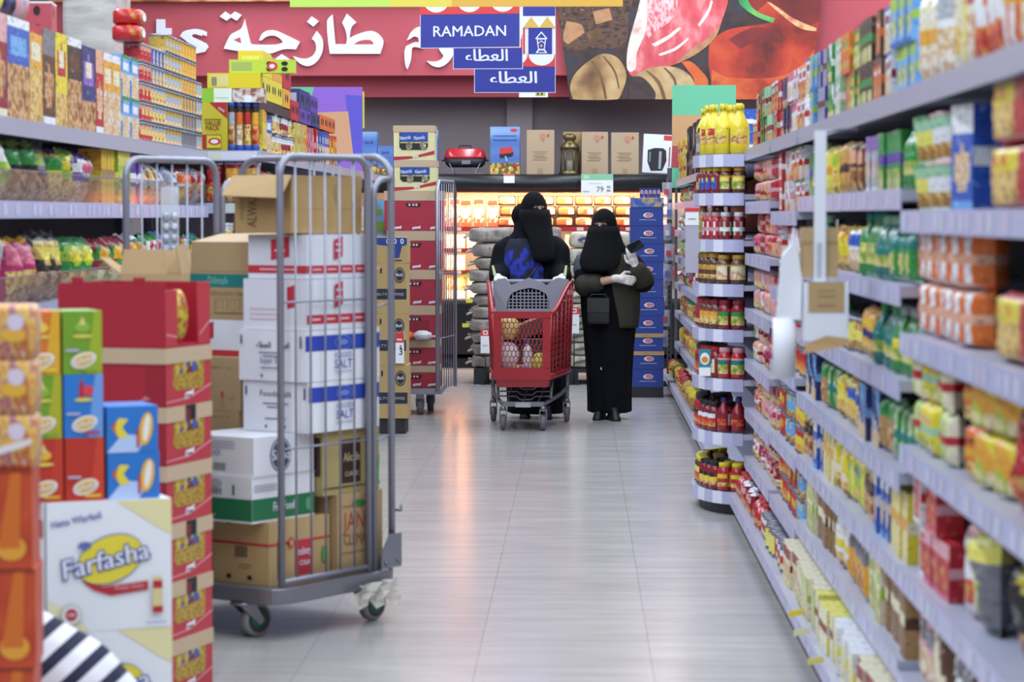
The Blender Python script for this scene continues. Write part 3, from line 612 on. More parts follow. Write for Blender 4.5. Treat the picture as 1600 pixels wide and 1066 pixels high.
# ------------------------------------------------------------------ red carton trolley and coffee cartons
RD = 19.8; RC = mat('#a8263a', 0.55); RCD = mat('#8a1e30', .6)
def small_logo(b, u, v, s_=1.0):
    b.poly([(u - .032 * s_, v - .012 * s_), (u + .03 * s_, v - .006 * s_), (u + .034 * s_, v + .02 * s_), (u + .022 * s_, v + .012 * s_), (u - .028 * s_, v + .008 * s_)], SWH); b.text('Lorenz', u, v - .007 * s_, .012 * s_, RC, width=.046 * s_)
tiers = [(606, 573, 607, 684), (573, 532, 607, 684), (532, 478, 605, 685), (478, 422, 606, 686), (422, 361, 603, 687), (361, 298, 599, 690)]
tr = thing('roll_trolley', 'low grey roll trolley with wire side panel carrying the red cartons', 'trolley', (at(645, 600, RD).x, RD, 0)); ox = tr.location.x
xl = at(598, 600, RD).x - ox; xr = at(694, 600, RD).x - ox
b = MB(); b.box(xl - .03, xr - .02, 0, .62, .165, .205, STEEL); obj('platform', b, tr)
for px, yy in ((655, .12), (667, .5), (600, .12), (600, .5)):
    x = at(px, 600, RD).x - ox; cs = MB(); cs.box(x - .03, x + .03, yy - .03, yy + .03, .12, .164, STEEL); cs.box(x - .035, x - .028, yy - .02, yy + .02, .06, .13, STEEL); cs.box(x + .028, x + .035, yy - .02, yy + .02, .06, .13, STEEL); o = obj('caster', cs, tr)
    cs = MB(); cs.cyl((x - .024, yy, .065), (x + .024, yy, .065), .064, RUBBER, 20); cs.cyl((x - .026, yy, .065), (x + .026, yy, .065), .03, GREENHUB, 14); obj('wheel', cs, o)
b = MB(); A = Vector((-1.093, 0, 0)); C_ = Vector((-.985, 0, 0)); zt2 = at(700, 283, RD).z
pth = [(A.x - ox, -.13, .19), (A.x - ox, -.13, zt2 - .08)] + [(A.x - ox + (C_.x - A.x) * q, -.13 + .7 * q, zt2 - .08 + .08 * math.sin(PI * min(1, max(0, q)) if q in (0, 1) else PI / 2)) for q in (.12, .88)] + [(C_.x - ox, .57, zt2 - .08), (C_.x - ox, .57, .19)]
b.tube(pth, .013, STEEL, 8); o = obj('side_frame', b, tr)
for q in range(1, 8):
    f_ = q / 8; b = MB(); x = A.x - ox + (C_.x - A.x) * f_; b.cyl((x, -.13 + .7 * f_, .2), (x, -.13 + .7 * f_, zt2 - .005), .004, STEEL, 6); obj('bar', b, o)
b = MB()
for z in (.6, 1.1): b.cyl((A.x - ox, -.13, z), (C_.x - ox, .57, z), .004, STEEL, 6)
obj('cross_bar', b, o)
zbot = .207
for i, (yb, yt, xl_, xr_) in enumerate(tiers):
    zt2 = at(640, yt, RD).z; a = at(xl_, 500, RD); c = at(xr_, 500, RD); w_ = c.x - a.x; h = zt2 - zbot - .001
    t = thing('red_carton', 'red display carton with kraft collar, %s on the far roll trolley' % ORD[i].replace('sixth', 'topmost'), 'carton', ((a.x + c.x) / 2, RD + .13, zbot))
    bd = min(.075, h * .3); b = MB(); b.box(-w_ / 2, w_ / 2, 0, .4, 0, h - bd, RC); b.plane((0, 0, 0), (1, 0, 0), (0, 0, 1))
    for q in (-.28, .05, .36): small_logo(b, w_ * q, .022)
    hz = h - bd - .045; b.poly([(-.05, hz), (.05, hz), (.06, hz + .025), (-.06, hz + .025)], BLACK)
    for q in (-.03, 0, .025): b.rect(q - .008, hz + .004, q + .008, hz + .02, mat('#c8c0c4'))
    if i == 2: b.rect(-w_ * .46, .0, w_ * .3, h * .55, RCD)
    obj('carton_body', b, t); b = MB(); b.box(-w_ / 2 - .003, w_ / 2 + .003, -.003, .403, h - bd, h, KRAFT_L); obj('kraft_collar', b, t)
    zbot = zt2
for i, (lab, col, px) in enumerate((('orange crisp bag lying in front of the open red carton', '#d85a20', 632), ('white plastic bag lying in front of the open red carton', '#d8d4d8', 659))):
    p = at(px, 530, RD - .04); b = MB(); b.ball((0, 0, .035), (.075, .04, .036), mat(col, .4, bump=.6, bscale=40), 12); jr = random.Random(px); b.v = [(x + jr.uniform(-.011, .011), y + jr.uniform(-.006, .006), max(0, z + jr.uniform(-.009, .009))) for x, y, z in b.v]; solo('loose_bag', b, lab, 'bag', (p.x, RD + .045, .586 - .001))
# cream snack cartons
CRM = mat('#d9cf9a', .6)
for i, (yt, yb, xl_, xr_) in enumerate(((250, 298, 614, 680), (195, 250, 613, 677))):
    a = at(xl_, yb, RD); c = at(xr_, yt, RD); w_ = c.x - a.x; zb_ = zbot if i == 0 else zb2 + .001; h = c.z - zb_; zb2 = zb_ + h
    t = thing('snack_display_carton', 'cream display carton showing blue crisp bags, %s of the pair on the red cartons' % ['lower', 'upper'][i], 'carton', ((a.x + c.x) / 2, RD + .15, zb_)); bd = .05
    b = MB(); b.box(-w_ / 2, w_ / 2, 0, .3, 0, h - bd, CRM); b.plane((0, 0, 0), (1, 0, 0), (0, 0, 1))
    b.poly([(-w_ / 2, .0), (-.05, .008), (w_ / 2, .045), (w_ / 2, .075), (0, .032), (-w_ / 2, .028)], RC); small_logo(b, .01, .026, .7)
    u0, u1, v0, v1 = -w_ * .36, w_ * .34, h * .3, h - bd - .004
    b.poly([(u0, v1), (u0, v0 + .02), (u0 + .02, v0), (u1 - .02, v0), (u1, v0 + .02), (u1, v1)], BLACK)
    obj('carton_body', b, t)
    b = MB(); b.box(-w_ / 2 - .004, w_ / 2 + .004, -.004, .304, h - bd, h, KRAFT_L); obj('kraft_collar', b, t)
    for s_ in (-1, 1):
        b = MB(); cxx = s_ * (u1 - u0) * .245; ww = (u1 - u0) * .235; b.plane((0, -.003, 0), (1, 0, 0), (0, 0, 1)); b.box(cxx - ww, cxx + ww, -.003, -.0022, v0 + .008, v1, mat('#dcd8c0', .3))
        b.rect(cxx - ww, v0 + (v1 - v0) * .45, cxx + ww, v1, mat('#22489a', .3)); b.text('Naturals', cxx - .012, v0 + (v1 - v0) * .6, .03, SWH, width=ww * 1.6, a=.1); b.rect(cxx - ww, v0 + (v1 - v0) * .38, cxx + ww, v0 + (v1 - v0) * .45, mat('#c8b840')); b.ell(cxx + ww * .3, v0 + (v1 - v0) * .22, ww * .5, .03, mottled('seed_print', ['#e8e0c8', '#20202c', '#c8b880'], 60, .4)); obj('crisp_bag', b, t)
# coffee cartons
KD = 18.1; NAV = mat('#25253c', .6); xr = at(637, 500, KD).x; w_ = .31; cx = xr - w_ / 2
b = MB(); b.box(-w_ / 2 + .02, w_ / 2 - .02, .02, .35, 0, .11, DARK); solo('plinth', b, 'small black plinth under the kraft coffee cartons', 'plinth', (cx, KD, 0))
zb_ = .111
for i, (yt, nm) in enumerate(((571, 'lowest'), (490, 'middle'), (411, 'third'), (371, 'topmost'))):
    zt2 = at(620, yt, KD).z; h = zt2 - zb_ - .001; b = MB(); dx = (-.002, -.012, -.008, -.004)[i]; b.box(-w_ / 2, w_ / 2, 0, .36, 0, h, mat('#b89a64', .8)); b.plane((0, 0, 0), (1, 0, 0), (0, 0, 1))
    if i < 3:
        b.rect(-w_ / 2, h * .28, w_ / 2, h * .49, NAV); b.text('SPECIALTY COFFEE', 0, h * .355, .02, mat('#b8aca0'), width=.27)
        b.ell(w_ * .34, h * .76, .038, .054, NAV); b.ell(w_ * .34, h * .76, .031, .046, mat('#b89a64')); b.ell(w_ * .34, h * .76, .027, .041, NAV); b.text('Bali', w_ * .34, h * .74, .022, SWH, width=.042)
        b.rect(-w_ * .1, h * .8, -w_ * .06, h * .9, NAV); b.rect(-w_ * .4, h * .08, -w_ * .2, h * .1, NAV)
    else:
        b.poly([(-w_ / 2, h), (-w_ / 2, h * .62), (-.1, h * .78), (-.03, h * .7), (.03, h * .66), (.06, h * .2), (.1, h * .2), (.12, h * .66), (w_ / 2, h * .72), (w_ / 2, h)], mat('#283c86'))
        for q in (.02, .07, .12): b.ell(q, h * .85, .012, .018, SWH); b.ell(q, h * .85, .006, .01, mat('#283c86'))
        b.rect(.03, h * .08, .12, h * .12, NAV)
    solo('coffee_carton', b, 'kraft coffee carton with %s, %s of its stack' % ('navy band and round logo' if i < 3 else 'blue crown print', nm), 'carton', (cx + dx, KD, zb_)); zb_ = zt2
a = at(618, 568, KD - .02); c = at(631, 520, KD - .02); hw = (c.x - a.x) / 2; h = c.z - a.z; b = MB(); b.box(-hw, hw, 0, .018, 0, h, PAPER); b.plane((0, 0, 0), (1, 0, 0), (0, 0, 1)); b.rect(-hw, h * .68, hw, h, SRED); b.rect(-hw * .7, h * .75, hw * .6, h * .8, SWH); b.text('3', hw * .3, h * .28, .05, BLACK, bold=0); b.text('5', hw * .3, h * .45, .03, BLACK)
solo('price_card', b, 'white price card with red top fixed on the kraft coffee cartons', 'price card', ((a.x + c.x) / 2, KD - .02, a.z))
# colourful cartons glimpsed behind the cage pole
QD = 20.4
for i, (c1, c2) in enumerate((('#d8d4cc', '#4a8a50'), ('#6a4a90', '#d8d0e0'), ('#d8dce0', '#8a5a80'), ('#e8e4dc', '#a8a040'), ('#d8d4c4', '#b8a838'), ('#7ab0d0', '#88a840'))):
    b = MB(); b.box(-.1, .1, 0, .2, 0, .279, mat(c1)); b.plane((0, 0, 0), (1, 0, 0), (0, 0, 1)); b.rect(-.1, .02, .1, .1, mat(c2)); b.rect(-.08, .16, .05, .2, mat(c2)); b.rect(-.003, 0, .003, .279, BLACK)
    solo('narrow_carton', b, 'narrow coloured carton, %s of the stack between cage pole and red cartons' % ORD[i].replace('sixth', 'topmost'), 'carton', (at(588, 400, QD).x, QD, i * .28))
# ------------------------------------------------------------------ roll cage in the aisle
CR = Vector((-1.081, 9.24, 0)); CA = math.atan2(.837, .547)      # cage axes: +X along the barred side, +Y to the far side
CAGE = Matrix.Translation(CR) @ Matrix.Rotation(CA, 4, 'Z')
CW, CL = .755, .66
GAL = mat('#8b8b98', 0.4, 0.45)
cage = thing('roll_cage', 'grey steel roll cage on casters with barred sides, loaded with cartons in the aisle', 'roll cage', tuple(CR), CA)
def arch(x0, x1, y, z0, zt, r=.07, n=6):
    p = [(x0, y, z0), (x0, y, zt - r)]
    for i in range(1, n): a_ = PI / 2 * i / n; p.append((x0 + r - r * math.cos(a_), y, zt - r + r * math.sin(a_)))
    p.append((x0 + r, y, zt)); p.append((x1 - r, y, zt))
    for i in range(1, n): a_ = PI / 2 * i / n; p.append((x1 - r + r * math.sin(a_), y, zt - r + r * math.cos(a_)))
    p += [(x1, y, zt - r), (x1, y, z0)]
    return p
b = MB(); rad = .09; pts = []
for cx_, cy_, a0 in ((CL + .03 - rad, CW + .03 - rad, 0), (-.05 + rad, CW + .03 - rad, 90), (-.05 + rad, -.03 + rad, 180), (CL + .03 - rad, -.03 + rad, 270)):
    for i in range(7): a_ = math.radians(a0 + 15 * i); pts.append((cx_ + rad * math.cos(a_), cy_ + rad * math.sin(a_)))
b.loft([[(x, y, z) for x, y in pts] for z in (.135, .15, .185, .195)], mat('#86868f', .35, .6), smooth=False)
plat = obj('platform', b, cage); soften(plat, .006)
for side, y in (('', 0.0), ('', CW)):
    b = MB(); b.tube(arch(0, .515, y, .2, 1.765), .0135, GAL, 10); b.tube([(0, y, .215), (.515, y, .215)], .011, GAL, 8); fr_ = obj('side_frame', b, cage)
    for i in range(1, 6):
        b = MB(); x = .515 * i / 6; b.cyl((x, y, .22), (x, y, 1.755), .0045, GAL, 6); obj('bar', b, fr_)
    for z in (.70, 1.235): b = MB(); b.cyl((0, y, z), (.515, y, z), .0045, GAL, 6); obj('cross_bar', b, fr_)
    b = MB(); s_ = 1 if y == 0 else -1
    p = [(.55, y, .2), (.55, y, 1.62)] + [(.55 + .07 - .07 * math.cos(PI / 2 * i / 5), y, 1.62 + .07 * math.sin(PI / 2 * i / 5)) for i in range(1, 6)] + [(CL - .005, y, 1.69)]
    b.tube(p, .0125, GAL, 10); b.cyl((.55, y, .69), (CL, y, .71), .0045, GAL, 6); b.cyl((.55, y, 1.2), (CL, y, 1.22), .0045, GAL, 6); obj('hinge_arm', b, cage)
b = MB(); T_ = Matrix.Translation((CL, 0, 0)) @ Matrix.Rotation(PI / 2, 4, 'Z'); b.tube(arch(0, CW, 0, .2, 1.775, .09), .0135, GAL, 10, T=T_); rf = obj('rear_frame', b, cage)
for i in range(1, 8): b = MB(); y = CW * i / 8; b.cyl((CL, y, .21), (CL, y, 1.765), .0045, GAL, 6); obj('bar', b, rf)
for x, y, rz in ((-.02, .165, -1.8), (.52, .035, -1.65), (.06, .66, -1.5), (.6, .66, -1.2)):
    T_ = Matrix.Translation((x, y, 0)) @ Matrix.Rotation(rz, 4, 'Z')
    b = MB(); b.cyl((0, 0, .125), (0, 0, .134), .05, CHROME, 14, T=T_)
    for s_ in (-1, 1): b.add([(s_ * .028, -.035, .125), (s_ * .028, .035, .125), (s_ * .028, .075, .06), (s_ * .028, .055, .045), (s_ * .024, -.035, .125), (s_ * .024, .035, .125), (s_ * .024, .075, .06), (s_ * .024, .055, .045)], [(0, 1, 2, 3), (7, 6, 5, 4), (0, 4, 5, 1), (1, 5, 6, 2), (2, 6, 7, 3), (3, 7, 4, 0)], CHROME, False, T_)
    fk = obj('caster_fork', b, cage)
    b = MB(); prof = [(.03, -.021), (.056, -.021), (.062, -.014), (.062, .014), (.056, .021), (.03, .021)]
    T2 = T_ @ Matrix.Translation((0, .055, .063)) @ Matrix.Rotation(PI / 2, 4, 'Y'); b.lathe(prof, mat('#8d8d90', .6), 24, T=T2); w_ = obj('wheel', b, fk)
    b = MB(); b.lathe([(.008, -.024), (.03, -.0225), (.03, .0225), (.008, .024)], GREENHUB, 18, T=T2); b.lathe([(.044, -.0222), (.048, -.0222), (.048, .0222), (.044, .0222)], RUBBER_D, 20, T=T2); obj('hub', b, w_)
b = MB(); b.prism([(0, .2), (.125, .2), (.125, .33), (.05, .33), (.0, .26)], .006, GAL, Matrix.Translation((CL - .09, -.022, 0))); b.cyl((CL - .065, -.03, .22), (CL - .065, -.02, .22), .008, CHROME, 8); b.cyl((CL + .01, -.03, .225), (CL + .01, -.02, .225), .008, CHROME, 8); obj('corner_plate', b, cage)
b = MB(); b.tube([(CL - .0, -.02, .42), (CL - .0, -.045, .42), (CL, -.045, .445)], .006, GAL, 6); obj('latch_hook', b, cage)
FLM = clear_mat('film', '#cfc8be', .72, .4); rf_ = random.Random(3); b = MB(); vs = []
for r_ in range(6):
    for c_ in range(9):
        x = .38 + .24 * c_ / 8; dr = (.05 + .05 * abs(math.sin(c_ * 1.1))) * r_ / 5; vs.append((x + rf_.uniform(-.012, .012) - .05 * (r_ / 5) ** 2 * (1 - c_ / 8), -.062 - .012 * math.sin(c_ * 2 + r_) + rf_.uniform(-.008, .004), .165 - dr + rf_.uniform(-.006, .006)))
b.add(vs, [(r_ * 9 + c_, r_ * 9 + c_ + 1, r_ * 9 + c_ + 10, r_ * 9 + c_ + 9) for r_ in range(5) for c_ in range(8)], FLM)
solo('stretch_film', b, 'torn pale stretch film hanging under the barred side of the roll cage', 'plastic film', tuple(CR), CA)

# cartons: a = along the barred side, bb = towards the far side; local front (-Y) is turned so that +X runs along the barred side
def ccarton(name, label, a0, a1, b0, b1, z0, z1, m, deco=None, turn=0.0, lid=None):
    c = CAGE @ Vector(((a0 + a1) / 2, (b0 + b1) / 2, z0)); w_, d_, h = a1 - a0, b1 - b0, z1 - z0 - .001
    b = MB(); b.carton(w_, d_, h, m)
    if deco: deco(b, w_, d_, h)
    o = solo(name, b, label, 'carton', tuple(c), CA + turn)
    return o
RB = mat('#c23040', .6); BB = mat('#2b44ac', .55); NVY = mat('#3c4468', .6); GRN = mat('#1f7048', .6); WB = mat('#e4e3ea', .55); WB2 = mat('#dcdbe4', .6); TEAL = mat('#187a74', .6)
def fold(b, w_, d_, h, m):
    b.front(w_, d_, h); b.rect(-w_ / 2, h * .985, w_ / 2, h, m)
def d_ice(b, w_, d_, h):
    b.front(w_, d_, h); b.rect(-w_ / 2, h * .62, w_ / 2, h * .66, RB); b.rect(-.03, h * .1, .075, h * .66, RB); b.rect(-.13, h * .08, -.1, h * .7, BLACK); b.rect(-.13, h * .08, -.1, h * .3, RB); b.text('iceberg', .022, h * .42, .03, SWH, width=.085); b.text('COLA', .022, h * .25, .02, SWH, width=.06); b.ell(-.055, h * .64, .017, .02, RB); b.ell(-.055, h * .64, .01, .012, KRAFT); b.rect(.125, h * .25, .155, h * .5, mat('#3a9a50'))
    b.lside(w_, d_, h); b.rect(-d_ / 2, h * .62, d_ / 2, h * .66, RB); b.rect(-d_ / 2 + .02, h * .12, -d_ / 2 + .09, h * .52, RB); b.barcode(.02, h * .42, .08, h * .6, DARK); b.rect(.04, h * .3, .1, h * .32, KRAFT_D); b.rect(.03, h * .25, .09, h * .265, KRAFT_D); b.rect(-.02, h * .08, .0, h * .14, BLACK); b.rect(.08, h * .08, .1, h * .14, BLACK); b.rect(-.02, h * .94, 0, h, BLACK)
def d_green(b, w_, d_, h):
    b.front(w_, d_, h); b.rect(-w_ / 2, h * .05, w_ / 2, h * .52, GRN); b.text('FirstFood', .0, h * .22, .034, SWH, width=.12); b.ell(.14, h * .28, .014, .025, mat('#5aa078'))
    for v in (.68, .74, .8): b.rect(-.17, h * v, -.04, h * v + .004, mat('#a8a8b4'))
    b.rect(-w_ / 2, h * .97, w_ / 2, h * .985, mat('#9a9aa4'))
    b.lside(w_, d_, h); b.rect(-d_ / 2, h * .05, d_ / 2, h * .52, GRN); b.text('12x200g e', .02 - d_ * .2, h * .12, .016, mat('#a8d0b8'), width=.09); b.barcode(-.05, h * .6, .03, h * .72, DARK); b.ell(0, h * .84, .03, .016, mat('#b4b4c0')); b.poly([(-.13, h * .58), (-.1, h * .58), (-.1, h * .85)], GRN); b.rect(.08, h * .6, .09, h * .82, GRN)
def d_saba(b, w_, d_, h):
    b.front(w_, d_, h); b.ell(-.02, h * .5, .06, .064, NVY); b.ell(-.02, h * .5, .054, .058, WB); b.ell(-.02, h * .5, .05, .054, NVY); b.text('Saba', -.018, h * .38, .038, SWH, width=.11)
    b.lside(w_, d_, h); b.barcode(-.06, h * .12, .04, h * .32, DARK, 18); b.text('SCHER', -.02, h * .5, .024, mat('#8a8aa8'), width=.07, bold=0)
    for v in (.7, .78, .86): b.rect(-.12, h * v, .08, h * v + .004, mat('#b0aebc'))
def d_jana(b, w_, d_, h):
    b.front(w_, d_, h); r_ = mat('#a84830'); b.text('JANA', -.01, h * .55, .07, r_, width=.19, bold=0.0); b.text('CLEMANI', -.01, h * .36, .045, mat('#8a5a38'), width=.18, bold=0); b.rect(-.11, h * .26, .1, h * .27, r_); b.rect(-.11, h * .84, .1, h * .85, r_); b.ell(-.01, h * .87, .04, .014, mat('#3a7a38'))
MKR = mat('#ad9a66', .75)
def d_mic(b, w_, d_, h):
    b.front(w_, d_, h); br_ = mat('#3d2422'); b.rect(-.06, h * .16, .055, h * .84, br_); b.text('Alicafe', 0, h * .5, .034, mat('#c8b890'), width=.1); b.text('CLASSIC', 0, h * .27, .018, mat('#c8b890'), width=.085); b.rect(-w_ / 2, h * .1, w_ / 2, h * .12, br_); b.rect(.11, h * .35, .15, h * .9, br_); b.poly([(.11, .02), (.16, .02), (.17, h * .6), (.15, h * .3), (.11, h * .25)], mat('#48a048'))
    b.lside(w_, d_, h); b.rect(d_ / 2 - .08, h * .3, d_ / 2 - .01, h * .9, br_)
def d_salt(kind):
    def f(b, w_, d_, h):
        g = mat('#5a5a88')
        b.front(w_, d_, h); b.rect(-w_ / 2, h * .6, w_ / 2, h * .9, BB); b.ell(.0, h * .75, .05, h * .14, mat('#6a80c8')); b.ell(0, h * .75, .044, h * .12, BB); b.ell(0, h * .75, .03, h * .06, mat('#6a80c8'))
        b.text('IODIZED', 0, h * .45, .02, mat('#6a78b4'), width=.1, bold=0); b.text('SALT', 0, h * .24, .034, BB, width=.105, bold=0.0); b.rect(-.05, h * .16, .05, h * .18, mat('#a8b0d0')); b.text('12x700g', w_ / 2 - .04, h * .12, .009, g, width=.04)
        b.lside(w_, d_, h)
        if kind: b.text('Foods Salt', .0, h * .7, .024, NVY, width=.15, bold=0)
        else:
            alata(b, -.04, h * .66, .022, .07, NVY); alata(b, .06, h * .66, .022, .05, NVY); b.text('Super Salt', 0, h * .36, .02, NVY, width=.11, bold=0)
        for v, q in ((.55, .06), (.48, .04), (.25, .05)): b.rect(-q, h * v, q, h * v + .004, g)
        b.rect(-.05, h * .08, -.04, h * .13, NVY); b.rect(.04, h * .08, .05, h * .13, NVY); b.rect(-d_ / 2 + .012, h * .72, -d_ / 2 + .02, h * .9, NVY); b.rect(d_ / 2 - .02, h * .66, d_ / 2 - .012, h * .9, NVY)
    return f
def d_rw(off):
    def f(b, w_, d_, h):
        b.front(w_, d_, h); b.rect(-w_ / 2, h * .12, w_ / 2, h * .3, RB)
        for i in range(5): b.rect(-w_ / 2 + .03 + i * .085, h * .19, -w_ / 2 + .08 + i * .085, h * .23, mat('#e8b4bc'))
        b.poly([(-.05, h * .42), (-.0, h * .5), (.0, h * .96), (-.05, h * .88)], RB); b.rect(-.04, h * .62, -.01, h * .66, WB); b.rect(-.04, h * .76, -.01, h * .8, WB)
        b.lside(w_, d_, h)
        if off: b.rect(-d_ / 2, h * .12, d_ / 2, h * .3, RB); b.rect(-d_ * .3, h * .19, d_ * .3, h * .23, mat('#e8b4bc')); b.poly([(-.03, h * .42), (.06, h * .5), (.06, h * .96), (-.03, h * .88)], RB); b.rect(-.01, h * .62, .04, h * .66, WB)
        else:
            b.poly([(.06, h * .42), (.1, h * .46), (.1, h * .9), (.06, h * .84)], RB)
            for v in (.2, .3, .4): b.rect(-.12, h * v, .02, h * v + .003, mat('#e0a8b0'))
    return f
def d_brown(b, w_, d_, h):
    b.front(w_, d_, h); b.ell(.05, h * .72, .016, .03, KRAFT_D); b.rect(.045, h * .5, .055, h * .68, KRAFT_D); b.rect(-w_ / 2, h * .44, w_ / 2, h * .452, KRAFT_L)
    b.lside(w_, d_, h); b.text('ALWAZAH', -.03, h * .5, .05, mat('#5a4630'), width=.17, a=PI / 2 * .98, bold=0); b.text('WAZAH TEA', .09, h * .5, .024, mat('#7a6244'), width=.13, a=PI / 2, bold=0); b.text('FRAGILE', -.1, h * .5, .014, mat('#8a7250'), width=.11, a=PI / 2, bold=0)
ccarton('carton', 'kraft carton with red band and red square print on the cage floor, at the front', .0, .355, .06, .42, .196, .43, mat('#b99b6c', .8), d_ice)
ccarton('carton', 'white carton with broad green band in the roll cage, under the round-logo carton', -.07, .287, .08, .42, .43, .60, WB, d_green)
ccarton('carton', 'white carton with round navy logo in the roll cage, on the green-banded carton', -.06, .285, .08, .42, .60, .744, WB, d_saba)
ccarton('carton', 'brown carton with red printed lettering and green sprig on the cage floor', .362, .64, .03, .34, .196, .50, KRAFT, d_jana)
ccarton('carton', 'yellowish kraft carton with dark brown square print beneath the salt cartons', .295, .64, .045, .36, .50, .744, MKR, d_mic)
ccarton('carton', 'white and blue salt carton, lower of the pair in the roll cage', .175, .61, .02, .33, .745, .934, WB, d_salt(1), .02)
ccarton('carton', 'white and blue salt carton, upper of the pair in the roll cage', .165, .61, .02, .34, .935, 1.125, WB, d_salt(0))
ccarton('carton', 'white carton with red band and blank end, resting on the salt cartons', .18, .60, .025, .33, 1.126, 1.315, WB2, d_rw(0))
ccarton('carton', 'white carton with red band around both faces, under the top brown carton', .2, .60, .03, .32, 1.316, 1.48, WB2, d_rw(1), -.03)
o = ccarton('carton', 'brown tilted carton with dark vertical lettering on top of the cage load', .16, .55, .06, .35, 1.485, 1.70, mat('#b1905f', .8), d_brown, -.06)
b = MB(); b.add([(-.2, -.15, .215), (-.2, .15, .215), (-.26, .15, .14), (-.26, -.15, .13)], [(0, 1, 2, 3)], KRAFT); fl = obj('flap', b, o)
fl.modifiers.new('thick', 'SOLIDIFY').thickness = .004
def d_dil(b, w_, d_, h):
    b.lside(w_, d_, h); b.rect(-d_ / 2, h * .68, d_ / 2, h * .95, TEAL); b.text('Dilmah', -.02, h * .74, .032, mat('#8ac0b0'), width=.1, bold=.0); b.text('CEYLON TEA', .03, h * .52, .014, KRAFT_D, width=.18); b.rect(-.04, h * .14, .13, h * .44, KRAFT_D); b.rect(-.035, h * .16, .125, h * .42, KRAFT); b.barcode(-.035, h * .2, .125, h * .42, KRAFT_D, 8); b.rect(d_ / 2 - .02, h * .58, d_ / 2 - .005, h * .62, TEAL)
    b.front(w_, d_, h); b.rect(-w_ / 2, h * .68, w_ / 2, h * .95, TEAL)
def d_plain(b, w_, d_, h):
    b.lside(w_, d_, h); b.rect(-.1, h * .8, .06, h * .83, KRAFT_D); b.text('e', .1, h * .78, .014, KRAFT_D); b.rect(.06, h * .24, .07, h * .36, RB); b.rect(.1, h * .24, .12, h * .3, mat('#c89070')); b.rect(.06, h * .12, .07, h * .18, mat('#c89070'))
def d_wr(b, w_, d_, h):
    b.lside(w_, d_, h); b.poly([(-.12, h * .35), (-.06, h * .5), (-.06, h * .95), (-.12, h * .8)], RB); b.rect(-d_ / 2, 0, d_ / 2, h * .16, RB)
zz = .197
for i, (a0, a1, b0, b1, h, m, dc, lab) in enumerate(((.28, .63, .44, .74, .24, KRAFT, None, 'plain brown carton, lowest behind the green-banded carton in the cage'), (.28, .63, .44, .74, .243, KRAFT_D, None, 'plain brown carton, second behind the green-banded carton in the cage'), (.265, .6, .43, .74, .125, KRAFT, d_plain, 'shallow brown carton beneath the brown carton with red mark in the cage'), (.265, .6, .42, .73, .205, KRAFT, d_plain, 'brown carton with small red mark behind the kraft-and-red tray stack'), (.33, .63, .4, .7, .14, WB, d_wr, 'white carton with red corner print under the teal-banded carton'), (.33, .63, .4, .735, .185, KRAFT, d_dil, 'brown carton with teal band in the roll cage'))):
    ccarton('carton', lab, a0, a1, b0, b1, zz, zz + h, m, dc); zz += h
# open carton on the teal one: walls plus one raised lid
c = CAGE @ Vector((.48, .565, zz)); t = thing('open_carton', 'half-open brown carton with raised pale lid on the teal-banded carton', 'carton', tuple(c), CA); w_, d_, h = .3, .31, .11
b = MB(); b.box(-w_ / 2, w_ / 2, -d_ / 2, d_ / 2, 0, .006, KRAFT); b.box(-w_ / 2, -w_ / 2 + .006, -d_ / 2, d_ / 2, .006, h, KRAFT); b.box(w_ / 2 - .006, w_ / 2, -d_ / 2, d_ / 2, .006, h, KRAFT); b.box(-w_ / 2 + .006, w_ / 2 - .006, -d_ / 2, -d_ / 2 + .006, .006, h, KRAFT); b.box(-w_ / 2 + .006, w_ / 2 - .006, d_ / 2 - .006, d_ / 2, .006, h, KRAFT); b.plane((0, -d_ / 2, 0), (1, 0, 0), (0, 0, 1)); b.rect(-.14, .01, -.1, .1, BB); obj('carton_body', b, t)
for pts in ([(-w_ / 2, -d_ / 2, h), (-w_ / 2, d_ / 2, h), (.02, d_ / 2, h + .03), (.02, -d_ / 2, h + .035)], [(w_ / 2, -d_ / 2, h), (w_ / 2, d_ / 2, h), (.03, d_ / 2, h + .02), (.03, -d_ / 2, h + .02)]):
    b = MB(); b.add(pts, [(0, 1, 2, 3)], KRAFT_L); o = obj('flap', b, t); o.modifiers.new('thick', 'SOLIDIFY').thickness = .004
# foil strip clipped on the far barred side
p = CAGE @ Vector((.22, CW - .02, 1.36)); b = MB(); fo = mat('#b8bcc4', .3, .3, bump=.9, bscale=70)
b.box(-.035, .035, -.008, -.002, .02, .3, CLEARB)
for i in range(4):
    for s_ in (-1, 1): b.ball((s_ * .016, -.012, .06 + i * .042), (.014, .01, .018), fo, 8)
solo('blister_strip', b, 'clear strip of silver blister packs clipped to the far side of the cage', 'blister strip', (p.x, p.y, p.z), .35)

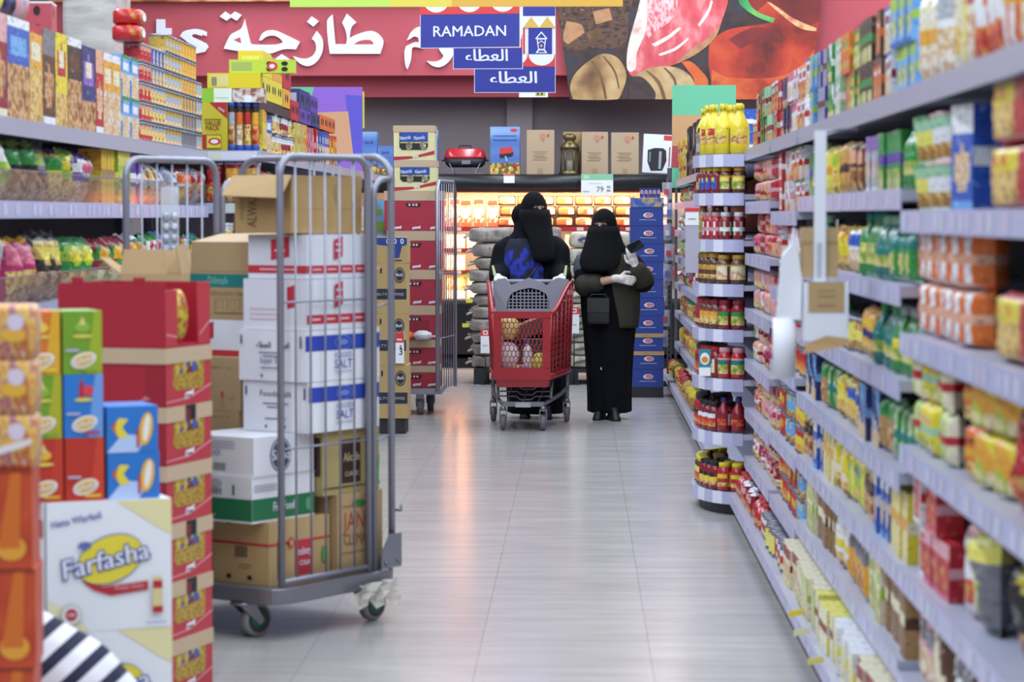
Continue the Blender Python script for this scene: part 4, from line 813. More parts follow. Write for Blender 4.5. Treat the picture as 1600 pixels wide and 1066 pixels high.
# ------------------------------------------------------------------ brown cartons between tray stack and cage
OX = at(236, 470, 8.9).x; zz = 0
for i in range(4):
    b = MB(); b.carton(.34, .28, .302, KRAFT_D if i % 2 else KRAFT); solo('carton', b, 'closed brown carton, %s of the stack under the tall open brown carton' % ORD[i].replace('fourth', 'topmost'), 'carton', (OX, 9.0, zz), .1); zz += .303
t = thing('open_carton', 'tall brown carton standing open with raised flaps behind the red tray stack', 'carton', (OX, 9.0, zz), .0); w_, d_, h = .215, .2, .135
b = MB(); b.box(-w_ / 2, w_ / 2, -d_ / 2, d_ / 2, 0, .006, KRAFT); b.box(-w_ / 2, -w_ / 2 + .006, -d_ / 2, d_ / 2, .006, h, KRAFT); b.box(w_ / 2 - .006, w_ / 2, -d_ / 2, d_ / 2, .006, h, KRAFT); b.box(-w_ / 2 + .006, w_ / 2 - .006, -d_ / 2, -d_ / 2 + .006, .006, h, KRAFT); b.box(-w_ / 2 + .006, w_ / 2 - .006, d_ / 2 - .006, d_ / 2, .006, h, KRAFT)
b.plane((0, -d_ / 2, 0), (1, 0, 0), (0, 0, 1)); b.rect(-.06, .055, -.005, .1, KRAFT_D); b.rect(-.056, .059, -.009, .096, KRAFT); b.rect(-.04, .066, -.02, .088, KRAFT_D); b.text('BOX', -.03, .02, .012, mat('#a86a4a'), width=.07); obj('carton_body', b, t)
for pts in ([(-w_ / 2, -d_ / 2, h), (w_ / 2 - .05, -d_ / 2, h), (w_ / 2 - .06, -d_ / 2 + .02, h + .085), (-w_ / 2 + .01, -d_ / 2 + .02, h + .085)], [(-w_ / 2, d_ / 2, h), (w_ / 2, d_ / 2, h), (w_ / 2, d_ / 2 + .03, h + .08), (-w_ / 2, d_ / 2 + .03, h + .08)], [(w_ / 2, -d_ / 2, h), (w_ / 2, d_ / 2, h), (w_ / 2 - .015, d_ / 2, h + .1), (w_ / 2 - .015, -d_ / 2 - .02, h + .1)], [(-w_ / 2, -d_ / 2, h), (-w_ / 2, d_ / 2, h), (-w_ / 2 - .07, d_ / 2, h + .05), (-w_ / 2 - .07, -d_ / 2, h + .06)]):
    b = MB(); b.add(pts, [(0, 1, 2, 3)], KRAFT); o = obj('flap', b, t); o.modifiers.new('thick', 'SOLIDIFY').thickness = .004

# ------------------------------------------------------------------ red snack trays with kraft collars
TX, TY, TA = -1.313, 8.08, -17 * PI / 180
TM = Matrix.Translation((TX, TY, 0)) @ Matrix.Rotation(TA, 4, 'Z')      # origin at the front right corner
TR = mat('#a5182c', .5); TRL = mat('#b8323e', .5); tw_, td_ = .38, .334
CRISP = mottled('crisp_window', ['#c8a83a', '#a8842c', '#7a2024', '#c4b848', '#3a2818', '#3a5aa8'], 42, .4, kind='vor')
GOLDP = mottled('pasta_window', ['#9a7420', '#c8a038', '#7a5818', '#d8b850'], 40, .4, 2, stretch=(1, 1, 2.5))
zz = 0.0; N = 7
for i in range(N):
    top_ = i == N - 1; h = .188 if not top_ else .205; bd = .05
    c = TM @ Vector((-tw_ / 2, td_ / 2, zz))
    t = thing('snack_tray', 'red display tray with %s, %s of its stack' % ('open front slot and crisp bags' if top_ else 'kraft collar and crisp window', 'topmost' if top_ else ORD[i]), 'display tray', tuple(c), TA)
    b = MB(); hb = h if top_ else h - bd
    b.box(-tw_ / 2, tw_ / 2, -td_ / 2, td_ / 2, 0, hb - .001, TR) if not top_ else None
    if top_:
        b.box(-tw_ / 2, tw_ / 2, -td_ / 2, td_ / 2, 0, .006, TR); b.box(-tw_ / 2, tw_ / 2, -td_ / 2, -td_ / 2 + .006, .006, h, TR); b.box(-tw_ / 2, tw_ / 2, td_ / 2 - .006, td_ / 2, .006, h, TR); b.box(-tw_ / 2, -tw_ / 2 + .006, -td_ / 2 + .006, td_ / 2 - .006, .006, h, TR)
        b.box(tw_ / 2 - .006, tw_ / 2, -td_ / 2 + .006, -td_ / 2 + .09, .006, h * .9, TRL); b.box(tw_ / 2 - .006, tw_ / 2, td_ / 2 - .09, td_ / 2 - .006, .006, h, TRL)
        for q in (-.12, .1): b.box(q - .02, q + .02, -td_ / 2 - .001, -td_ / 2 + .004, h, h + .02, TR)
        b.plane((tw_ / 2, 0, 0), (0, 1, 0), (0, 0, 1)); b.poly([(-.16, .04), (-.08, .03), (-.08, .036), (-.16, .046)], mat('#d88a90')); b.poly([(.08, .03), (.16, .075), (.16, .083), (.08, .038)], mat('#d88a90'))
    else:
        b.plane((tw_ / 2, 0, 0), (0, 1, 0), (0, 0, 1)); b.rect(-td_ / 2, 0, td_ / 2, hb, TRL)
        u0, u1, v0 = -td_ * .34, td_ * .34, .05
        b.poly([(u0, hb), (u0, v0 + .015), (u0 + .015, v0), (u1 - .015, v0), (u1, v0 + .015), (u1, hb)], GOLDP)
        b.poly([(u0 + .01, hb), (u0 + .01, v0 + .05), (u1 - .05, v0 + .055), (u1 - .03, hb)], CRISP)
        b.poly([(-td_ / 2, .012), (0, .018), (td_ / 2, .055), (td_ / 2, .062), (0, .024), (-td_ / 2, .017)], mat('#d88a90'))
        small_logo(b, .0, .032, 1.0)
        b.plane((0, -td_ / 2, 0), (1, 0, 0), (0, 0, 1)); b.rect(.12, .0, .19, hb, mat('#951426', .5)); b.poly([(.1, .02), (.14, .025), (.12, .035)], mat('#c87880'))
    obj('tray_body', b, t)
    if not top_:
        b = MB(); b.box(-tw_ / 2 - .004, tw_ / 2 + .004, -td_ / 2 - .004, td_ / 2 + .004, h - bd, h - .001, KRAFT_L)
        if i in (1, 2, 4): b.plane((tw_ / 2 + .004, 0, 0), (0, 1, 0), (0, 0, 1)); b.rect(-.03, h - bd, .045, h - .001, BLACK); b.rect(-.03, h - bd, .0, h - .012, mat('#7a1a24'))
        obj('kraft_collar', b, t)
    zz += h
for j, (y, c1) in enumerate(((.012, '#c8ccd4'), (-.085, '#b09a30'))):
    c = TM @ Vector((-.045, td_ / 2 + y, zz - .205 + .007)); b = MB(); b.ball((0, 0, .09), (.034, .047, .09), mottled('tray_bag_' + str(j), [c1, '#a01828', '#c8b83c', '#a01828', c1], 18, .3), 10)
    solo('crisp_bag', b, ['silver and red', 'yellow and red'][j] + ' crisp bag standing in the topmost red tray', 'crisp bag', tuple(c), TA)

# ------------------------------------------------------------------ white snack cartons, small snack boxes, price card
XA = 24.8 * PI / 180; p = at(75, 1000, 7.13)
XM = Matrix.Translation((p.x, 7.13, 0)) @ Matrix.Rotation(XA, 4, 'Z')   # origin at the front left corner of the white cartons
WC = mat('#e6e6ea', .55); YEL = mat('#e2cf3c', .55); PALE = mottled('pale_wash', ['#e6e6e2', '#e8dfae', '#e8e2c4'], 3.0, .55, 1)
BLU = mat('#2f4a9c', .5)
def farfasha(b, w_, d_, h):
    b.front(w_, d_, h)
    b.poly([(.02, h), (w_ / 2, h), (w_ / 2, h * .72), (.14, h * .78)], mat('#e3d9a4', .55)); b.poly([(-w_ / 2, 0), (-.06, 0), (-.1, h * .14), (-w_ / 2, h * .26)], mat('#e6dfb8', .55))
    b.text('Hatta Wlarfasli', -.095, h * .84, .021, mat('#6070b8'), width=.145, a=.16)
    b.ell(-.0, h * .55, .1, .068, BLU, a=.35); b.ell(0, h * .55, .098, .065, YEL, a=.35)
    b.poly([(-.085, h * .395), (-.02, h * .34), (.11, h * .37), (.11, h * .30), (.0, h * .27), (-.05, h * .32)], mat('#b82030')); b.text('Potato Sticks', .055, h * .315, .014, mat('#e8a8a8'), width=.085, a=.05)
    b.text('Farfasha', -.01, h * .48, .056, BLU, width=.262, bold=.055, a=.2, shear=.1); b.text('Farfasha', -.01, h * .48, .056, SWH, width=.252, bold=.012, a=.2, shear=.1)
    b.ell(-.075, h * .665, .02, .009, mat('#5a68b0')); b.poly([(-.085, h * .7), (-.05, h * .7), (-.07, h * .76)], WC)
    b.ell(-.115, h * .14, .03, .03, mat('#b8b8a8')); b.ell(-.115, h * .14, .026, .026, WC); b.ell(-.115, h * .14, .018, .018, mat('#c02830')); b.text('100', -.115, h * .125, .012, SWH)
    b.poly([(.12, h * .16), (.15, h * .16), (.148, h * .4), (.122, h * .4)], mat('#d8c890')); b.rect(.121, h * .31, .149, h * .37, mat('#b82030')); b.rect(.12, h * .12, .15, h * .17, mat('#b82030')); b.rect(.1, h * .04, .16, h * .05, mat('#8a90b8'))
fw, fd, fh = .36, .25, .37
for i, z in ((0, 0.0), (1, fh + .001)):
    c = XM @ Vector((fw / 2, fd / 2, z)); b = MB(); b.carton(fw, fd, fh, WC); farfasha(b, fw, fd, fh); solo('snack_carton', b, 'white carton with yellow oval and blue-edged lettering, %s of two under the small snack boxes' % ('lower', 'upper')[i], 'carton', tuple(c), XA)
zt_ = 2 * (fh + .001)
c = XM @ Vector((-.004, fd / 2, fh * 1.0 + .04)); b = MB(); b.box(-.004, 0, -.11, .11, 0, fh * .9, PAPER); b.plane((-.004, 0, 0), (0, -1, 0), (0, 0, 1)); b.rect(-.11, fh * .62, .11, fh * .76, mat('#b8283c')); b.text('5.50', .03, fh * .28, .06, mat('#30303a'), bold=0, width=.12); b.rect(.02, fh * .8, .06, fh * .88, mat('#6870b0')); b.rect(-.02, fh * .18, .06, fh * .22, mat('#9a9aa8'))
solo('price_card', b, 'white price card with red band reading 5.50 on the side of the white carton', 'price card', tuple(c), XA)
STICK = mottled('stick_window', ['#b8982c', '#d8b83c', '#8a701c', '#e0c850'], 60, .4, 2, stretch=(1, 2, .6))
def snackbox(base, glow, pic_, fam):
    def f(b, w_, d_, h):
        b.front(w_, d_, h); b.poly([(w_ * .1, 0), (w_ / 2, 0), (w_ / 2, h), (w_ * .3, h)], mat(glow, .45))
        if fam == 'mix':
            b.ell(0, h * .74, w_ * .2, h * .08, mat(pic_)); b.poly([(-w_ * .1, h * .78), (w_ * .1, h * .78), (0, h * .92)], mat('#d8cc78')); b.ell(0, h * .6, w_ * .26, h * .03, mat('#d8c850'))
        elif fam == 'sauce':
            b.poly([(-w_ * .12, h * .62), (w_ * .0, h * .62), (-.0, h * .85), (-w_ * .04, h * .95), (-w_ * .1, h * .85)], mat('#b02030')); b.ell(w_ * .12, h * .74, w_ * .14, h * .09, mat('#d04048')); b.ell(0, h * .6, w_ * .24, h * .03, mat('#d8c850'))
        b.ell(w_ * .02, h * .22, w_ * .34, h * .12, mat('#e8e0d8'), a=.3); b.ell(w_ * .03, h * .22, w_ * .27, h * .085, mat('#e0b030'), a=.3); b.text('Farfasha', w_ * .02, h * .18, .016, SWH, width=w_ * .6, a=.25, bold=.03); b.rect(-w_ * .44, h * .36, -w_ * .1, h * .4, mat('#b8b0c8')); b.rect(0, h * .06, w_ * .4, h * .1, mat(pic_))
        b.lside(w_, d_, h); b.poly([(-d_ * .3, h * .2), (d_ * .3, h * .15), (d_ * .4, h * .45), (d_ * .3, h * .75), (-d_ * .1, h * .78), (-d_ * .3, h * .6)], STICK)
    return f
def lying(b, w_, d_, h):
    b.front(w_, d_, h); b.poly([(-w_ / 2, 0), (w_ * .1, 0), (w_ * .3, h * .35), (-w_ * .2, h * .4)], mat('#b4c8ec')); b.poly([(-w_ * .42, h * .55), (-w_ * .25, h * .75), (-w_ * .08, h * .72), (-w_ * .2, h * .55), (-w_ * .08, h * .35), (-w_ * .25, h * .3)], YEL); b.poly([(-w_ * .42, h * .55), (-w_ * .3, h * .7), (-w_ * .34, h * .52), (-w_ * .3, h * .4)], mat('#d05848'))
    b.ell(w_ * .26, h * .5, w_ * .13, h * .36, mat('#e8b030'), a=-.15); b.ell(w_ * .27, h * .52, w_ * .06, h * .3, mat('#e8e4dc'), a=-.15); b.rect(w_ * .08, h * .1, w_ * .13, h * .5, mat('#b83848'))
def sbox(label, a0, w_, d_, h, z, base, deco, y0=.02):
    c = XM @ Vector((a0 + w_ / 2, y0 + d_ / 2, z)); b = MB(); b.carton(w_, d_, h, mat(base, .45)); deco(b, w_, d_, h); solo('snack_box', b, label, 'snack box', tuple(c), XA)
ORG, GRE, SKY, RDX = '#d8702a', '#6f9a26', '#2a74c4', '#b83020'; sw, sd, shh = .112, .18, .179
sbox('red snack box with yellow emblem above the price card, bottom layer', -.06, sw, sd, shh, zt_, RDX, snackbox(RDX, '#c03a24', '#e0b030', 'mix'))
sbox('red snack box between the other red box and the blue boxes', .058, sw, sd, shh, zt_, RDX, snackbox(RDX, '#c84028', '#e8c040', 'none'))
sbox('blue snack box lying flat on the white carton, lower of the two flat ones', .18, .152, sd, .132, zt_, SKY, lying)
sbox('blue snack box lying flat, upper of the two flat ones', .178, .15, sd, .132, zt_ + .133, SKY, lying)
sbox('green snack box in the middle layer above the red emblem box', -.063, sw, sd, shh, zt_ + .18, GRE, snackbox(GRE, '#a8a828', '#8ab03a', 'mix'))
sbox('blue upright snack box with red bottle picture in the middle layer', .056, sw, sd, shh, zt_ + .18, SKY, snackbox(SKY, '#6a9ad8', '#b82838', 'sauce'))
sbox('orange snack box with yellow emblem, top layer at the price card side', -.066, sw, sd, shh, zt_ + .36, ORG, snackbox(ORG, '#d8a428', '#e8c83c', 'mix'))
sbox('green snack box at the top beside the orange box', .054, sw, sd, shh, zt_ + .36, GRE, snackbox(GRE, '#98ac28', '#8ab03a', 'mix'))
b = MB(); b.carton(.13, .2, fh * 2, WC); c = XM @ Vector((-.09, .27, 0)); solo('snack_carton', b, 'plain side of a white carton half hidden behind the price card', 'carton', tuple(c), XA)

# ------------------------------------------------------------------ stack at the frame's edge and the crouching person
EX = at(47, 700, 6.0).x; zz = 0.0
OPK = mottled('noodle_print', ['#c87028', '#d89838', '#9a4870', '#e0b858', '#b85030', '#d8c8b0'], 16, .4, 2, stretch=(1.4, 1.4, .7)); RPK = mottled('red_carton_print', ['#b0381c', '#b83c1e', '#c84c22', '#b0341a'], 5, .45, 1)
for i in range(4):
    b = MB(); b.carton(.3, .2, .236, RPK); b.front(.3, .2, .236); b.ell(.1, .05, .035, .03, mat('#e09a30')); b.poly([(.07, .05), (.1, .236), (.125, .236), (.12, .05)], mat('#d0681e')); b.rect(-.15, .23, .15, .236, mat('#8a2c18'))
    solo('red_snack_carton', b, 'red-orange snack carton, %s at the edge beside the small snack boxes' % ['lowest', 'second', 'third', 'uppermost'][i], 'carton', (EX - .155 - .006 * (i % 2), 6.1, zz), .12); zz += .237
for i in range(3):
    b = MB(); n = 24; b.loft([[(x, y, z) for x, y, _ in rr(.15 * k, .09 * k, 0, n, 7)] for z, k in ((.0, .95), (.015, 1.0), (.115, 1.0), (.129, .94))], OPK); b.front(.3, .18, .13)
    b.ell(.1, .06, .03, .018, mat('#e0a838')); b.ell(.105, .09, .02, .02, mat('#d8c8d8'))
    if i == 0: b.poly([(-.15, .02), (.05, .03), (.14, .06), (.14, .075), (.05, .05), (-.15, .045)], mat('#e0d4d8'))
    solo('noodle_multipack', b, 'orange, yellow and purple multipack, %s on the red-orange cartons' % ['lowest', 'middle', 'topmost'][i], 'multipack', (EX - .15, 6.1, zz), .1); zz += .13
STRIPE = bpy.data.materials.new('striped_shirt'); STRIPE.use_nodes = True; n_ = STRIPE.node_tree.nodes; L_ = STRIPE.node_tree.links
tc = n_.new('ShaderNodeTexCoord'); mp = n_.new('ShaderNodeMapping'); mp.inputs['Rotation'].default_value = (0, math.radians(-47), 0); wv = n_.new('ShaderNodeTexWave'); wv.inputs['Scale'].default_value = 4.5; wv.bands_direction = 'X'
rp = n_.new('ShaderNodeValToRGB'); rp.color_ramp.interpolation = 'CONSTANT'; rp.color_ramp.elements[0].color = lin('#d8d6dc'); rp.color_ramp.elements[1].position = .58; rp.color_ramp.elements[1].color = lin('#22243c')
L_.new(tc.outputs['Object'], mp.inputs['Vector']); L_.new(mp.outputs['Vector'], wv.inputs['Vector']); L_.new(wv.outputs['Fac'], rp.inputs['Fac']); L_.new(rp.outputs['Color'], n_['Principled BSDF'].inputs['Base Color']); n_['Principled BSDF'].inputs['Roughness'].default_value = .9
SKIN = mat('#c09078', .55); CLOTH = mat('#090a11', .9, 0, .2, bump=.3, bscale=14)
def remeshed(o, vox=.012, it=4):
    m = o.modifiers.new('one_surface', 'REMESH'); m.mode = 'VOXEL'; m.voxel_size = vox; m.use_smooth_shade = True
    s_ = o.modifiers.new('smooth', 'SMOOTH'); s_.factor = .5; s_.iterations = it
    return o
def limb(b, chain, m, n=14):
    """tapering limb through (point, radius) joints"""
    for (p, r) in chain: b.ball(p, r, m, 12)
    for (p, r), (q, s_) in zip(chain, chain[1:]): b.cyl(p, q, r, m, n, r2=s_)
    return b
def hand(b, wrist, direc, up, m, size=.17, curl=(.5, .5, .5, .5), thumb=1, pinch=0.0):
    """palm, four unequal bent fingers and a thumb leaving the side of the palm"""
    d = Vector(direc).normalized(); u = Vector(up); u = (u - d * u.dot(d)).normalized(); s_ = d.cross(u).normalized() * thumb
    W_ = Vector(wrist); k = size / .18
    limb(b, [(W_, .024 * k), (W_ + d * .04 * k, .027 * k)], m)
    for q in (-.027, -.009, .009, .027): limb(b, [(W_ + d * .02 * k + s_ * q * .7 * k, .014 * k), (W_ + d * .085 * k + s_ * q * k, .0115 * k)], m, 8)
    for i, (q, ln_) in enumerate(((.029, .07), (.0095, .078), (-.0105, .073), (-.029, .056))):
        p = W_ + d * .088 * k + s_ * q * k; ch = [(p, .0098 * k)]; dd = d.copy(); 
        for seg, fr in enumerate((.45, .32, .23)):
            ang = curl[i] * (1.0 if seg else .7); dd = (dd * math.cos(ang) - u * math.sin(ang) * 1).normalized() if seg == 0 else (Matrix.Rotation(-ang, 3, d.cross(u)) @ dd).normalized()
            p = p + dd * ln_ * fr * k; ch.append((p, (.0092 - .0011 * seg) * k))
        limb(b, ch, m, 8)
    p = W_ + d * .03 * k + s_ * .026 * k; q1 = p + (d * .55 + s_ * .8 - u * .2 * (1 + pinch)).normalized() * .036 * k; q2 = q1 + (d * .95 + s_ * .2 - u * .45 * (1 + pinch)).normalized() * .032 * k; q3 = q2 + (d - s_ * .1 - u * .5).normalized() * .024 * k
    limb(b, [(p, .014 * k), (q1, .0115 * k), (q2, .0102 * k), (q3, .0088 * k)], m, 8)
p0 = at(100, 1066, 6.75)
cp = thing('person', 'crouching person in a navy and white striped shirt beside the white snack cartons', 'person', (-1.42, 6.72, -.085))
b = MB(); limb(b, [((.2, .02, .2), .13), ((.06, 0, .36), .13), ((-.12, 0, .47), .12), ((-.2, 0, .53), .07)], SKIN); b.ball((-.27, -.02, .6), (.085, .095, .115), SKIN)
for s_ in (-1, 1): limb(b, [((.2, .08 * s_, .2), .085), ((-.06, .12 * s_, .2), .07), ((.16, .11 * s_, .06), .05), ((.24, .1 * s_, .05), .035)], SKIN); limb(b, [((-.13, .14 * s_, .46), .055), ((-.2, .17 * s_, .28), .042), ((-.3, .1 * s_, .2), .032)], SKIN); hand(b, (-.31, .1 * s_, .195), (-1, 0, -.1), (0, 0, 1), SKIN, .17, (.4, .4, .4, .4), s_)
remeshed(obj('body', b, cp), .008)
b = MB(); limb(b, [((.19, .02, .22), .152), ((.06, 0, .37), .158), ((-.1, 0, .475), .145), ((-.16, 0, .51), .1)], STRIPE)
for s_ in (-1, 1): limb(b, [((-.12, .14 * s_, .46), .075), ((-.18, .17 * s_, .33), .06)], STRIPE)
remeshed(obj('striped_shirt', b, cp), .012)
b = MB(); b.ball((.23, .02, .18), .15, DARK)
for s_ in (-1, 1): limb(b, [((.2, .08 * s_, .2), .1), ((-.06, .12 * s_, .2), .085), ((.16, .11 * s_, .07), .062)], DARK)
remeshed(obj('trousers', b, cp), .012)
for s_ in (-1, 1): b = MB(); b.ball((.29, .1 * s_, .045), (.11, .042, .045), BLACK); obj('shoe', b, cp)
b = MB(); b.ball((-.275, .005, .635), (.092, .102, .1), BLACK); obj('hair', b, cp)
# ------------------------------------------------------------------ shelf runs
COLS = dict(red='#b8222e', crimson='#8c1626', pink='#d86a84', magenta='#b02a64', rose='#dba0a8', orange='#dd6a1e', amber='#e0a030', yellow='#e2cc2e', lemon='#e6dc6a', cream='#e4dabb', lime='#9abf32', green='#2f8a3e', mint='#9cc8a4', teal='#1c7a70', sky='#6aa4dc', blue='#2c56b4', navy='#25306e', purple='#5a3a9a', violet='#8a5cb8', brown='#5e3826', chocolate='#3c2420', tan='#b08a58', white='#e6e6ea', silver='#a8acb4', grey='#77747c', black='#1c1b20', gold='#c09a3c', peach='#e4a888')
PH = [mottled('food_red', ['#7a1a18', '#b83024', '#d86838', '#d8b060', '#6a7a30'], 26, .45, kind='noise'), mottled('food_gold', ['#a87828', '#d8a848', '#e8cc88', '#8a5420', '#e8b850'], 26, .45), mottled('food_green', ['#3a6a28', '#7a9a38', '#c8c060', '#e0d8b0', '#a84028'], 26, .45), mottled('food_brown', ['#4a2a1c', '#8a5430', '#c08850', '#e0c090', '#5a3020'], 26, .45), mottled('food_pale', ['#d8d0c0', '#e8e0d0', '#c08858', '#e8d8a8', '#b85a48'], 26, .45)]
def pt_band(u, v): return 1 if .42 < v < .62 else (3 if v < .34 and .12 < u < .88 else (2 if .7 < v < .76 and .2 < u < .8 else 0))
def pt_oval(u, v):
    q = ((u - .5) / .4) ** 2 + ((v - .7) / .17) ** 2
    return 2 if q < .35 else (1 if q < 1 else (3 if v < .4 else 0))
def pt_photo(u, v): return 3 if v < .52 and .06 < u < .94 else (1 if .62 < v < .86 and .12 < u < .88 else (2 if v > .93 else 0))
def pt_stripe(u, v): return 2 if .42 < v < .6 else (1 if int(u * 4.99) % 2 else 0)
def pt_panel(u, v): return (2 if (.66 < v < .74 or .5 < v < .54) and .3 < u < .7 else (3 if .2 < v < .42 and .28 < u < .72 else 1)) if .16 < u < .84 and .12 < v < .86 else 0
def pt_inset(u, v): return 0 if u > .6 or v > .92 or v < .05 else (2 if v > .6 and int(u * 9) % 2 and .66 < v < .84 else (1 if v > .56 else 3))
def pt_top(u, v): return 1 if v > .7 else (2 if v < .1 else (3 if (u - .5) ** 2 / .12 + (v - .38) ** 2 / .05 < 1 else 0))
def pt_diag(u, v): return 1 if u * .7 + v > 1.12 else (3 if v < .3 else (2 if .46 < u * .5 + v < .6 else 0))
PATS = dict(band=(pt_band, 'band'), oval=(pt_oval, 'oval emblem'), photo=(pt_photo, 'title panel'), stripe=(pt_stripe, 'stripes'), panel=(pt_panel, 'front panel'), top=(pt_top, 'upper part'), inset=(pt_inset, 'inset panel'), diag=(pt_diag, 'slanted corner'))
GLASSJ = {}
def gl(h): return mat(h, .18, 0, .5, .5)
class Proto:
    def __init__(s): s.parts = []
    def add(s, name, b): s.parts.append((name, b.mesh(name))); return s
PROTO = {}
def mixh(a, b_, t): return '#' + ''.join('%02x' % round(int(a[i:i + 2], 16) * (1 - t) + int(b_[i:i + 2], 16) * t) for i in (1, 3, 5))
def prod(c, gloss):
    h = COLS[c]; lightc = sum(int(h[i:i + 2], 16) for i in (1, 3, 5)) > 520
    return mottled('print_%s_%d' % (c, gloss), [mixh(h, '#181418', .5), h, h, h, mixh(h, '#6a4a48' if lightc else '#f4f0f0', .55)], 38, .33 if gloss else .45, 4, stretch=(1, 1, 1.5), bump=.35 if gloss else 0)
KINDS = dict(carton=('product_box', 'box', 'box'), packet=('food_packet', 'packet', 'packet'), bag=('snack_bag', 'bag', 'bag'), jar=('sauce_jar', 'jar', 'jar'), bottle=('sauce_bottle', 'bottle', 'bottle'), can=('food_can', 'can', 'can'), tube=('crisp_tube', 'tube', 'tube'), cereal=('cereal_box', 'cereal box', 'cereal box'), noodles=('noodle_pack', 'noodle multipack', 'noodle pack'), cup=('food_cup', 'cup', 'cup'))
def grid_front(b, w_, h, y, pat, ms, nu=7, nv=11):
    vs = [(-w_ / 2 + w_ * i / nu, y, h * j / nv) for j in range(nv + 1) for i in range(nu + 1)]
    fs = []; mm = []
    for j in range(nv):
        for i in range(nu): q = j * (nu + 1) + i; fs.append((q, q + 1, q + nu + 2, q + nu + 1)); mm.append(ms[pat((i + .5) / nu, (j + .5) / nv)])
    b.add(vs, fs, mm)
def proto(kind, c1, c2, c3, ph, pat, w_, d_, h):
    k = (kind, c1, c2, c3, ph, pat, w_, d_, h)
    if k in PROTO: return PROTO[k]
    P = Proto(); pf = PATS[pat][0]; gloss = kind in ('bag', 'noodles', 'packet')
    col = lambda c: prod(c, gloss)
    ms = [col(c1), col(c2), col(c3), PH[ph]]; nm = KINDS[kind][0]
    b = MB()
    if kind in ('carton', 'cereal'):
        b.box(-w_ / 2, w_ / 2, -d_ / 2 + .0005, d_ / 2, 0, h, ms[0]); grid_front(b, w_, h, -d_ / 2, pf, ms)
        b.lside(w_, d_, h); b.rect(-d_ / 2, h * .42, d_ / 2, h * .6, ms[1]); b.rside(w_, d_, h); b.rect(-d_ / 2, h * .42, d_ / 2, h * .6, ms[1]); P.add('carton_body', b)
    elif kind in ('bag', 'packet', 'noodles'):
        nu, nv = 10, 12; r = random.Random(zlib.crc32(repr(k).encode())); wob = [r.uniform(-1, 1) for _ in range(40)]
        for s_ in (-1, 1):
            vs = []; fs = []; mm = []
            for j in range(nv + 1):
                v = j / nv
                for i in range(nu + 1):
                    u = i / nu; pu, pv = (3, 4) if kind == 'bag' else (14, 16) if kind == 'noodles' else (5, 7); e = (1 - abs(2 * u - 1) ** pu) * (1 - abs(2 * v - 1) ** pv)
                    e *= (1 + .28 * math.sin(4 * u + 3 * wob[0]) * math.sin(6 * v + 4 * wob[1]) + .14 * wob[(i + 3 * j) % 40]) if kind == 'bag' else 1 + .06 * wob[(i + 5 * j) % 40]
                    wv = w_ * (1 - .05 * math.sin(PI * v)); vs.append((-wv / 2 + wv * u, s_ * d_ / 2 * max(0, e), h * v * (1 - (.05 * wob[2 + i % 5] + .05 if kind == 'bag' and v > .9 else 0))))
            for j in range(nv):
                for i in range(nu): q = j * (nu + 1) + i; f_ = (q, q + 1, q + nu + 2, q + nu + 1); fs.append(f_ if s_ < 0 else f_[::-1]); uu = (i + .5) / nu; mm.append(ms[pf(uu if s_ < 0 else 1 - uu, (j + .5) / nv)])
            b.add(vs, fs, mm, True)
        P.add('pouch', b)
    elif kind in ('jar', 'can', 'tube', 'bottle', 'cup'):
        n = 16; R = w_ / 2
        if kind == 'jar': prof = [(R * .8, 0), (R, .006), (R, h * .14), (R, h * .15), (R, h * .3), (R, h * .45), (R, h * .6), (R, h * .66), (R * .97, h * .72), (R * .82, h * .8), (R * .74, h * .84)]; lab = (3, 7)
        elif kind == 'can': prof = [(R * .94, 0), (R, .004), (R, .01), (R * .98, .012), (R * .98, h * .35), (R * .98, h * .65), (R * .98, h - .012), (R, h - .01), (R, h - .003), (R * .93, h)]; lab = (3, 6)
        elif kind == 'tube': prof = [(R * .97, 0), (R * .97, .008), (R * .96, .009), (R * .96, h * .3), (R * .96, h * .55), (R * .96, h * .8), (R * .96, h - .02)]; lab = (2, 6)
        elif kind == 'cup': prof = [(R * .72, 0), (R * .75, .01), (R * .84, h * .4), (R * .92, h * .7), (R * .98, h * .95)]; lab = (1, 4)
        else: prof = [(R * .8, 0), (R, .008), (R, h * .2), (R, h * .38), (R, h * .52), (R * .9, h * .62), (R * .55, h * .74), (R * .38, h * .82), (R * .34, h * .88)]; lab = (2, 4)
        base = gl(COLS[c1]) if kind in ('jar', 'bottle') else (CHROME if kind in ('can',) else ms[0])
        rings = [[(r * math.sin(2 * PI * j / n), -r * math.cos(2 * PI * j / n), z) for j in range(n)] for r, z in prof]; mm = []
        z0 = prof[lab[0]][1]; z1 = prof[lab[1]][1]
        for q in range(len(prof) - 1):
            for j in range(n):
                if lab[0] <= q < lab[1]:
                    v = ((prof[q][1] + prof[q + 1][1]) / 2 - z0) / (z1 - z0); a_ = ((j + .5) / n + .5) % 1.0; u = (a_ - .5) * 2.2 + .5
                    mm.append(ms[pf(u, v)] if 0 < u < 1 else ms[1 if kind in ('jar', 'bottle') else 0])
                else: mm.append(base)
        vs = [p for r in rings for p in r]; fs = []
        for q in range(len(prof) - 1):
            for j in range(n): fs.append((q * n + j, q * n + (j + 1) % n, (q + 1) * n + (j + 1) % n, (q + 1) * n + j))
        b.add(vs, fs, mm, True); b.add(rings[0], [tuple(reversed(range(n)))], base); b.add(rings[-1], [tuple(range(n))], base if kind != 'can' else CHROME)
        P.add({'jar': 'glass_body', 'bottle': 'bottle_body'}.get(kind, 'can_body' if kind == 'can' else 'body'), b)
        lidm = ms[2]
        if kind == 'jar': b = MB(); b.lathe([(R * .8, h * .84), (R * .8, h - .003), (R * .76, h)], lidm, n); P.add('lid', b)
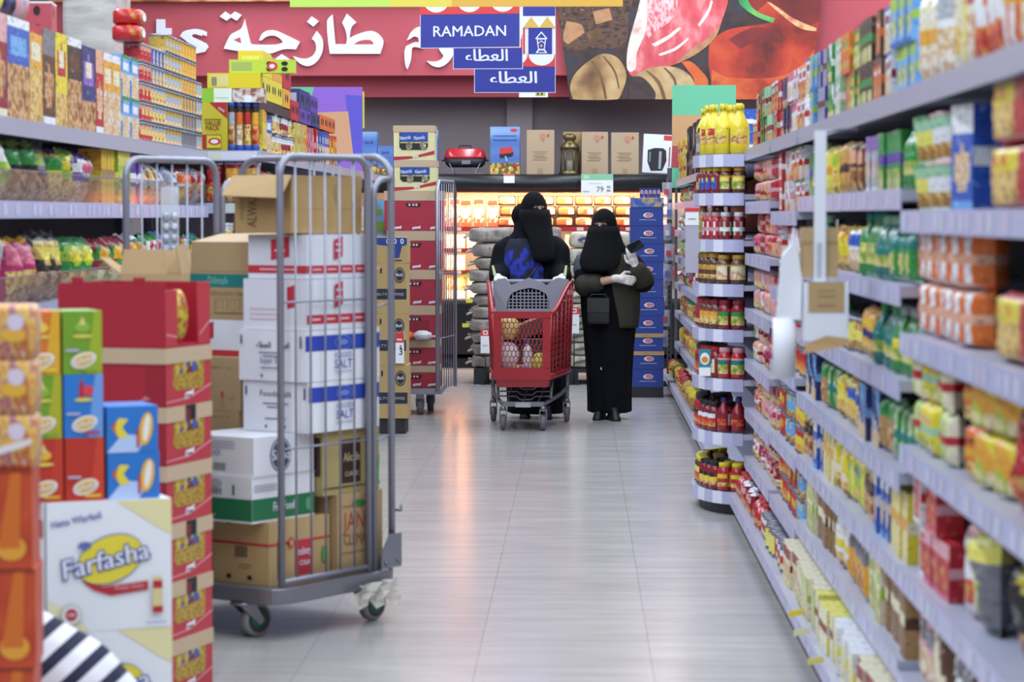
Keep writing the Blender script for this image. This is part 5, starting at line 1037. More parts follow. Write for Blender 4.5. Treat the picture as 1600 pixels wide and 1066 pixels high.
        if kind == 'tube': b = MB(); b.lathe([(R, h - .022), (R, h - .002), (R * .95, h)], lidm, n); P.add('lid', b)
        if kind == 'bottle': b = MB(); b.lathe([(R * .42, h * .86), (R * .42, h * .96), (R * .36, h)], lidm, 12); P.add('cap', b)
        if kind == 'cup': b = MB(); b.lathe([(R * 1.02, h * .95), (R * 1.02, h * .97), (R * .98, h)], lidm, n); P.add('lid', b)
    PROTO[k] = P
    return P
FIRST = {}
def place(P, kind, loc, rz, label, group):
    """the first of a kind is linked; every further one copies the thing and each of its parts"""
    nm, _, cat = KINDS[kind]
    src = FIRST.get(id(P))
    if src is None:
        if len(P.parts) == 1: root = link(nm, P.parts[0][1])
        else:
            root = link(nm, None)
            for n_, me in P.parts: link(n_, me, root)
        FIRST[id(P)] = root
    else:
        root = src.copy(); COLL.objects.link(root)
        for ch in KIDS.get(src.name, ()):
            c = ch.copy(); COLL.objects.link(c); c.parent = root
    if src is None: KIDS[root.name] = [o for o in root.children]
    root.location = loc; root.rotation_euler = (0, 0, rz); root['label'] = label; root['category'] = cat; root['group'] = group
    return root
KIDS = {}
def desc(spec):
    kind, c1, c2, c3, ph, pat = spec[:6]
    return '%s %s with %s %s' % (c1, KINDS[kind][1], c2, PATS[pat][1])
RNG = random.Random(11)
def rnd_spec(kind, pal, size):
    c = RNG.sample(pal, 3) if len(pal) >= 3 else pal * 3
    return (kind, c[0], c[1], c[2], RNG.randrange(5), RNG.choice(['band', 'oval', 'photo', 'stripe', 'panel', 'top', 'diag']), *size)
UNITS = []
def room(side, y, z):
    for s_, a, b_, lv in UNITS:
        if s_ == side and a <= y <= b_: return min([l - z for l in lv if l > z + .03] + [9.0]) - (.068 if z < .2 else .034)
    return 9.0
def fill(where, X, side, y0, y1, z, specs, runs=(2, 4), stack=1, gap=.006, jit=.022, turn=0.0, zmax=9.0):
    """a row of goods along the shelf: side +1 faces left from the right run, -1 faces right from the left run"""
    y = y0; i = 0; used = {}
    while y < y1:
        sp = specs[i % len(specs)]; i += 1; lim = room(side, (y0 + y1) / 2, z)
        if sp[8] > lim: sp = (*sp[:8], round(lim - .004, 3))
        kind, w_, d_, h = sp[0], sp[6], sp[7], sp[8]
        P = proto(*sp); lab = '%s, %s' % (desc(sp), where)
        st = max(1, min(stack if h < .21 else 1, int((min(zmax, z + lim) - z) / (h + .001))))
        for k in range(RNG.randint(*runs)):
            if y + w_ > y1: y = y1 + 1; break
            for q in range(st):
                rz = (-PI / 2 if side > 0 else PI / 2) + turn * (1 if side > 0 else -1) + (RNG.uniform(-.2, .2) if kind == 'bag' else RNG.uniform(-.12, .12) if kind == 'packet' else RNG.uniform(-.05, .05))
                xx = X + side * (d_ / 2 + RNG.uniform(0, jit) + w_ / 2 * math.sin(abs(rz - (-PI / 2 if side > 0 else PI / 2))) * .9)
                if RNG.random() < .02 and q == st - 1 and kind != 'noodles': continue
                ro = place(P, kind, (xx, y + w_ / 2, z + q * (h + .001)), rz, lab, lab)
                if kind in ('packet', 'bag') and st == 1: ro.scale = (1, 1, RNG.uniform(.93, 1.0))
            y += w_ + gap
        y += gap
def specs(kind, pal, size, n):
    out = []; seen = set()
    for _ in range(60):
        s_ = rnd_spec(kind, pal, size)
        if desc(s_) not in seen: seen.add(desc(s_)); out.append(s_)
        if len(out) == n: break
    return out
NTH = ['top', 'second', 'third', 'fourth', 'fifth', 'sixth', 'bottom']
UP = mat('#8f8f9c', .45, .4); BACKP = mat('#5a5a62', .6); KICK = mat('#2a2a30', .5)
def unit(label, side, X, Xb, y0, y1, levels, Xbase, strip_h=.055, end=False):
    """one shelving unit: X front edge of shelves, Xb back; levels are the upper faces of the shelves"""
    UNITS.append((side, y0, y1, levels)); yc = (y0 + y1) / 2; L_ = (y1 - y0) / 2 - .002; t = thing('shelving_unit', label, 'shelving', (X, yc, 0)); s_ = side
    def bx(b, xa, xb, ya, yb, za, zb_, m): xs = sorted((xa, xb)); b.box(xs[0], xs[1], ya, yb, za, zb_, m)
    dp = abs(Xb - X)
    b = MB(); bx(b, s_ * dp, s_ * (dp + .02), -L_, L_, .1, levels[0] + .02, BACKP); obj('back_panel', b, t)
    b = MB(); bx(b, s_ * (abs(Xbase) - abs(X) + .03), s_ * dp, -L_, L_, 0, .09, KICK); bx(b, s_ * (abs(Xbase) - abs(X)), s_ * dp, -L_, L_, .09, .125, SHELF); ob_ = obj('base_deck', b, t)
    b = MB(); xf = s_ * (abs(Xbase) - abs(X)); bx(b, xf - s_ * .004, xf, -L_, L_, .075, .128, STRIP); tags(b, xf - s_ * .004, s_, L_, .075, .053); obj('price_strip', b, ob_)
    for i, z in enumerate(levels):
        b = MB(); bx(b, 0, s_ * dp, -L_, L_, z - .03, z, SHELF); o = obj('shelf', b, t)
        b = MB(); bx(b, -s_ * .004, 0, -L_, L_, z - strip_h, z + .004, STRIP if i else mat('#a9a9bb', .3)); tags(b, -s_ * .004, s_, L_, z - strip_h + .004, strip_h - .004) if i else None; obj('price_strip', b, o)
    for y in (-L_ + .02, L_ - .02): b = MB(); bx(b, s_ * (dp - .03), s_ * dp, y - .02, y + .02, 0, levels[0] + .05, UP); obj('upright', b, t)
    return t
def tags(b, x, s_, L_, z, h):
    b.plane((x, 0, z), (0, -s_, 0), (0, 0, 1)); r = random.Random(int(L_ * 1000 + z * 100)); u = -L_ + .05
    while u < L_ - .1:
        b.rect(u, h * .12, u + .07, h * .9, r.choice([mat('#c4c4e0', .35), mat('#bcbcda', .35), mat('#c6bcd6', .4), mat('#c8c8e2', .4), mat('#c8c8d8', .4)])); b.lay -= 1; u += r.choice((.09, .12, .2, .3))
# ---- right-hand run
XR, XRB, XRK = .865, 1.36, .775
B1 = [1.885, 1.56, 1.235, .935, .605, .32]; B2 = [1.885, 1.62, 1.36, 1.105, .855, .605, .345]; B3b = [1.885, 1.565, 1.235, .905, .585, .30]; B3a = [1.885, 1.615, 1.355, 1.075, .815, .565, .315]
BM = [1.86, 1.66, 1.42, 1.19, .955, .70, .42]
unit('grey shelving unit with noodle multipacks, frontmost of the sauce side', 1, XR, XRB, 4.0, 6.9, B1, XRK)
unit('grey shelving unit behind the white hanging display, full of sachets and sauces', 1, XR, XRB, 6.9, 10.15, B2, XRK)
unit('grey shelving unit with tomato packs, just beyond the hanging display', 1, XR - .005, XRB, 10.15, 11.5, B3b, XRK)
unit('grey shelving unit with pink soup packets, next before the rounded jar unit', 1, XR - .01, XRB, 11.5, 13.18, B3a, XRK)
unit('grey shelving unit at the far end, beyond the rounded jar unit', 1, XR, XRB, 14.25, 23.1, BM, XRK)
XP = XR + .015
NOOD = ['red', 'yellow', 'orange', 'amber', 'cream', 'white']; HOT = ['orange', 'red', 'amber', 'white', 'cream', 'yellow', 'peach']; SOUP = ['pink', 'rose', 'magenta', 'red', 'crimson', 'peach', 'rose', 'white']
W1 = 'frontmost sauce-side unit'; W2 = 'unit behind the hanging display'; W3 = 'tomato unit'; W4 = 'pink soup unit'; W5 = 'far sauce-side unit'
def sh(n, wn): return '%s shelf of the %s' % (NTH[n], wn)
# frontmost unit
fill(sh(0, W1), XP, 1, 4.55, 6.88, B1[0] + .001, [('packet', 'white', 'silver', 'grey', 4, 'photo', .15, .06, .26), ('packet', 'cream', 'amber', 'white', 4, 'band', .15, .06, .25), ('packet', 'orange', 'white', 'amber', 1, 'stripe', .11, .07, .25), ('packet', 'white', 'orange', 'red', 0, 'diag', .13, .06, .26), ('packet', 'cream', 'red', 'orange', 4, 'photo', .14, .06, .27), ('packet', 'lemon', 'cream', 'lime', 1, 'panel', .14, .07, .28), ('packet', 'yellow', 'white', 'green', 1, 'photo', .13, .07, .28)], (1, 3), turn=.12)
fill(sh(1, W1), XP, 1, 4.6, 5.05, B1[1] + .001, [('bag', 'yellow', 'blue', 'white', 4, 'photo', .19, .1, .26)], (1, 2), turn=.25)
fill(sh(1, W1), XP, 1, 5.1, 5.95, B1[1] + .001, [('noodles', 'red', 'yellow', 'orange', 1, 'inset', .5, .08, .14)], (1, 1), 2, turn=.05)
fill(sh(1, W1), XP, 1, 6.0, 6.2, B1[1] + .001, [('carton', 'blue', 'white', 'sky', 4, 'top', .16, .08, .25)], (1, 1), turn=.2)
fill(sh(1, W1), XP, 1, 6.22, 6.88, B1[1] + .001, [('cup', 'white', 'mint', 'rose', 1, 'photo', .14, .1, .12), ('cup', 'mint', 'lemon', 'green', 1, 'band', .13, .1, .12)], (2, 2), 2)
fill(sh(2, W1), XP, 1, 4.6, 5.1, B1[2] + .001, [('bag', 'yellow', 'grey', 'lemon', 2, 'top', .2, .1, .25)], (2, 3), turn=.2)
fill(sh(2, W1), XP, 1, 5.12, 5.95, B1[2] + .001, [('noodles', 'red', 'yellow', 'amber', 1, 'inset', .5, .08, .15)], (1, 1), 2, turn=.05)
fill(sh(2, W1), XP, 1, 6.0, 6.88, B1[2] + .001, [('noodles', 'orange', 'white', 'peach', 4, 'stripe', .21, .09, .14)], (4, 4), 2, turn=.22)
fill(sh(3, W1), XP, 1, 4.6, 5.4, B1[3] + .001, [('bag', 'crimson', 'pink', 'white', 0, 'top', .19, .1, .24), ('bag', 'red', 'black', 'crimson', 0, 'diag', .19, .1, .24)], (2, 2), turn=.2)
fill(sh(3, W1), XP, 1, 5.42, 6.2, B1[3] + .001, [('noodles', 'amber', 'yellow', 'lime', 2, 'diag', .2, .09, .13), ('noodles', 'orange', 'amber', 'brown', 1, 'band', .18, .09, .13)], (2, 2), 2, turn=.2)
fill(sh(3, W1), XP, 1, 6.22, 6.88, B1[3] + .001, [('packet', 'cream', 'lime', 'red', 1, 'stripe', .12, .06, .13), ('packet', 'yellow', 'mint', 'rose', 2, 'band', .12, .06, .13)], (2, 3), 2)
fill(sh(4, W1), XP, 1, 4.6, 5.45, B1[4] + .001, [('bag', 'red', 'rose', 'white', 0, 'oval', .19, .1, .24), ('bag', 'black', 'yellow', 'silver', 3, 'diag', .2, .1, .25)], (2, 2), turn=.2)
fill(sh(4, W1), XP, 1, 5.5, 6.2, B1[4] + .001, [('bag', 'grey', 'lemon', 'black', 2, 'top', .19, .1, .25), ('packet', 'rose', 'white', 'red', 0, 'panel', .13, .07, .25)], (1, 2), turn=.15)
fill(sh(4, W1), XP, 1, 6.22, 6.88, B1[4] + .001, [('carton', 'red', 'rose', 'pink', 0, 'top', .13, .07, .14), ('carton', 'white', 'red', 'pink', 0, 'panel', .13, .07, .14)], (2, 3), 2)
fill(sh(5, W1), XP, 1, 5.2, 6.88, B1[5] + .001, [('packet', 'rose', 'grey', 'white', 4, 'photo', .14, .07, .22), ('packet', 'peach', 'white', 'red', 4, 'band', .14, .07, .24), ('bag', 'chocolate', 'white', 'grey', 3, 'oval', .19, .09, .22), ('packet', 'cream', 'brown', 'rose', 4, 'diag', .13, .07, .22)], (2, 2))
fill('bottom deck of the ' + W1, XRK + .02, 1, 6.0, 6.88, .127, [('carton', 'cream', 'yellow', 'grey', 2, 'band', .14, .08, .16), ('packet', 'white', 'red', 'cream', 4, 'panel', .13, .07, .17)], (2, 3))
# unit behind the hanging display
MIX = ['green', 'orange', 'brown', 'amber', 'blue', 'red', 'white', 'lime']
fill(sh(0, W2), XP, 1, 6.92, 10.14, B2[0] + .001, [('carton', 'sky', 'lime', 'blue', 2, 'top', .13, .08, .135), ('carton', 'white', 'crimson', 'blue', 4, 'photo', .12, .08, .135), ('carton', 'brown', 'orange', 'white', 3, 'panel', .12, .08, .135), ('carton', 'chocolate', 'green', 'amber', 2, 'band', .11, .08, .135), ('carton', 'green', 'amber', 'red', 2, 'photo', .12, .08, .135), ('carton', 'orange', 'amber', 'green', 0, 'oval', .12, .08, .135), ('carton', 'mint', 'white', 'brown', 2, 'panel', .12, .08, .135), ('carton', 'green', 'white', 'lime', 2, 'diag', .12, .08, .135), ('carton', 'purple', 'silver', 'brown', 3, 'stripe', .12, .08, .135)], (2, 3), 2)
fill(sh(1, W2), XP, 1, 6.92, 10.14, B2[1] + .001, [('bottle', 'green', 'white', 'mint', 2, 'band', .085, .085, .2), ('carton', 'green', 'purple', 'white', 2, 'band', .1, .07, .17), ('carton', 'silver', 'violet', 'white', 4, 'top', .11, .07, .17), ('packet', 'brown', 'peach', 'tan', 3, 'photo', .11, .06, .17), ('packet', 'tan', 'amber', 'chocolate', 3, 'stripe', .11, .06, .18), ('packet', 'yellow', 'lime', 'amber', 1, 'photo', .1, .06, .18), ('packet', 'lemon', 'yellow', 'amber', 1, 'stripe', .1, .06, .18)], (3, 4))
fill(sh(2, W2), XP, 1, 6.92, 10.14, B2[2] + .001, [('packet', 'green', 'teal', 'white', 2, 'top', .12, .08, .15), ('bottle', 'teal', 'white', 'mint', 2, 'band', .085, .085, .19), ('bottle', 'green', 'lemon', 'teal', 2, 'oval', .085, .085, .2), ('packet', 'white', 'blue', 'yellow', 4, 'photo', .11, .07, .16), ('bag', 'yellow', 'amber', 'brown', 1, 'diag', .13, .07, .17)], (3, 4))
fill(sh(3, W2), XP, 1, 6.92, 10.14, B2[3] + .001, [('bottle', 'green', 'yellow', 'silver', 2, 'photo', .085, .085, .19), ('bottle', 'teal', 'lemon', 'green', 2, 'band', .085, .085, .19), ('packet', 'amber', 'navy', 'yellow', 1, 'band', .11, .07, .16), ('can', 'lemon', 'red', 'white', 1, 'oval', .085, .085, .11), ('can', 'yellow', 'blue', 'red', 0, 'panel', .085, .085, .11)], (4, 5), 2, zmax=1.33)
fill(sh(4, W2), XP, 1, 6.92, 10.14, B2[4] + .001, [('packet', 'green', 'cream', 'teal', 2, 'stripe', .11, .07, .17), ('packet', 'tan', 'green', 'brown', 3, 'top', .12, .08, .17), ('carton', 'navy', 'sky', 'white', 4, 'diag', .11, .07, .17), ('packet', 'yellow', 'blue', 'amber', 1, 'photo', .1, .07, .16), ('packet', 'lemon', 'yellow', 'red', 1, 'oval', .1, .07, .16)], (3, 4))
fill(sh(5, W2), XP, 1, 6.92, 10.14, B2[5] + .001, [('carton', 'yellow', 'cream', 'amber', 1, 'stripe', .11, .07, .19), ('carton', 'blue', 'white', 'sky', 4, 'top', .1, .07, .19), ('packet', 'tan', 'chocolate', 'cream', 3, 'photo', .12, .08, .17), ('packet', 'lemon', 'lime', 'blue', 1, 'panel', .1, .07, .17), ('packet', 'cream', 'yellow', 'grey', 1, 'diag', .1, .07, .17)], (3, 4))
fill(sh(6, W2), XP, 1, 6.92, 10.14, B2[6] + .001, [('carton', 'tan', 'brown', 'cream', 3, 'stripe', .11, .08, .19), ('carton', 'cream', 'lime', 'yellow', 2, 'photo', .1, .08, .18), ('packet', 'amber', 'grey', 'brown', 3, 'top', .1, .07, .18), ('packet', 'white', 'yellow', 'cream', 1, 'band', .1, .07, .18)], (4, 5))
fill('bottom deck of the ' + W2, XRK + .02, 1, 6.92, 10.14, .127, [('carton', 'cream', 'crimson', 'lemon', 1, 'top', .12, .08, .17), ('carton', 'white', 'lemon', 'cream', 1, 'panel', .11, .08, .17), ('carton', 'lemon', 'white', 'crimson', 1, 'stripe', .11, .08, .16), ('carton', 'cream', 'lime', 'tan', 2, 'diag', .12, .08, .17)], (4, 6))
# tomato unit
TOM = [('carton', 'white', 'red', 'green', 0, 'photo', .14, .1, .13), ('carton', 'white', 'rose', 'red', 0, 'diag', .14, .1, .13), ('carton', 'red', 'white', 'green', 0, 'panel', .13, .1, .13)]
VEG = [('can', 'yellow', 'red', 'green', 0, 'photo', .085, .085, .11), ('can', 'red', 'yellow', 'white', 0, 'band', .085, .085, .11), ('can', 'sky', 'yellow', 'red', 1, 'oval', .085, .085, .11), ('can', 'green', 'red', 'yellow', 2, 'panel', .085, .085, .11)]
fill(sh(0, W3), XP, 1, 10.16, 11.49, B3b[0] + .001, [('carton', 'white', 'red', 'peach', 0, 'photo', .14, .09, .13), ('carton', 'white', 'pink', 'crimson', 4, 'top', .14, .09, .13), ('carton', 'navy', 'brown', 'red', 3, 'diag', .13, .09, .13), ('carton', 'red', 'white', 'green', 0, 'band', .13, .09, .13)], (2, 3), 2)
for n_, zb in ((1, B3b[1]), (2, B3b[2])): fill(sh(n_, W3), XP, 1, 10.16, 11.49, zb + .001, TOM[n_ - 1:] + TOM[:n_ - 1], (3, 4), 2)
for n_, zb in ((3, B3b[3]), (4, B3b[4]), (5, B3b[5])): fill(sh(n_, W3), XP, 1, 10.16, 11.49, zb + .001, VEG[n_ - 3:] + VEG[:n_ - 3], (4, 5), 2)
fill('bottom deck of the ' + W3, XRK + .02, 1, 10.16, 11.49, .127, [('can', 'white', 'red', 'green', 2, 'band', .085, .085, .11), ('can', 'red', 'lemon', 'green', 0, 'panel', .085, .085, .11)], (4, 5))
# pink soup unit
fill(sh(0, W4), XP, 1, 11.52, 13.17, B3a[0] + .001, [('carton', 'red', 'mint', 'white', 0, 'photo', .12, .08, .135), ('carton', 'mint', 'crimson', 'white', 0, 'band', .12, .08, .135), ('carton', 'green', 'crimson', 'cream', 2, 'panel', .12, .08, .135)], (3, 4), 2)
for n_, zb in enumerate(B3a[1:], 1):
    fill(sh(n_, W4), XP, 1, 11.52, 13.17, zb + .001, specs('packet', SOUP, (.12, .06, .105), 5), (2, 4), 2)
fill('bottom deck of the ' + W4, XRK + .02, 1, 11.52, 13.17, .127, [('bottle', 'red', 'crimson', 'red', 0, 'band', .1, .1, .17), ('packet', 'crimson', 'rose', 'white', 0, 'photo', .12, .07, .17)], (4, 5))
# far unit: only its far stretch shows past the rounded unit
fill(sh(0, W5), XP, 1, 14.3, 15.6, BM[0] + .001, [('carton', 'blue', 'white', 'navy', 4, 'band', .13, .1, .14)], (3, 4), 2)
fill(sh(0, W5), XP, 1, 15.7, 17.0, BM[0] + .001, [('carton', 'white', 'silver', 'grey', 4, 'panel', .2, .12, .17), ('carton', 'black', 'white', 'silver', 3, 'oval', .2, .12, .17)], (3, 4), 2)
fill(sh(0, W5), XP - .005, 1, 18.0, 21.2, BM[0] + .001, [('carton', 'black', 'grey', 'silver', 3, 'panel', .16, .12, .2), ('carton', 'chocolate', 'black', 'grey', 3, 'stripe', .16, .12, .2)], (3, 4), 2)
fill(sh(0, W5), XP - .005, 1, 21.4, 23.0, BM[0] + .001, [('carton', 'yellow', 'red', 'tan', 1, 'oval', .12, .09, .17), ('carton', 'amber', 'grey', 'yellow', 1, 'band', .12, .09, .17)], (3, 3), 2)
for n_, zb in enumerate(BM[1:], 1):
    fill(sh(n_, W5), XP, 1, 18.6, 23.0, zb + .001, specs('bag' if n_ in (1, 2, 4) else 'packet', [['red', 'white', 'grey', 'crimson'], ['red', 'green', 'white', 'tan'], ['green', 'tan', 'white', 'lime'], ['red', 'crimson', 'white', 'grey'], ['green', 'red', 'yellow', 'tan'], ['yellow', 'amber', 'red', 'tan']][n_ - 1], (.17, .09, .15), 4), (3, 4))
fill('bottom deck of the ' + W5, XRK + .02, 1, 18.6, 23.0, .127, specs('packet', ['yellow', 'amber', 'tan', 'red'], (.17, .09, .15), 4), (3, 4))
# perforated end upright and the bare end frame
t = thing('end_upright', 'grey perforated steel upright at the far end of the sauce shelves', 'upright', (.855, 23.2, 0))
b = MB(); b.box(-.06, -.015, 0, .03, 0, 1.98, mat('#5c5a5e', .5, .4)); b.plane((-.0375, 0, 0), (1, 0, 0), (0, 0, 1))
for i in range(36): b.rect(-.006, .1 + i * .05, .006, .125 + i * .05, BLACK); b.lay -= 1
obj('post', b, t); b = MB(); b.box(-.09, -.0, -.0, .04, 0, .05, KICK); obj('foot', b, t)

# ---- rounded jar unit
YC = 13.71; RX, RY = .235, .52
def arc(k, off=0.0, n=15, t0=0.0, t1=PI): return [(-(RX + off) * math.sin(t0 + (t1 - t0) * i / (n - 1)), -(RY + off) * math.cos(t0 + (t1 - t0) * i / (n - 1))) for i in range(n)]
ru = thing('rounded_shelving', 'rounded shelving unit of sauce jars bulging into the aisle', 'shelving', (XR - .02, YC, 0))
A_ = arc(0)
b = MB(); b.box(.3, .32, -RY, RY, 0, BM[0], BACKP); obj('back_panel', b, ru)
b = MB(); o_ = arc(0, -.035); b.loft([[(x, y, z) for x, y in o_] + [(.3, RY - .04, z), (.3, -RY + .04, z)] for z in (0, .085)], KICK, smooth=False); obj('round_base', b, ru)
LV = [.115] + BM[:0:-1] + [BM[0]]
for z in LV:
    b = MB(); b.loft([[(x, y, q) for x, y in A_] + [(.3, RY, q), (.3, -RY, q)] for q in (z - .028, z)], SHELF, smooth=False); o = obj('shelf', b, ru)
    b = MB(); n = len(A_); vs = [(x * 1.02, y * 1.008, q) for q in (z - .058, z + .006) for x, y in A_] + [(x * .99, y * .995, q) for q in (z - .058, z + .006) for x, y in A_]; fs = []
    for i in range(n - 1): fs += [(i, i + 1, n + i + 1, n + i), (2 * n + i, 3 * n + i, 3 * n + i + 1, 2 * n + i + 1), (n + i, n + i + 1, 3 * n + i + 1, 3 * n + i), (i, 2 * n + i, 2 * n + i + 1, i + 1)]
    b.add(vs, fs, [STRIP if (q // 4) not in (2, 4) else STRIP_L for q in range(len(fs))]); obj('price_strip', b, o)
b = MB()
for y in (-RY + .02, RY - .02): b.box(.26, .3, y - .02, y + .02, 0, BM[0] + .03, UP)
obj('upright', b, ru)
JR = [[('bottle', 'yellow', 'navy', 'yellow', 1, 'band', .095, .095, .26), ('bottle', 'yellow', 'red', 'yellow', 1, 'oval', .095, .095, .26), ('jar', 'grey', 'silver', 'black', 4, 'panel', .07, .07, .15)],
      [('jar', 'brown', 'lemon', 'amber', 2, 'photo', .07, .07, .135), ('jar', 'crimson', 'blue', 'yellow', 4, 'panel', .07, .07, .135), ('jar', 'brown', 'amber', 'crimson', 1, 'band', .07, .07, .135)],
      [('jar', 'crimson', 'mint', 'white', 2, 'stripe', .062, .062, .14), ('jar', 'red', 'white', 'rose', 0, 'stripe', .062, .062, .14), ('bottle', 'tan', 'lime', 'red', 2, 'photo', .075, .075, .19)],
      [('jar', 'brown', 'cream', 'gold', 4, 'photo', .085, .085, .15), ('jar', 'brown', 'amber', 'gold', 1, 'oval', .085, .085, .16), ('jar', 'crimson', 'cream', 'black', 0, 'panel', .075, .075, .15)],
      [('jar', 'crimson', 'green', 'crimson', 2, 'photo', .075, .075, .15), ('jar', 'brown', 'amber', 'crimson', 1, 'photo', .075, .075, .15), ('jar', 'crimson', 'white', 'red', 4, 'oval', .075, .075, .15)],
      [('jar', 'red', 'teal', 'rose', 2, 'photo', .075, .075, .16), ('jar', 'crimson', 'cream', 'red', 0, 'panel', .075, .075, .16), ('jar', 'red', 'crimson', 'black', 0, 'photo', .075, .075, .16)],
      [('bottle', 'crimson', 'white', 'navy', 0, 'band', .07, .07, .18), ('jar', 'crimson', 'white', 'black', 0, 'photo', .075, .075, .15), ('jar', 'red', 'green', 'black', 0, 'oval', .085, .085, .17)],
      [('jar', 'red', 'yellow', 'yellow', 1, 'oval', .075, .075, .145), ('jar', 'crimson', 'yellow', 'black', 1, 'band', .075, .075, .145), ('jar', 'brown', 'lemon', 'yellow', 0, 'photo', .075, .075, .145)]]
LN = ['top', 'second', 'third', 'fourth', 'fifth', 'sixth', 'seventh', 'bottom']
for li, z in enumerate(reversed(LV)):
    row = JR[li]; wd = max(s_[6] for s_ in row) + .006; k = 0
    for band_, off in ((0, -.05), (1, -.058 - wd * 1.05)):
        aa = .12; prev = None
        while aa < PI - .1:
            x = -(RX + off) * math.sin(aa); y = -(RY + off) * math.cos(aa)
            if prev is None or math.hypot(x - prev[0], y - prev[1]) >= wd:
                prev = (x, y); sp = row[min(2, int(3 * aa / 2.0))] if aa < 2.0 else row[k % 3]; k += 1
                if band_ == 0 or aa < 1.9:
                    P = proto(*sp); lab = '%s on the %s shelf of the rounded jar unit' % (desc(sp), LN[li])
                    nx, ny = -math.sin(aa) / RX, -math.cos(aa) / RY
                    place(P, sp[0], (XR - .02 + x, YC + y, z + .007), math.atan2(ny, nx) + PI / 2, lab, lab)
            aa += .01
b = MB(); b.box(-.03, .03, -.003, 0, 0, .14, mat('#2a8a96')); b.plane((0, -.003, 0), (1, 0, 0), (0, 0, 1)); b.ell(0, .09, .024, .032, PAPER); b.ell(0, .085, .017, .017, mat('#e08a30')); b.rect(-.03, 0, .03, .045, PAPER)
solo('shelf_card', b, 'small teal and white card with orange spot on the rounded jar unit', 'shelf card', (XR - .02 - .19, YC - .5 + .13, .715), 0)
b = MB(); b.box(-.035, .035, -.003, 0, 0, .09, PAPER); b.plane((0, -.003, 0), (1, 0, 0), (0, 0, 1)); b.rect(-.035, .07, .035, .09, SRED); b.rect(-.02, .03, .02, .035, mat('#888890')); b.add([(-.035, 0, .0), (.035, 0, .0), (.035, .02, -.25), (-.035, .02, -.25)], [(0, 1, 2, 3)], mat('#b8b4c4'))
solo('shelf_card', b, 'tall grey card with red header beside the rounded jar unit', 'shelf card', (XR - .02 - .255, YC - .28, 1.5), 0)

# clear strips of hanging packs at the far end upright
for s_, (px, y0_, n_) in enumerate(((1046, 285, 5), (1040, 380, 5))):
    for i in range(n_):
        p = at(px - 4 + (i % 2) * 3, y0_ + i * 32 + s_ * 8, 22.9 + .05 * s_); b = MB(); n = 10
        vs = [(-.045 + .09 * (a_ / 4), -.012 * math.sin(PI * a_ / 4) * math.sin(PI * c_ / 4) + .006 * ((a_ + c_) % 2), -.15 * c_ / 4) for c_ in range(5) for a_ in range(5)]
        b.add(vs, [(c_ * 5 + a_, c_ * 5 + a_ + 1, c_ * 5 + a_ + 6, c_ * 5 + a_ + 5) for c_ in range(4) for a_ in range(4)], [CLEARB, CLEARB, mat('#a8a8c0', .3), CLEARB][:4] * 4, True)
        b.tube([(0, 0, .0), (0, .004, .03)], .003, CHROME, 5); b.box(-.02, .02, -.016, -.013, -.11, -.06, mat(['#c8404a', '#6a70b0', '#d8d8e0'][i % 3]))
        solo('hanging_pack', b, 'crumpled clear pack, %s from above on the %s hanging row at the end upright' % (ORD[i].replace('lowest', 'first'), ['upper', 'lower'][s_]), 'hanging pack', tuple(p), .3 * (i % 3 - 1))

# white clip-on cardboard display hanging in front of the sachets
p = at(1290, 440, 7.55); hd = thing('hanging_display', 'white cardboard display with brown carton pockets clipped in front of the sauce shelves', 'display', (p.x, 7.55, p.z)); k = 7.55 / F
HW = mat('#e2e2ea', .5)
b = MB(); b.box(-18 * k, 0, .0, .012, .0, 235 * k, HW); b.plane((0, -.0, 0), (1, 0, 0), (0, 0, 1)); b.rect(-14 * k, .01, -6 * k, 60 * k, mat('#b4bac4')); obj('hook_strip', b, hd)
b = MB(); b.box(-36 * k, 20 * k, .014, .075, 6 * k, 84 * k, KRAFT); b.plane((0, .014, 0), (1, 0, 0), (0, 0, 1)); b.rect(-36 * k, 58 * k, 20 * k, 62 * k, KRAFT_D); obj('upper_pocket', b, hd)
b = MB(); b.prism([(-75 * k, -60 * k), (-36 * k, -60 * k), (-36 * k, 8 * k), (-48 * k, 84 * k), (-52 * k, 58 * k), (-66 * k, 40 * k)], .05, HW, Matrix.Translation((0, .02, 0))); obj('side_card', b, hd)
b = MB(); T_ = Matrix.Rotation(0.0, 4, 'X'); b.box(-34 * k, 34 * k, -.03, .07, -92 * k, -2 * k, HW); b.plane((0, -.03, 0), (1, 0, 0), (0, 0, 1)); b.rect(-28 * k, -48 * k, 28 * k, 0, KRAFT)
for v in (-16, -24, -38): b.rect(-14 * k, v * k, 14 * k, (v + 3) * k, KRAFT_D)
b.add([(-36 * k, -.03, -112 * k), (30 * k, -.03, -100 * k), (34 * k, -.03, -88 * k), (0, -.034, -84 * k), (-30 * k, -.03, -96 * k)], [(0, 1, 2, 3, 4)], mat('#c8a070', .7)); obj('lower_pocket', b, hd)
b = MB(); b.tube([(-9 * k, .006, 232 * k), (.03, .03, 236 * k), (.1, .1, 238 * k)], .004, CHROME, 6); obj('hook', b, hd)
b = MB(); b.cyl((-62 * k, .045, -150 * k), (-62 * k, .045, -58 * k), 18 * k, HW, 16); obj('card_tube', b, hd)
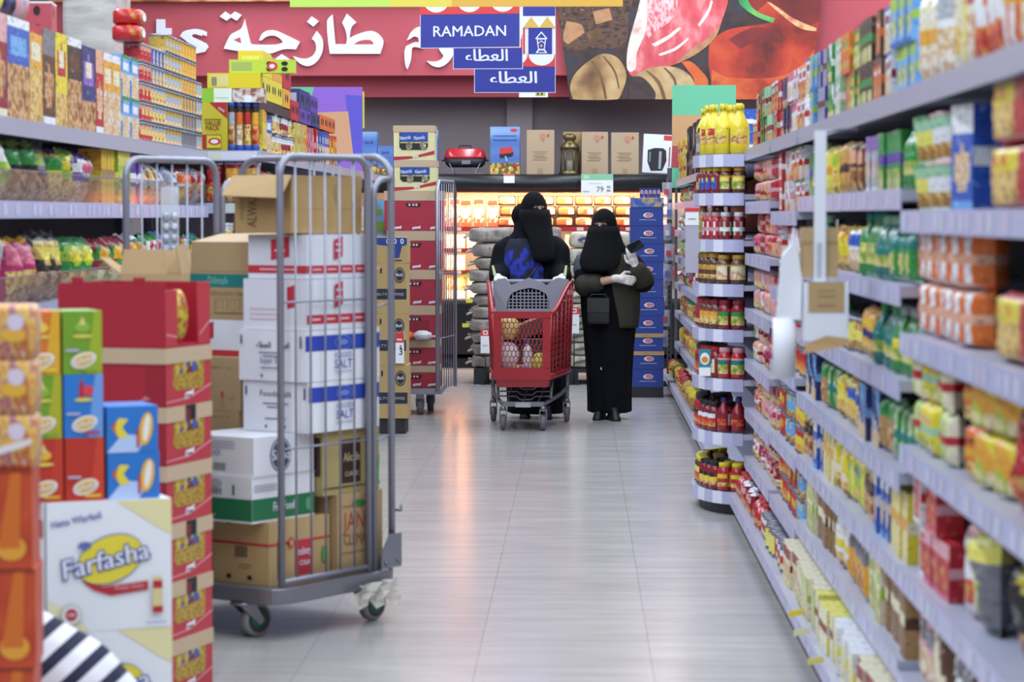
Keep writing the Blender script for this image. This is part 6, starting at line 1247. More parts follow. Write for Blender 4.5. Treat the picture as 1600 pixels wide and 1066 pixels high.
# shelf flags
for px, py, d, col, lab in ((1232, 965, 8.8, '#e0d030', 'yellow shelf flag sticking out above the floor, upper of three'), (1240, 995, 8.6, '#e8e0b0', 'pale yellow shelf flag with pink tip, middle of three'), (1262, 1040, 8.07, '#d8d070', 'thin yellow shelf flag, lowest of three')):
    p = at(px, py, d); b = MB(); b.add([(0, 0, 0), (.05, 0, .01), (.05, 0, .03), (.0, .0, .022), (0, .003, 0), (.05, .003, .01), (.05, .003, .03), (.0, .003, .022)], [(0, 1, 2, 3), (7, 6, 5, 4), (0, 4, 5, 1), (2, 6, 7, 3)], mat(col)); b.box(.05, .775 - p.x + .003, -.001, .004, .008, .02, mat('#d8a0b0'))
    solo('shelf_flag', b, lab, 'shelf flag', tuple(p))

# ---- left-hand run
XL, XLB = -2.05, -2.55; LV1 = [1.90, 1.60, 1.21, .85, .5]
unit('grey shelving unit of cereals and crisps along the cereal side, front part', -1, XL, XLB, 8.3, 14.1, LV1, XL + .06, .06)
XF, XFB = -1.76, -2.4; LV2 = [1.905, 1.615, 1.27, .9, .5]
unit('grey shelving unit of snacks along the cereal side, far part', -1, XF, XFB, 14.15, 23.1, LV2, XF + .04, .055)
b = MB(); b.box(XFB + .02, XF, 14.138, 14.146, 1.852, 1.91, STRIP); b.plane((XF - .3, 14.138, 1.852), (1, 0, 0), (0, 0, 1)); b.rect(-.02, .006, .28, .052, STRIP_L); b.rect(.02, .012, .08, .046, mat('#d8dcc0')); solo('end_price_strip', b, 'short price strip across the near end of the far snack shelf', 'price strip')
b = MB(); b.box(XFB + .02, XF, 14.138, 14.146, 1.562, 1.62, STRIP); b.plane((XF - .3, 14.138, 1.562), (1, 0, 0), (0, 0, 1)); b.rect(.1, .006, .17, .052, mat('#c8d4c8')); solo('end_price_strip', b, 'short price strip across the near end of the second snack shelf', 'price strip')
V1 = 'front cereal-side unit'; V2 = 'far snack unit'
def lx(x): return 2.06 * F / (905 - x)          # depth at which the left goods line appears at pixel column x
CER = [('cereal', 'crimson', 'rose', 'cream', 3, 'top', -60, 15), ('cereal', 'blue', 'sky', 'white', 3, 'photo', 15, 50), ('cereal', 'amber', 'cream', 'red', 1, 'photo', 50, 70), ('cereal', 'brown', 'grey', 'white', 3, 'top', 70, 90), ('cereal', 'yellow', 'red', 'cream', 1, 'oval', 90, 109), ('cereal', 'chocolate', 'brown', 'white', 3, 'photo', 109, 131), ('cereal', 'navy', 'violet', 'cream', 3, 'oval', 131, 153), ('cereal', 'red', 'peach', 'white', 4, 'top', 153, 165), ('cereal', 'amber', 'cream', 'white', 4, 'photo', 165, 192)]
for sp in CER:
    y0, y1 = lx(sp[6]), lx(sp[7]); w_ = y1 - y0 - .008; n = max(1, round(w_ / .26)); w2 = (w_ - .006 * (n - 1)) / n; h = .375 if sp[6] < 130 else .36
    P = proto(*sp[:6], round(w2, 3), .07, h); lab = '%s on the top cereal shelf' % desc(sp)
    for q in range(n): place(P, 'cereal', (XL - .055, y0 + w2 / 2 + q * (w2 + .006), 1.901), PI / 2, lab, lab)
def lrow(where, x0, x1, z, sps, **k): fill(where, XL - .015, -1, lx(x0), lx(x1), z + .001, sps, **k)
for q in range(2):
    for i in range(2):
        y = lx(193) + i * .24; P = proto('cereal', 'sky', 'white', 'green', 4, 'photo', .225, .08, .19); lab = 'sky cereal box with white title panel, doubled up beside the amber cereal box'
        place(P, 'cereal', (XL - .06, y + .115, 1.901 + q * .191), PI / 2 + .03, lab, lab)
ycan = lx(193) + .5
for c_i, (cs, yn, st, dx) in enumerate(((('can', 'red', 'peach', 'white', 1, 'top'), 3, 5, 0), (('can', 'blue', 'silver', 'amber', 1, 'photo'), 4, 5, 0), (('can', 'gold', 'silver', 'grey', 4, 'band'), 5, 6, 0), (('can', 'amber', 'grey', 'gold', 1, 'panel'), 5, 6, 0), (('can', 'silver', 'gold', 'white', 4, 'oval'), 2, 4, 0))):
    P = proto(*cs, .1, .1, .0925); lab = '%s in the can pile on the top cereal shelf' % desc(cs)
    for i in range(yn):
        for q in range(st): place(P, 'can', (XL - .06, ycan + .052, 1.901 + q * .093), PI / 2 + .2 * q, lab, lab)
        ycan += .103
for i, (y, z, lab) in enumerate(((ycan - 1.98, 1.901 + 5 * .093, 'red snack packet lying on the red cans'), (ycan - 1.96, 1.901 + 5 * .093 + .0765, 'red snack packet uppermost on the can pile'))):
    b = MB(); b.loft([[(q[0] * k, q[1] * k, zq) for q in rr(.07, .1, 0, 20, 4)] for zq, k in ((0, .8), (.012, 1), (.062, 1), (.075, .8))], mottled('red_pack', ['#b81f24', '#c02424', '#b81f24', '#e0b040'], 11, .3)); b.rside(.14, .2, .075); b.ell(0, .04, .05, .02, SWH); solo('snack_packet', b, lab, 'packet', (XL - .07, y, z))
CHIP = ['white', 'lime', 'green', 'black', 'yellow', 'purple', 'red', 'silver']
lrow(sh(1, V1), -70, 30, LV1[1], [('bag', 'white', 'lime', 'green', 1, 'oval', .22, .12, .255), ('bag', 'lime', 'white', 'green', 2, 'photo', .22, .12, .255)], runs=(2, 2), turn=.1)
lrow(sh(1, V1), 32, 96, LV1[1], [('bag', 'black', 'green', 'lime', 3, 'photo', .24, .12, .255), ('bag', 'black', 'grey', 'lime', 3, 'oval', .24, .12, .255)], runs=(2, 3), turn=.1)
lrow(sh(1, V1), 98, 162, LV1[1], [('bag', 'yellow', 'green', 'purple', 1, 'photo', .18, .12, .24), ('bag', 'lime', 'yellow', 'purple', 1, 'oval', .18, .12, .24), ('bag', 'purple', 'white', 'pink', 4, 'oval', .18, .12, .23)], runs=(1, 2), turn=.1)
lrow(sh(1, V1), 164, 226, LV1[1], [('carton', 'amber', 'yellow', 'tan', 1, 'stripe', .16, .1, .24), ('carton', 'lime', 'lemon', 'green', 2, 'top', .17, .1, .24), ('carton', 'purple', 'white', 'amber', 4, 'band', .15, .1, .23)], runs=(2, 2))
lrow(sh(1, V1), 228, 325, LV1[1], [('bag', 'silver', 'amber', 'black', 3, 'oval', .19, .12, .22), ('bag', 'silver', 'blue', 'white', 4, 'diag', .19, .12, .22), ('bag', 'white', 'orange', 'red', 1, 'photo', .19, .12, .22), ('bag', 'silver', 'red', 'gold', 0, 'stripe', .19, .12, .22)], runs=(2, 3))
lrow(sh(2, V1), -60, 22, LV1[2], [('bag', 'white', 'silver', 'green', 2, 'photo', .24, .13, .3)], runs=(3, 3), turn=.1)
lrow(sh(2, V1), 24, 70, LV1[2], [('bag', 'magenta', 'pink', 'amber', 1, 'photo', .22, .13, .28), ('bag', 'pink', 'orange', 'white', 1, 'band', .22, .13, .28)], runs=(1, 2), turn=.1)
lrow(sh(2, V1), 71, 122, LV1[2], [('bag', 'black', 'gold', 'yellow', 3, 'oval', .23, .13, .3), ('bag', 'black', 'sky', 'grey', 4, 'panel', .23, .13, .3)], runs=(1, 2), turn=.1)
lrow(sh(2, V1), 124, 166, LV1[2], [('bag', 'green', 'lime', 'yellow', 1, 'oval', .21, .13, .27), ('bag', 'yellow', 'lemon', 'orange', 1, 'photo', .22, .13, .28)], runs=(2, 2), turn=.1)
lrow(sh(2, V1), 168, 260, LV1[2], [('bag', 'crimson', 'green', 'amber', 2, 'oval', .22, .13, .26), ('bag', 'teal', 'amber', 'white', 2, 'photo', .22, .13, .27), ('bag', 'green', 'white', 'red', 4, 'oval', .22, .13, .27)], runs=(2, 3))
lrow(sh(2, V1), 262, 325, LV1[2], [('bag', 'blue', 'sky', 'white', 4, 'diag', .22, .13, .27), ('bag', 'crimson', 'gold', 'white', 1, 'oval', .22, .13, .26), ('bag', 'teal', 'gold', 'red', 1, 'oval', .22, .13, .26)], runs=(2, 3))
lrow(sh(3, V1), 30, 90, LV1[3], [('bag', 'blue', 'navy', 'white', 4, 'top', .22, .13, .26), ('bag', 'navy', 'amber', 'white', 3, 'photo', .22, .13, .24)], runs=(2, 2))
for z, lab in ((LV1[1], 'clear fence along the second cereal-side shelf'), (LV1[2], 'clear fence along the third cereal-side shelf'), ):
    for q in range(3):
        y0 = 8.4 + q * 1.9; b = MB(); b.box(XL - .008, XL - .004, y0, y0 + 1.88, z + .005, z + .115, CLEARF); b.box(XL - .009, XL - .003, y0, y0 + 1.88, z + .115, z + .119, mat('#8a8690', .3))
        solo('shelf_fence', b, '%s, %s panel' % (lab, ['front', 'middle', 'far'][q]), 'shelf fence')
# loose goods above the cereals
for i, (px, py, col, rx, h, lab) in enumerate(((8, 12, ['#d8a040', '#b87030', '#e0c070'], .1, .16, 'orange loose bag above the crimson cereal box'), (24, 8, ['#8a8288', '#6a6068', '#a89aa0'], .09, .16, 'grey loose bag lying above the blue cereal box'), (38, 12, ['#d8cc30', '#e8dc50', '#6a6420'], .08, .16, 'yellow loose bag above the amber cereal box'), (58, 12, ['#2c2c50', '#20203a', '#7a70b0'], .09, .17, 'dark navy loose bag above the amber and brown cereal boxes'), (78, 10, ['#7a78b0', '#d88878', '#c8a8b8', '#6a68a0'], .1, .2, 'lilac and pink loose bag above the yellow cereal box'))):
    d = lx(px) + .05; b = MB(); b.ball((0, 0, h / 2), (.1, rx * .78, h / 2), mottled('loose_' + str(i), col, 9, .35, bump=.4), 10)
    solo('loose_bag', b, lab, 'bag', (XL - .2, d, 2.278))
d = lx(122); cx = XL - .22
b = MB(); b.box(-.11, .11, -.1, .1, 0, .115, mat('#b84a58', .5)); b.front(.22, .2, .115); b.rect(-.11, 0, -.06, .115, mat('#c83820')); b.rect(-.06, 0, -.01, .115, mat('#2a2448')); b.ell(.05, .085, .014, .02, BLACK); b.ell(.05, .015, .014, .015, BLACK); b.box(-.11, .11, -.1, .1, .1155, .122, PAPER)
b.rside(.22, .2, .115); b.ell(-.03, .08, .014, .018, BLACK); solo('handled_carton', b, 'red and navy carton with hand holes and white lid above the cereals', 'carton', (cx, d, 2.30), .1)
sz = 2.277
b = MB(); b.box(-.2, .2, -.2, .2, 0, 2.3 - 1.901 - .001, KRAFT); solo('carton', b, 'plain carton behind the cereal boxes under the hand-hole carton', 'carton', (XL - .29, d + .1, 1.901))
# wrapped pallet pack behind the can pile
x0 = at(97, 60, 15.2).x; x1 = at(178, 60, 15.2).x
WRAP = mottled('pallet_wrap', ['#9a9490', '#b4aeaa', '#c8c2be', '#a8a09c'], 2.2, .25, 6, stretch=(1, 1, 4), bump=.6)
wp = thing('wrapped_pallet', 'tall grey plastic-wrapped pallet load rising behind the cereals and cans', 'pallet load', ((x0 + x1) / 2, 15.5, 0))
b = MB(); hw = (x1 - x0) / 2; n = 28; rr_ = []
for i in range(18):
    z = .12 + 2.95 * i / 17; rr_.append([(x * (1 + .01 * math.sin(i * 2.3 + j)), y * (1 + .012 * math.cos(i * 1.7 + j * 2)), z) for j, (x, y, _) in enumerate(rr(hw, .35, 0, n, 9))])
b.loft(rr_, WRAP); obj('wrapped_load', b, wp); b = MB(); b.box(-hw, hw, -.35, .35, 0, .119, KRAFT_D); obj('pallet', b, wp)
b = MB(); q0 = at(178, 0, 15.9).x; q1 = at(192, 0, 15.9).x; b.box(q0, q1, 15.9, 16.05, 0, 4.84, mat('#a8848c', .6)); b.plane(((q0 + q1) / 2, 15.9, 0), (1, 0, 0), (0, 0, 1))
struct('column', b)
# far snack unit
ZF = LV2[0] + .001; e = 14.16
vb = at(310, 228, e); vc = at(355, 160, e); h = vc.z - ZF; w_ = vc.x - vb.x
b = MB(); b.box(-w_ / 2, w_ / 2, 0, .25, 0, h, mat('#c8b82c', .5)); b.plane((0, 0, 0), (1, 0, 0), (0, 0, 1)); b.poly([(-.02, h), (w_ / 2, h * .66), (w_ / 2, h)], mat('#b02428')); b.text('NEW', .045, h * .83, .014, SWH, width=.04, a=-.6)
b.text('VALUE', 0, h * .53, .026, mat('#8a2a1c'), width=w_ * .55); b.text('PACK', 0, h * .43, .026, mat('#8a2a1c'), width=w_ * .46); b.rect(-w_ * .28, h * .64, w_ * .3, h * .66, mat('#8a5a1c')); b.rect(-w_ * .36, h * .05, w_ * .3, h * .34, mat('#a8242a')); b.rect(-w_ * .22, h * .05, w_ * .3, h * .34, mat('#8a7c1c')); b.rect(-w_ * .2, h * .07, w_ * .28, h * .32, mat('#d8c830')); b.ell(.01, h * .2, .035, .02, mat('#c03028')); b.ell(.01, h * .2, .022, .012, SWH)
solo('value_pack', b, 'yellow value pack carton at the near end of the far snack shelf', 'carton', ((vb.x + vc.x) / 2, e, ZF))
for i in range(4):
    x = at(361 + i * 12, 228, e).x; P = proto('tube', 'chocolate', ['silver', 'orange', 'red', 'amber'][i], 'blue', [3, 4, 1, 0][i], 'photo', .042, .042, h)
    lab = 'brown and %s crisp tube with blue lid, %s beside the value pack' % (['silver', 'orange', 'red', 'amber'][i], ['first', 'second', 'third', 'fourth'][i]); o = place(P, 'tube', (x, e + .03 + .012 * i, ZF), 0, lab, lab)
    b = MB(); b.lathe([(.0215, 0), (.0215, .034), (.02, .036)], mat(COLS['blue'], .4), 14); obj('base_band', b, o)
def boxat(name, label, x0, x1, yb, yt, d, dep, m, deco=None, cat='carton', rz=0.0, z=None):
    a = at(x0, yb, d); c = at(x1, yt, d); zz_ = a.z if z is None else z; w_ = c.x - a.x; h = c.z - zz_; b = MB(); b.box(-w_ / 2, w_ / 2, 0, dep, 0, h, m); b.plane((0, 0, 0), (1, 0, 0), (0, 0, 1))
    if deco: deco(b, w_, h)
    solo(name, b, label, cat, ((a.x + c.x) / 2, d, zz_), rz); return zz_ + h
def holes(b, w_, h):
    for q in (.62, .85): b.ell(w_ * q - w_ / 2, h * .7, .018, .012, BLACK); b.ell(w_ * q - w_ / 2, h * .28, .018, .012, BLACK)
ZV = ZF + h + .001
z1 = boxat('flat_carton', 'lime and white flat carton lying on the value pack', 308, 362, 158, 138, e + .01, .12, mat('#e4ecdc'), lambda b, w_, h: (b.rect(-w_ / 2, 0, -w_ * .02, h, mat('#8cc030')), b.rect(.0, h * .3, w_ * .4, h * .34, mat('#b8c0b0'))), z=ZV)
z2 = boxat('flat_carton', 'brown and white printed flat carton lying on the crisp tubes', 363, 412, 158, 138, e + .01, .12, mottled('flat_print', ['#5a2420', '#e0d8d0', '#8a4030', '#c8b8a8'], 16, .4), lambda b, w_, h: b.rect(-.02, 0, .02, h * .5, SWH), z=ZV)
z3 = boxat('long_carton', 'bright yellow long carton with barcode lying above the flat cartons', 324, 407, 138, 114, e + .01, .1, mat('#e0c818'), lambda b, w_, h: (b.rect(-w_ * .45, h * .1, -w_ * .1, h * .9, mat('#dccf80')), b.barcode(-w_ * .42, h * .15, -w_ * .32, h * .75, DARK)), z=max(z1, z2) + .001)
z4 = boxat('long_carton', 'lime long carton with hand holes uppermost on the snack end', 358, 460, 114, 93, e + .02, .09, mat('#c0d83c'), lambda b, w_, h: (b.rect(-w_ * .46, h * .2, -w_ * .15, h * .8, mat('#a8b85c')), holes(b, w_, h), b.ell(w_ * .16, h * .5, .03, .025, SRED), b.ell(w_ * .16, h * .5, .015, .012, SWH)), z=z3 + .001)
def yl(x, X=1.775): return X * F / (905 - x)
XG = XF - .015
def frow(where, x0, x1, z, sps, **k): fill(where, XG, -1, yl(x0), yl(x1), z + .001, sps, **k)
T2 = sh(0, V2)
frow(T2, 411, 432, LV2[0], [('carton', 'yellow', 'amber', 'brown', 1, 'top', .17, .12, .24), ('carton', 'blue', 'white', 'navy', 4, 'photo', .2, .12, .22)], runs=(1, 2))
frow(T2, 433, 463, LV2[0], [('can', 'brown', 'white', 'silver', 1, 'photo', .13, .13, .12), ('can', 'crimson', 'white', 'brown', 3, 'oval', .13, .13, .12)], runs=(2, 3), stack=2)
frow(T2, 464, 484, LV2[0], [('carton', 'lemon', 'tan', 'gold', 1, 'stripe', .15, .1, .23), ('carton', 'amber', 'orange', 'yellow', 1, 'panel', .15, .1, .23)], runs=(3, 3))
frow(T2, 485, 500, LV2[0], [('carton', 'rose', 'crimson', 'pink', 0, 'stripe', .14, .1, .23), ('carton', 'red', 'rose', 'white', 0, 'panel', .14, .1, .23)], runs=(2, 3))
frow(T2, 501, 517, LV2[0], [('carton', 'blue', 'silver', 'navy', 4, 'photo', .15, .1, .23), ('carton', 'purple', 'silver', 'navy', 4, 'photo', .15, .1, .23)], runs=(3, 3))
frow(T2, 517.5, 528, LV2[0], [('carton', 'orange', 'yellow', 'red', 0, 'photo', .16, .1, .22)], runs=(4, 5))
ZT2 = LV2[0] + .001 + .242
def topbox(lab, x0, x1, z, hh, col, deco=None):
    y0 = yl(x0); y1 = yl(x1); b = MB(); m = mat(COLS[col], .5); b.box(-.14, 0, 0, y1 - y0 - .01, 0, hh, m)
    b.plane((0, 0, 0), (0, 1, 0), (0, 0, 1)); n = max(1, round((y1 - y0) / .3))
    for q in range(n): u = (y1 - y0) * (q + .5) / n; b.ell(u - .05, hh * .55, .026, .024, BLACK); b.ell(u + .05, hh * .55, .026, .024, BLACK); b.lay = 0
    b.plane((0, 0, 0), (1, 0, 0), (0, 0, 1)); b.rect(-.12, hh * .2, -.02, hh * .8, mat(COLS['lemon' if col == 'yellow' else 'silver'], .5)); solo('multipack_carton', b, lab, 'carton', (XG - .01, y0, z))
topbox('yellow carton with dark hand holes, in the lower tier above the jars', 408, 444, ZT2 + .06, .13, 'yellow'); topbox('amber carton with dark hand holes, in the lower tier above the jars', 445, 456, ZT2 + .05, .12, 'amber'); topbox('red carton with dark hand holes, in the lower tier above the cartons', 457, 470, ZT2, .12, 'red')
b = MB(); b.box(-.14, 0, 0, yl(456) - yl(408) - .01, 0, .058, mat('#3a2420')); solo('multipack_carton', b, 'dark shallow tray beneath the yellow hand-hole cartons', 'tray', (XG - .01, yl(408), ZT2 - .001))
topbox('yellow carton with hand holes, in the upper tier of the snack pile', 414, 428, ZT2 + .192, .14, 'yellow'); topbox('amber carton with hand holes, in the upper tier of the snack pile', 429, 444, ZT2 + .192, .13, 'amber'); topbox('red carton with hand holes, in the upper tier of the snack pile', 445, 458, ZT2 + .175, .14, 'red')
topbox('purple carton with hand holes at the start of the purple pile', 471, 489, ZT2, .09, 'purple'); topbox('navy carton with hand holes above the purple cartons', 471, 487, ZT2 + .092, .12, 'navy'); topbox('purple upper carton with hand holes above the blue boxes', 488, 499, ZT2 + .092, .11, 'purple'); topbox('navy lower carton with hand holes above the blue boxes', 490, 502, ZT2, .09, 'navy'); topbox('orange carton with dark hand holes at the end of the snack pile', 503, 526, ZT2, .1, 'orange')
for i in range(3):
    sp = ('packet', ['crimson', 'red', 'crimson'][i], ['red', 'amber', 'gold'][i], 'white', i % 2, 'photo', .1, .1, .235); lab = '%s, %s at the near end of the second snack shelf' % (desc(sp), ['first', 'second', 'third'][i]); place(proto(*sp), 'packet', (-2.03 + i * .106, 14.22, LV2[1] + .001), 0, lab, lab)
for i in range(2):
    sp = ('tube', ['red', 'amber'][i], ['yellow', 'green'][i], 'white', 1 + i, 'photo', .1, .1, .24); lab = '%s, %s at the near end of the third snack shelf' % (desc(sp), ['first', 'second'][i]); place(proto(*sp), 'tube', (-1.97 + i * .11, 14.22, LV2[2] + .001), 0, lab, lab)
frow(sh(1, V2), 415, 440, LV2[1], [('bag', 'orange', 'silver', 'red', 1, 'photo', .17, .1, .2), ('bag', 'amber', 'white', 'red', 1, 'diag', .17, .1, .2)], runs=(2, 3))
frow(sh(1, V2), 441, 528, LV2[1], [('bag', 'silver', 'white', 'red', 4, 'photo', .18, .1, .18), ('bag', 'brown', 'silver', 'cream', 3, 'diag', .18, .1, .18), ('bag', 'lime', 'white', 'red', 2, 'photo', .18, .1, .18), ('bag', 'black', 'red', 'silver', 0, 'band', .18, .1, .17), ('bag', 'white', 'silver', 'tan', 4, 'oval', .18, .1, .17)], runs=(3, 4))
frow(sh(2, V2), 411, 440, LV2[2], [('tube', 'red', 'yellow', 'white', 1, 'photo', .1, .1, .24), ('tube', 'amber', 'green', 'white', 2, 'photo', .1, .1, .24), ('tube', 'lime', 'white', 'green', 2, 'band', .1, .1, .24)], runs=(3, 4))
# ------------------------------------------------------------------ shopping trolley
CX, CY, CZR = -.385, 18.8, -.045
CM = Matrix.Translation((CX, CY, 0)) @ Matrix.Rotation(CZR, 4, 'Z')
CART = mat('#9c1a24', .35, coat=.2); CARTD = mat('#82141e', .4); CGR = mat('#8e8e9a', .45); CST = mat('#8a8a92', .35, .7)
ct = thing('shopping_trolley', 'red plastic shopping trolley with grey child seat, pushed towards the camera', 'shopping trolley', (CX, CY, 0), CZR)
def bw(t): return .19 + (.292 - .19) * t
def by(t): return -.5 + .92 * t
def btop(t): return .85 + .2 * (3 * t ** 2 - 2 * t ** 3)
ZB = .375
for s_ in (-1, 1):
    b = MB()
    for i in range(13):
        for q in range(10):
            t0, t1 = q / 10, (q + 1) / 10; z0 = ZB + .04 + i * .043; z1 = z0 + .03
            if z0 + .02 > btop((t0 + t1) / 2) - .02: continue
            tp = .04 * (z0 - ZB); vs = []
            for (t, z) in ((t0, z0), (t1, z0), (t1, z1), (t0, z1)):
                x = s_ * (bw(t) + .035 * (z - ZB)); vs += [(x, by(t), z)]
            vs += [(x - s_ * .006, y, z) for x, y, z in vs]
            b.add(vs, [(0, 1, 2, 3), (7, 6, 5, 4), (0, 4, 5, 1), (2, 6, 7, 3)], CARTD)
    for t in (0, .14, .3, .5, .7, .86, 1.0):
        b.tube([(s_ * (bw(t) + .002), by(t), ZB), (s_ * (bw(t) + .035 * (btop(t) - ZB) + .002), by(t), btop(t))], .009, CART, 6)
    b.tube([(s_ * (bw(i / 14) + .035 * (btop(i / 14) - ZB)), by(i / 14), btop(i / 14)) for i in range(15)], .017, CART, 8); b.tube([(s_ * bw(i / 4), by(i / 4), ZB + .02) for i in range(5)], .022, CART, 8)
    obj('side_panel', b, ct)
b = MB()     # front: frame and stretched honeycomb
b.box(-.205, .205, -.512, -.494, ZB, ZB + .085, CART); b.box(-.207, .207, -.512, -.492, .815, .865, CART)
for s_ in (-1, 1): b.box(s_ * .176 - .028, s_ * .176 + .028, -.512, -.494, ZB + .08, .82, CART)
obj('front_frame', b, ct)
b = MB(); n = 10; cw = .30 / n; ch = .058
for r_ in range(9):
    for c_ in range(n + 1):
        x = -.15 + c_ * cw + (cw / 2 if r_ % 2 else 0); z = .47 + r_ * ch * .7
        if x > .152 or z > .83: continue
        P_ = [(x, -.503, z - ch * .3), (x - cw / 2, -.503, z - ch * .05), (x - cw / 2, -.503, z + ch * .4), (x, -.503, z + ch * .65)]
        b.tube(P_[:3], .0035, CART, 5)
        if x + cw / 2 < .158: b.tube([P_[0], (x + cw / 2, -.503, z - ch * .05)], .0035, CART, 5)
obj('front_mesh', b, ct)
b = MB(); b.loft([[(-bw(0), by(0), z), (bw(0), by(0), z), (bw(1), by(1), z), (-bw(1), by(1), z)] for z in (ZB - .012, ZB + .005)], CARTD, smooth=False); obj('basket_floor', b, ct)
b = MB(); b.loft([[(s_ * .19 * k, -.505 + (.02 if k < 1 else 0), z) for s_ in (-1, 1)] + [(s_ * .2 * k, -.3, z) for s_ in (1, -1)] for z, k in ((ZB - .055, .92), (ZB, 1.0))], CART, smooth=False); obj('bumper', b, ct)
IV = CM.inverted()
def cpt(px, py, d): return IV @ at(px, py, d)
SDp = 19.12
outer = [(775, 488), (770, 446), (777, 436), (790, 435), (798, 445), (806, 443), (826, 434), (846, 441), (854, 446), (862, 440), (872, 434), (885, 436), (889, 446), (882, 468), (868, 488)]
inner = [(792, 484), (793, 470), (800, 458), (812, 453), (828, 450), (842, 453), (853, 459), (858, 470), (858, 484)]
def panel(pts, t, m, name, par, hole=None):
    P = [cpt(x, y, SDp) for x, y in pts]; b = MB(); y0 = P[0].y
    if hole:
        H = [cpt(x, y, SDp) for x, y in hole]; n = len(P); k = len(H); vs = [(p.x, y0, p.z) for p in P + H] + [(p.x, y0 + t, p.z) for p in P + H]; N = n + k
        # bridge the outline and the opening: walk both loops
        fs = [(0, n, n + k - 1, n - 1)]; i = 0; j = 0
        while i < n - 1 or j < k - 1:
            if j < k - 1 and (i >= n - 1 or (j + 1) / (k - 1) <= (i + 1) / (n - 1)): fs.append((i, n + j, n + j + 1)); j += 1
            else: fs.append((i, n + j, i + 1)); i += 1
        fs += [tuple(q + N for q in reversed(f)) for f in fs]
        for q in range(n): fs.append((q, (q + 1) % n, (q + 1) % n + N, q + N))
        for q in range(k): fs.append((n + q, n + (q + 1) % k, n + (q + 1) % k + N, n + q + N))
        b.add(vs, fs, m)
    else: b.prism([(p.x, p.z) for p in P], t, m, Matrix.Translation((0, y0, 0)))
    return obj(name, b, par)
seat = panel(outer, .03, CGR, 'child_seat', ct, inner)
b = MB(); yq = cpt(800, 470, SDp).y
for i in range(11):
    px = 795 + i * 6.1; top_ = 453 + abs(px - 826) ** 2 * .0085; p = cpt(px, top_ - 1, SDp); q = cpt(px, 486, SDp); b.box(p.x - .004, p.x + .004, yq + .004, yq + .016, q.z, p.z, CGR)
for i in range(6):
    py = 458 + i * 5; hw_ = 33 if py > 468 else 33 - (468 - py) * 1.6; p = cpt(826 - hw_, py, SDp); q = cpt(826 + hw_, py, SDp); b.box(p.x, q.x, yq + .006, yq + .018, p.z - .004, p.z + .004, CGR)
obj('seat_grid', b, seat)
b = MB(); b.tube([(-.285, .47, 1.055), (.285, .47, 1.055)], .016, CGR, 10); obj('handle', b, ct)
for s_ in (-1, 1):
    b = MB(); b.tube([(s_ * .285, .47, 1.055), (s_ * .285, .44, .9), (s_ * .28, .41, .3), (s_ * .276, .39, .17)], .015, CST, 8); obj('rear_post', b, ct)
    b = MB(); b.tube([(s_ * .276, .39, .26), (s_ * .25, .1, .235), (s_ * .17, -.3, .2), (s_ * .145, -.39, .19)], .014, CST, 8); obj('side_rail', b, ct)
    b = MB(); b.tube([(s_ * .2, -.2, ZB - .02), (s_ * .19, -.24, .22)], .011, CST, 8); obj('front_post', b, ct)
b = MB(); b.box(-.15, .15, -.405, -.375, .175, .21, CST); b.box(-.055, .055, -.412, -.404, .17, .205, mat('#b4b4bc', .5)); obj('front_bar', b, ct)
b = MB()
for z, y in ((.3, .0), (.265, -.1), (.24, -.25)): b.tube([(-.19, y, z), (-.06, y, z), (-.03, y, z - .025), (.05, y, z - .025), (.08, y, z), (.19, y, z)], .006, CST, 6)
for x in (-.12, 0, .12): b.tube([(x, .3, .29), (x, -.1, .25), (x * .9, -.37, .21)], .005, CST, 6)
obj('lower_rack', b, ct)
for x, y in ((-.145, -.39), (.145, -.39), (-.276, .39), (.276, .39)):
    b = MB(); b.cyl((x, y, .15), (x, y, .175), .022, CST, 12)
    for s_ in (-1, 1): b.box(x + s_ * .024 - .003, x + s_ * .024 + .003, y - .014, y + .024, .055, .155, CST)
    b.box(x - .027, x + .027, y - .02, y + .02, .142, .15, CST); fk = obj('caster_fork', b, ct)
    b = MB(); T_ = Matrix.Translation((x, y + .012, .06)) @ Matrix.Rotation(PI / 2, 4, 'Y'); b.lathe([(.02, -.02), (.05, -.019), (.058, -.01), (.058, .01), (.05, .019), (.02, .02)], mat('#66666c', .6), 22, T=T_); obj('wheel', b, fk)
def incart(name, label, b, loc, cat, rz=0.0): p = CM @ Vector(loc); return solo(name, b, label, cat, tuple(p), CZR + rz)
b = MB(); b.ball((0, 0, .09), (.075, .06, .09), mottled('pouch_yellow', ['#d8cc60', '#e8e0a0', '#c8b040', '#e8e4c8'], 14, .35), 10); incart('food_pouch', 'yellow and cream pouch in the trolley, upper corner of the honeycomb front', b, (-.1, -.4, .655), 'pouch')
b = MB(); b.ball((0, 0, .11), (.085, .06, .11), mat('#d8d4d4', .4, bump=.4, bscale=30), 10); incart('food_pouch', 'white pouch below the yellow one in the trolley', b, (-.11, -.39, ZB + .05), 'pouch')
b = MB(); T_ = Matrix.Translation((0, 0, .02)) @ Matrix.Rotation(-.38, 4, 'Y'); b.box(-.16, .16, -.04, .04, .0, .11, mat('#5a3434', .6), T_); b.box(-.161, .161, -.041, .041, .1, .115, mat('#b89880', .6), T_); incart('brown_box', 'brown slanting box across the trolley basket', b, (.05, -.3, .66), 'carton')
b = MB(); b.carton(.3, .12, .27, mat('#6a5a58', .6)); incart('brown_box', 'grey-brown box standing inside the trolley behind the pouches', b, (.03, -.2, ZB + .008), 'carton')
b = MB(); b.lathe([(.032, 0), (.034, .01), (.034, .13), (.026, .16), (.014, .175), (.014, .19)], mat('#d4d8dc', .2), 14); bo = incart('bottle', 'clear bottle with blue cap in the trolley', b, (.035, -.43, ZB + .07), 'bottle')
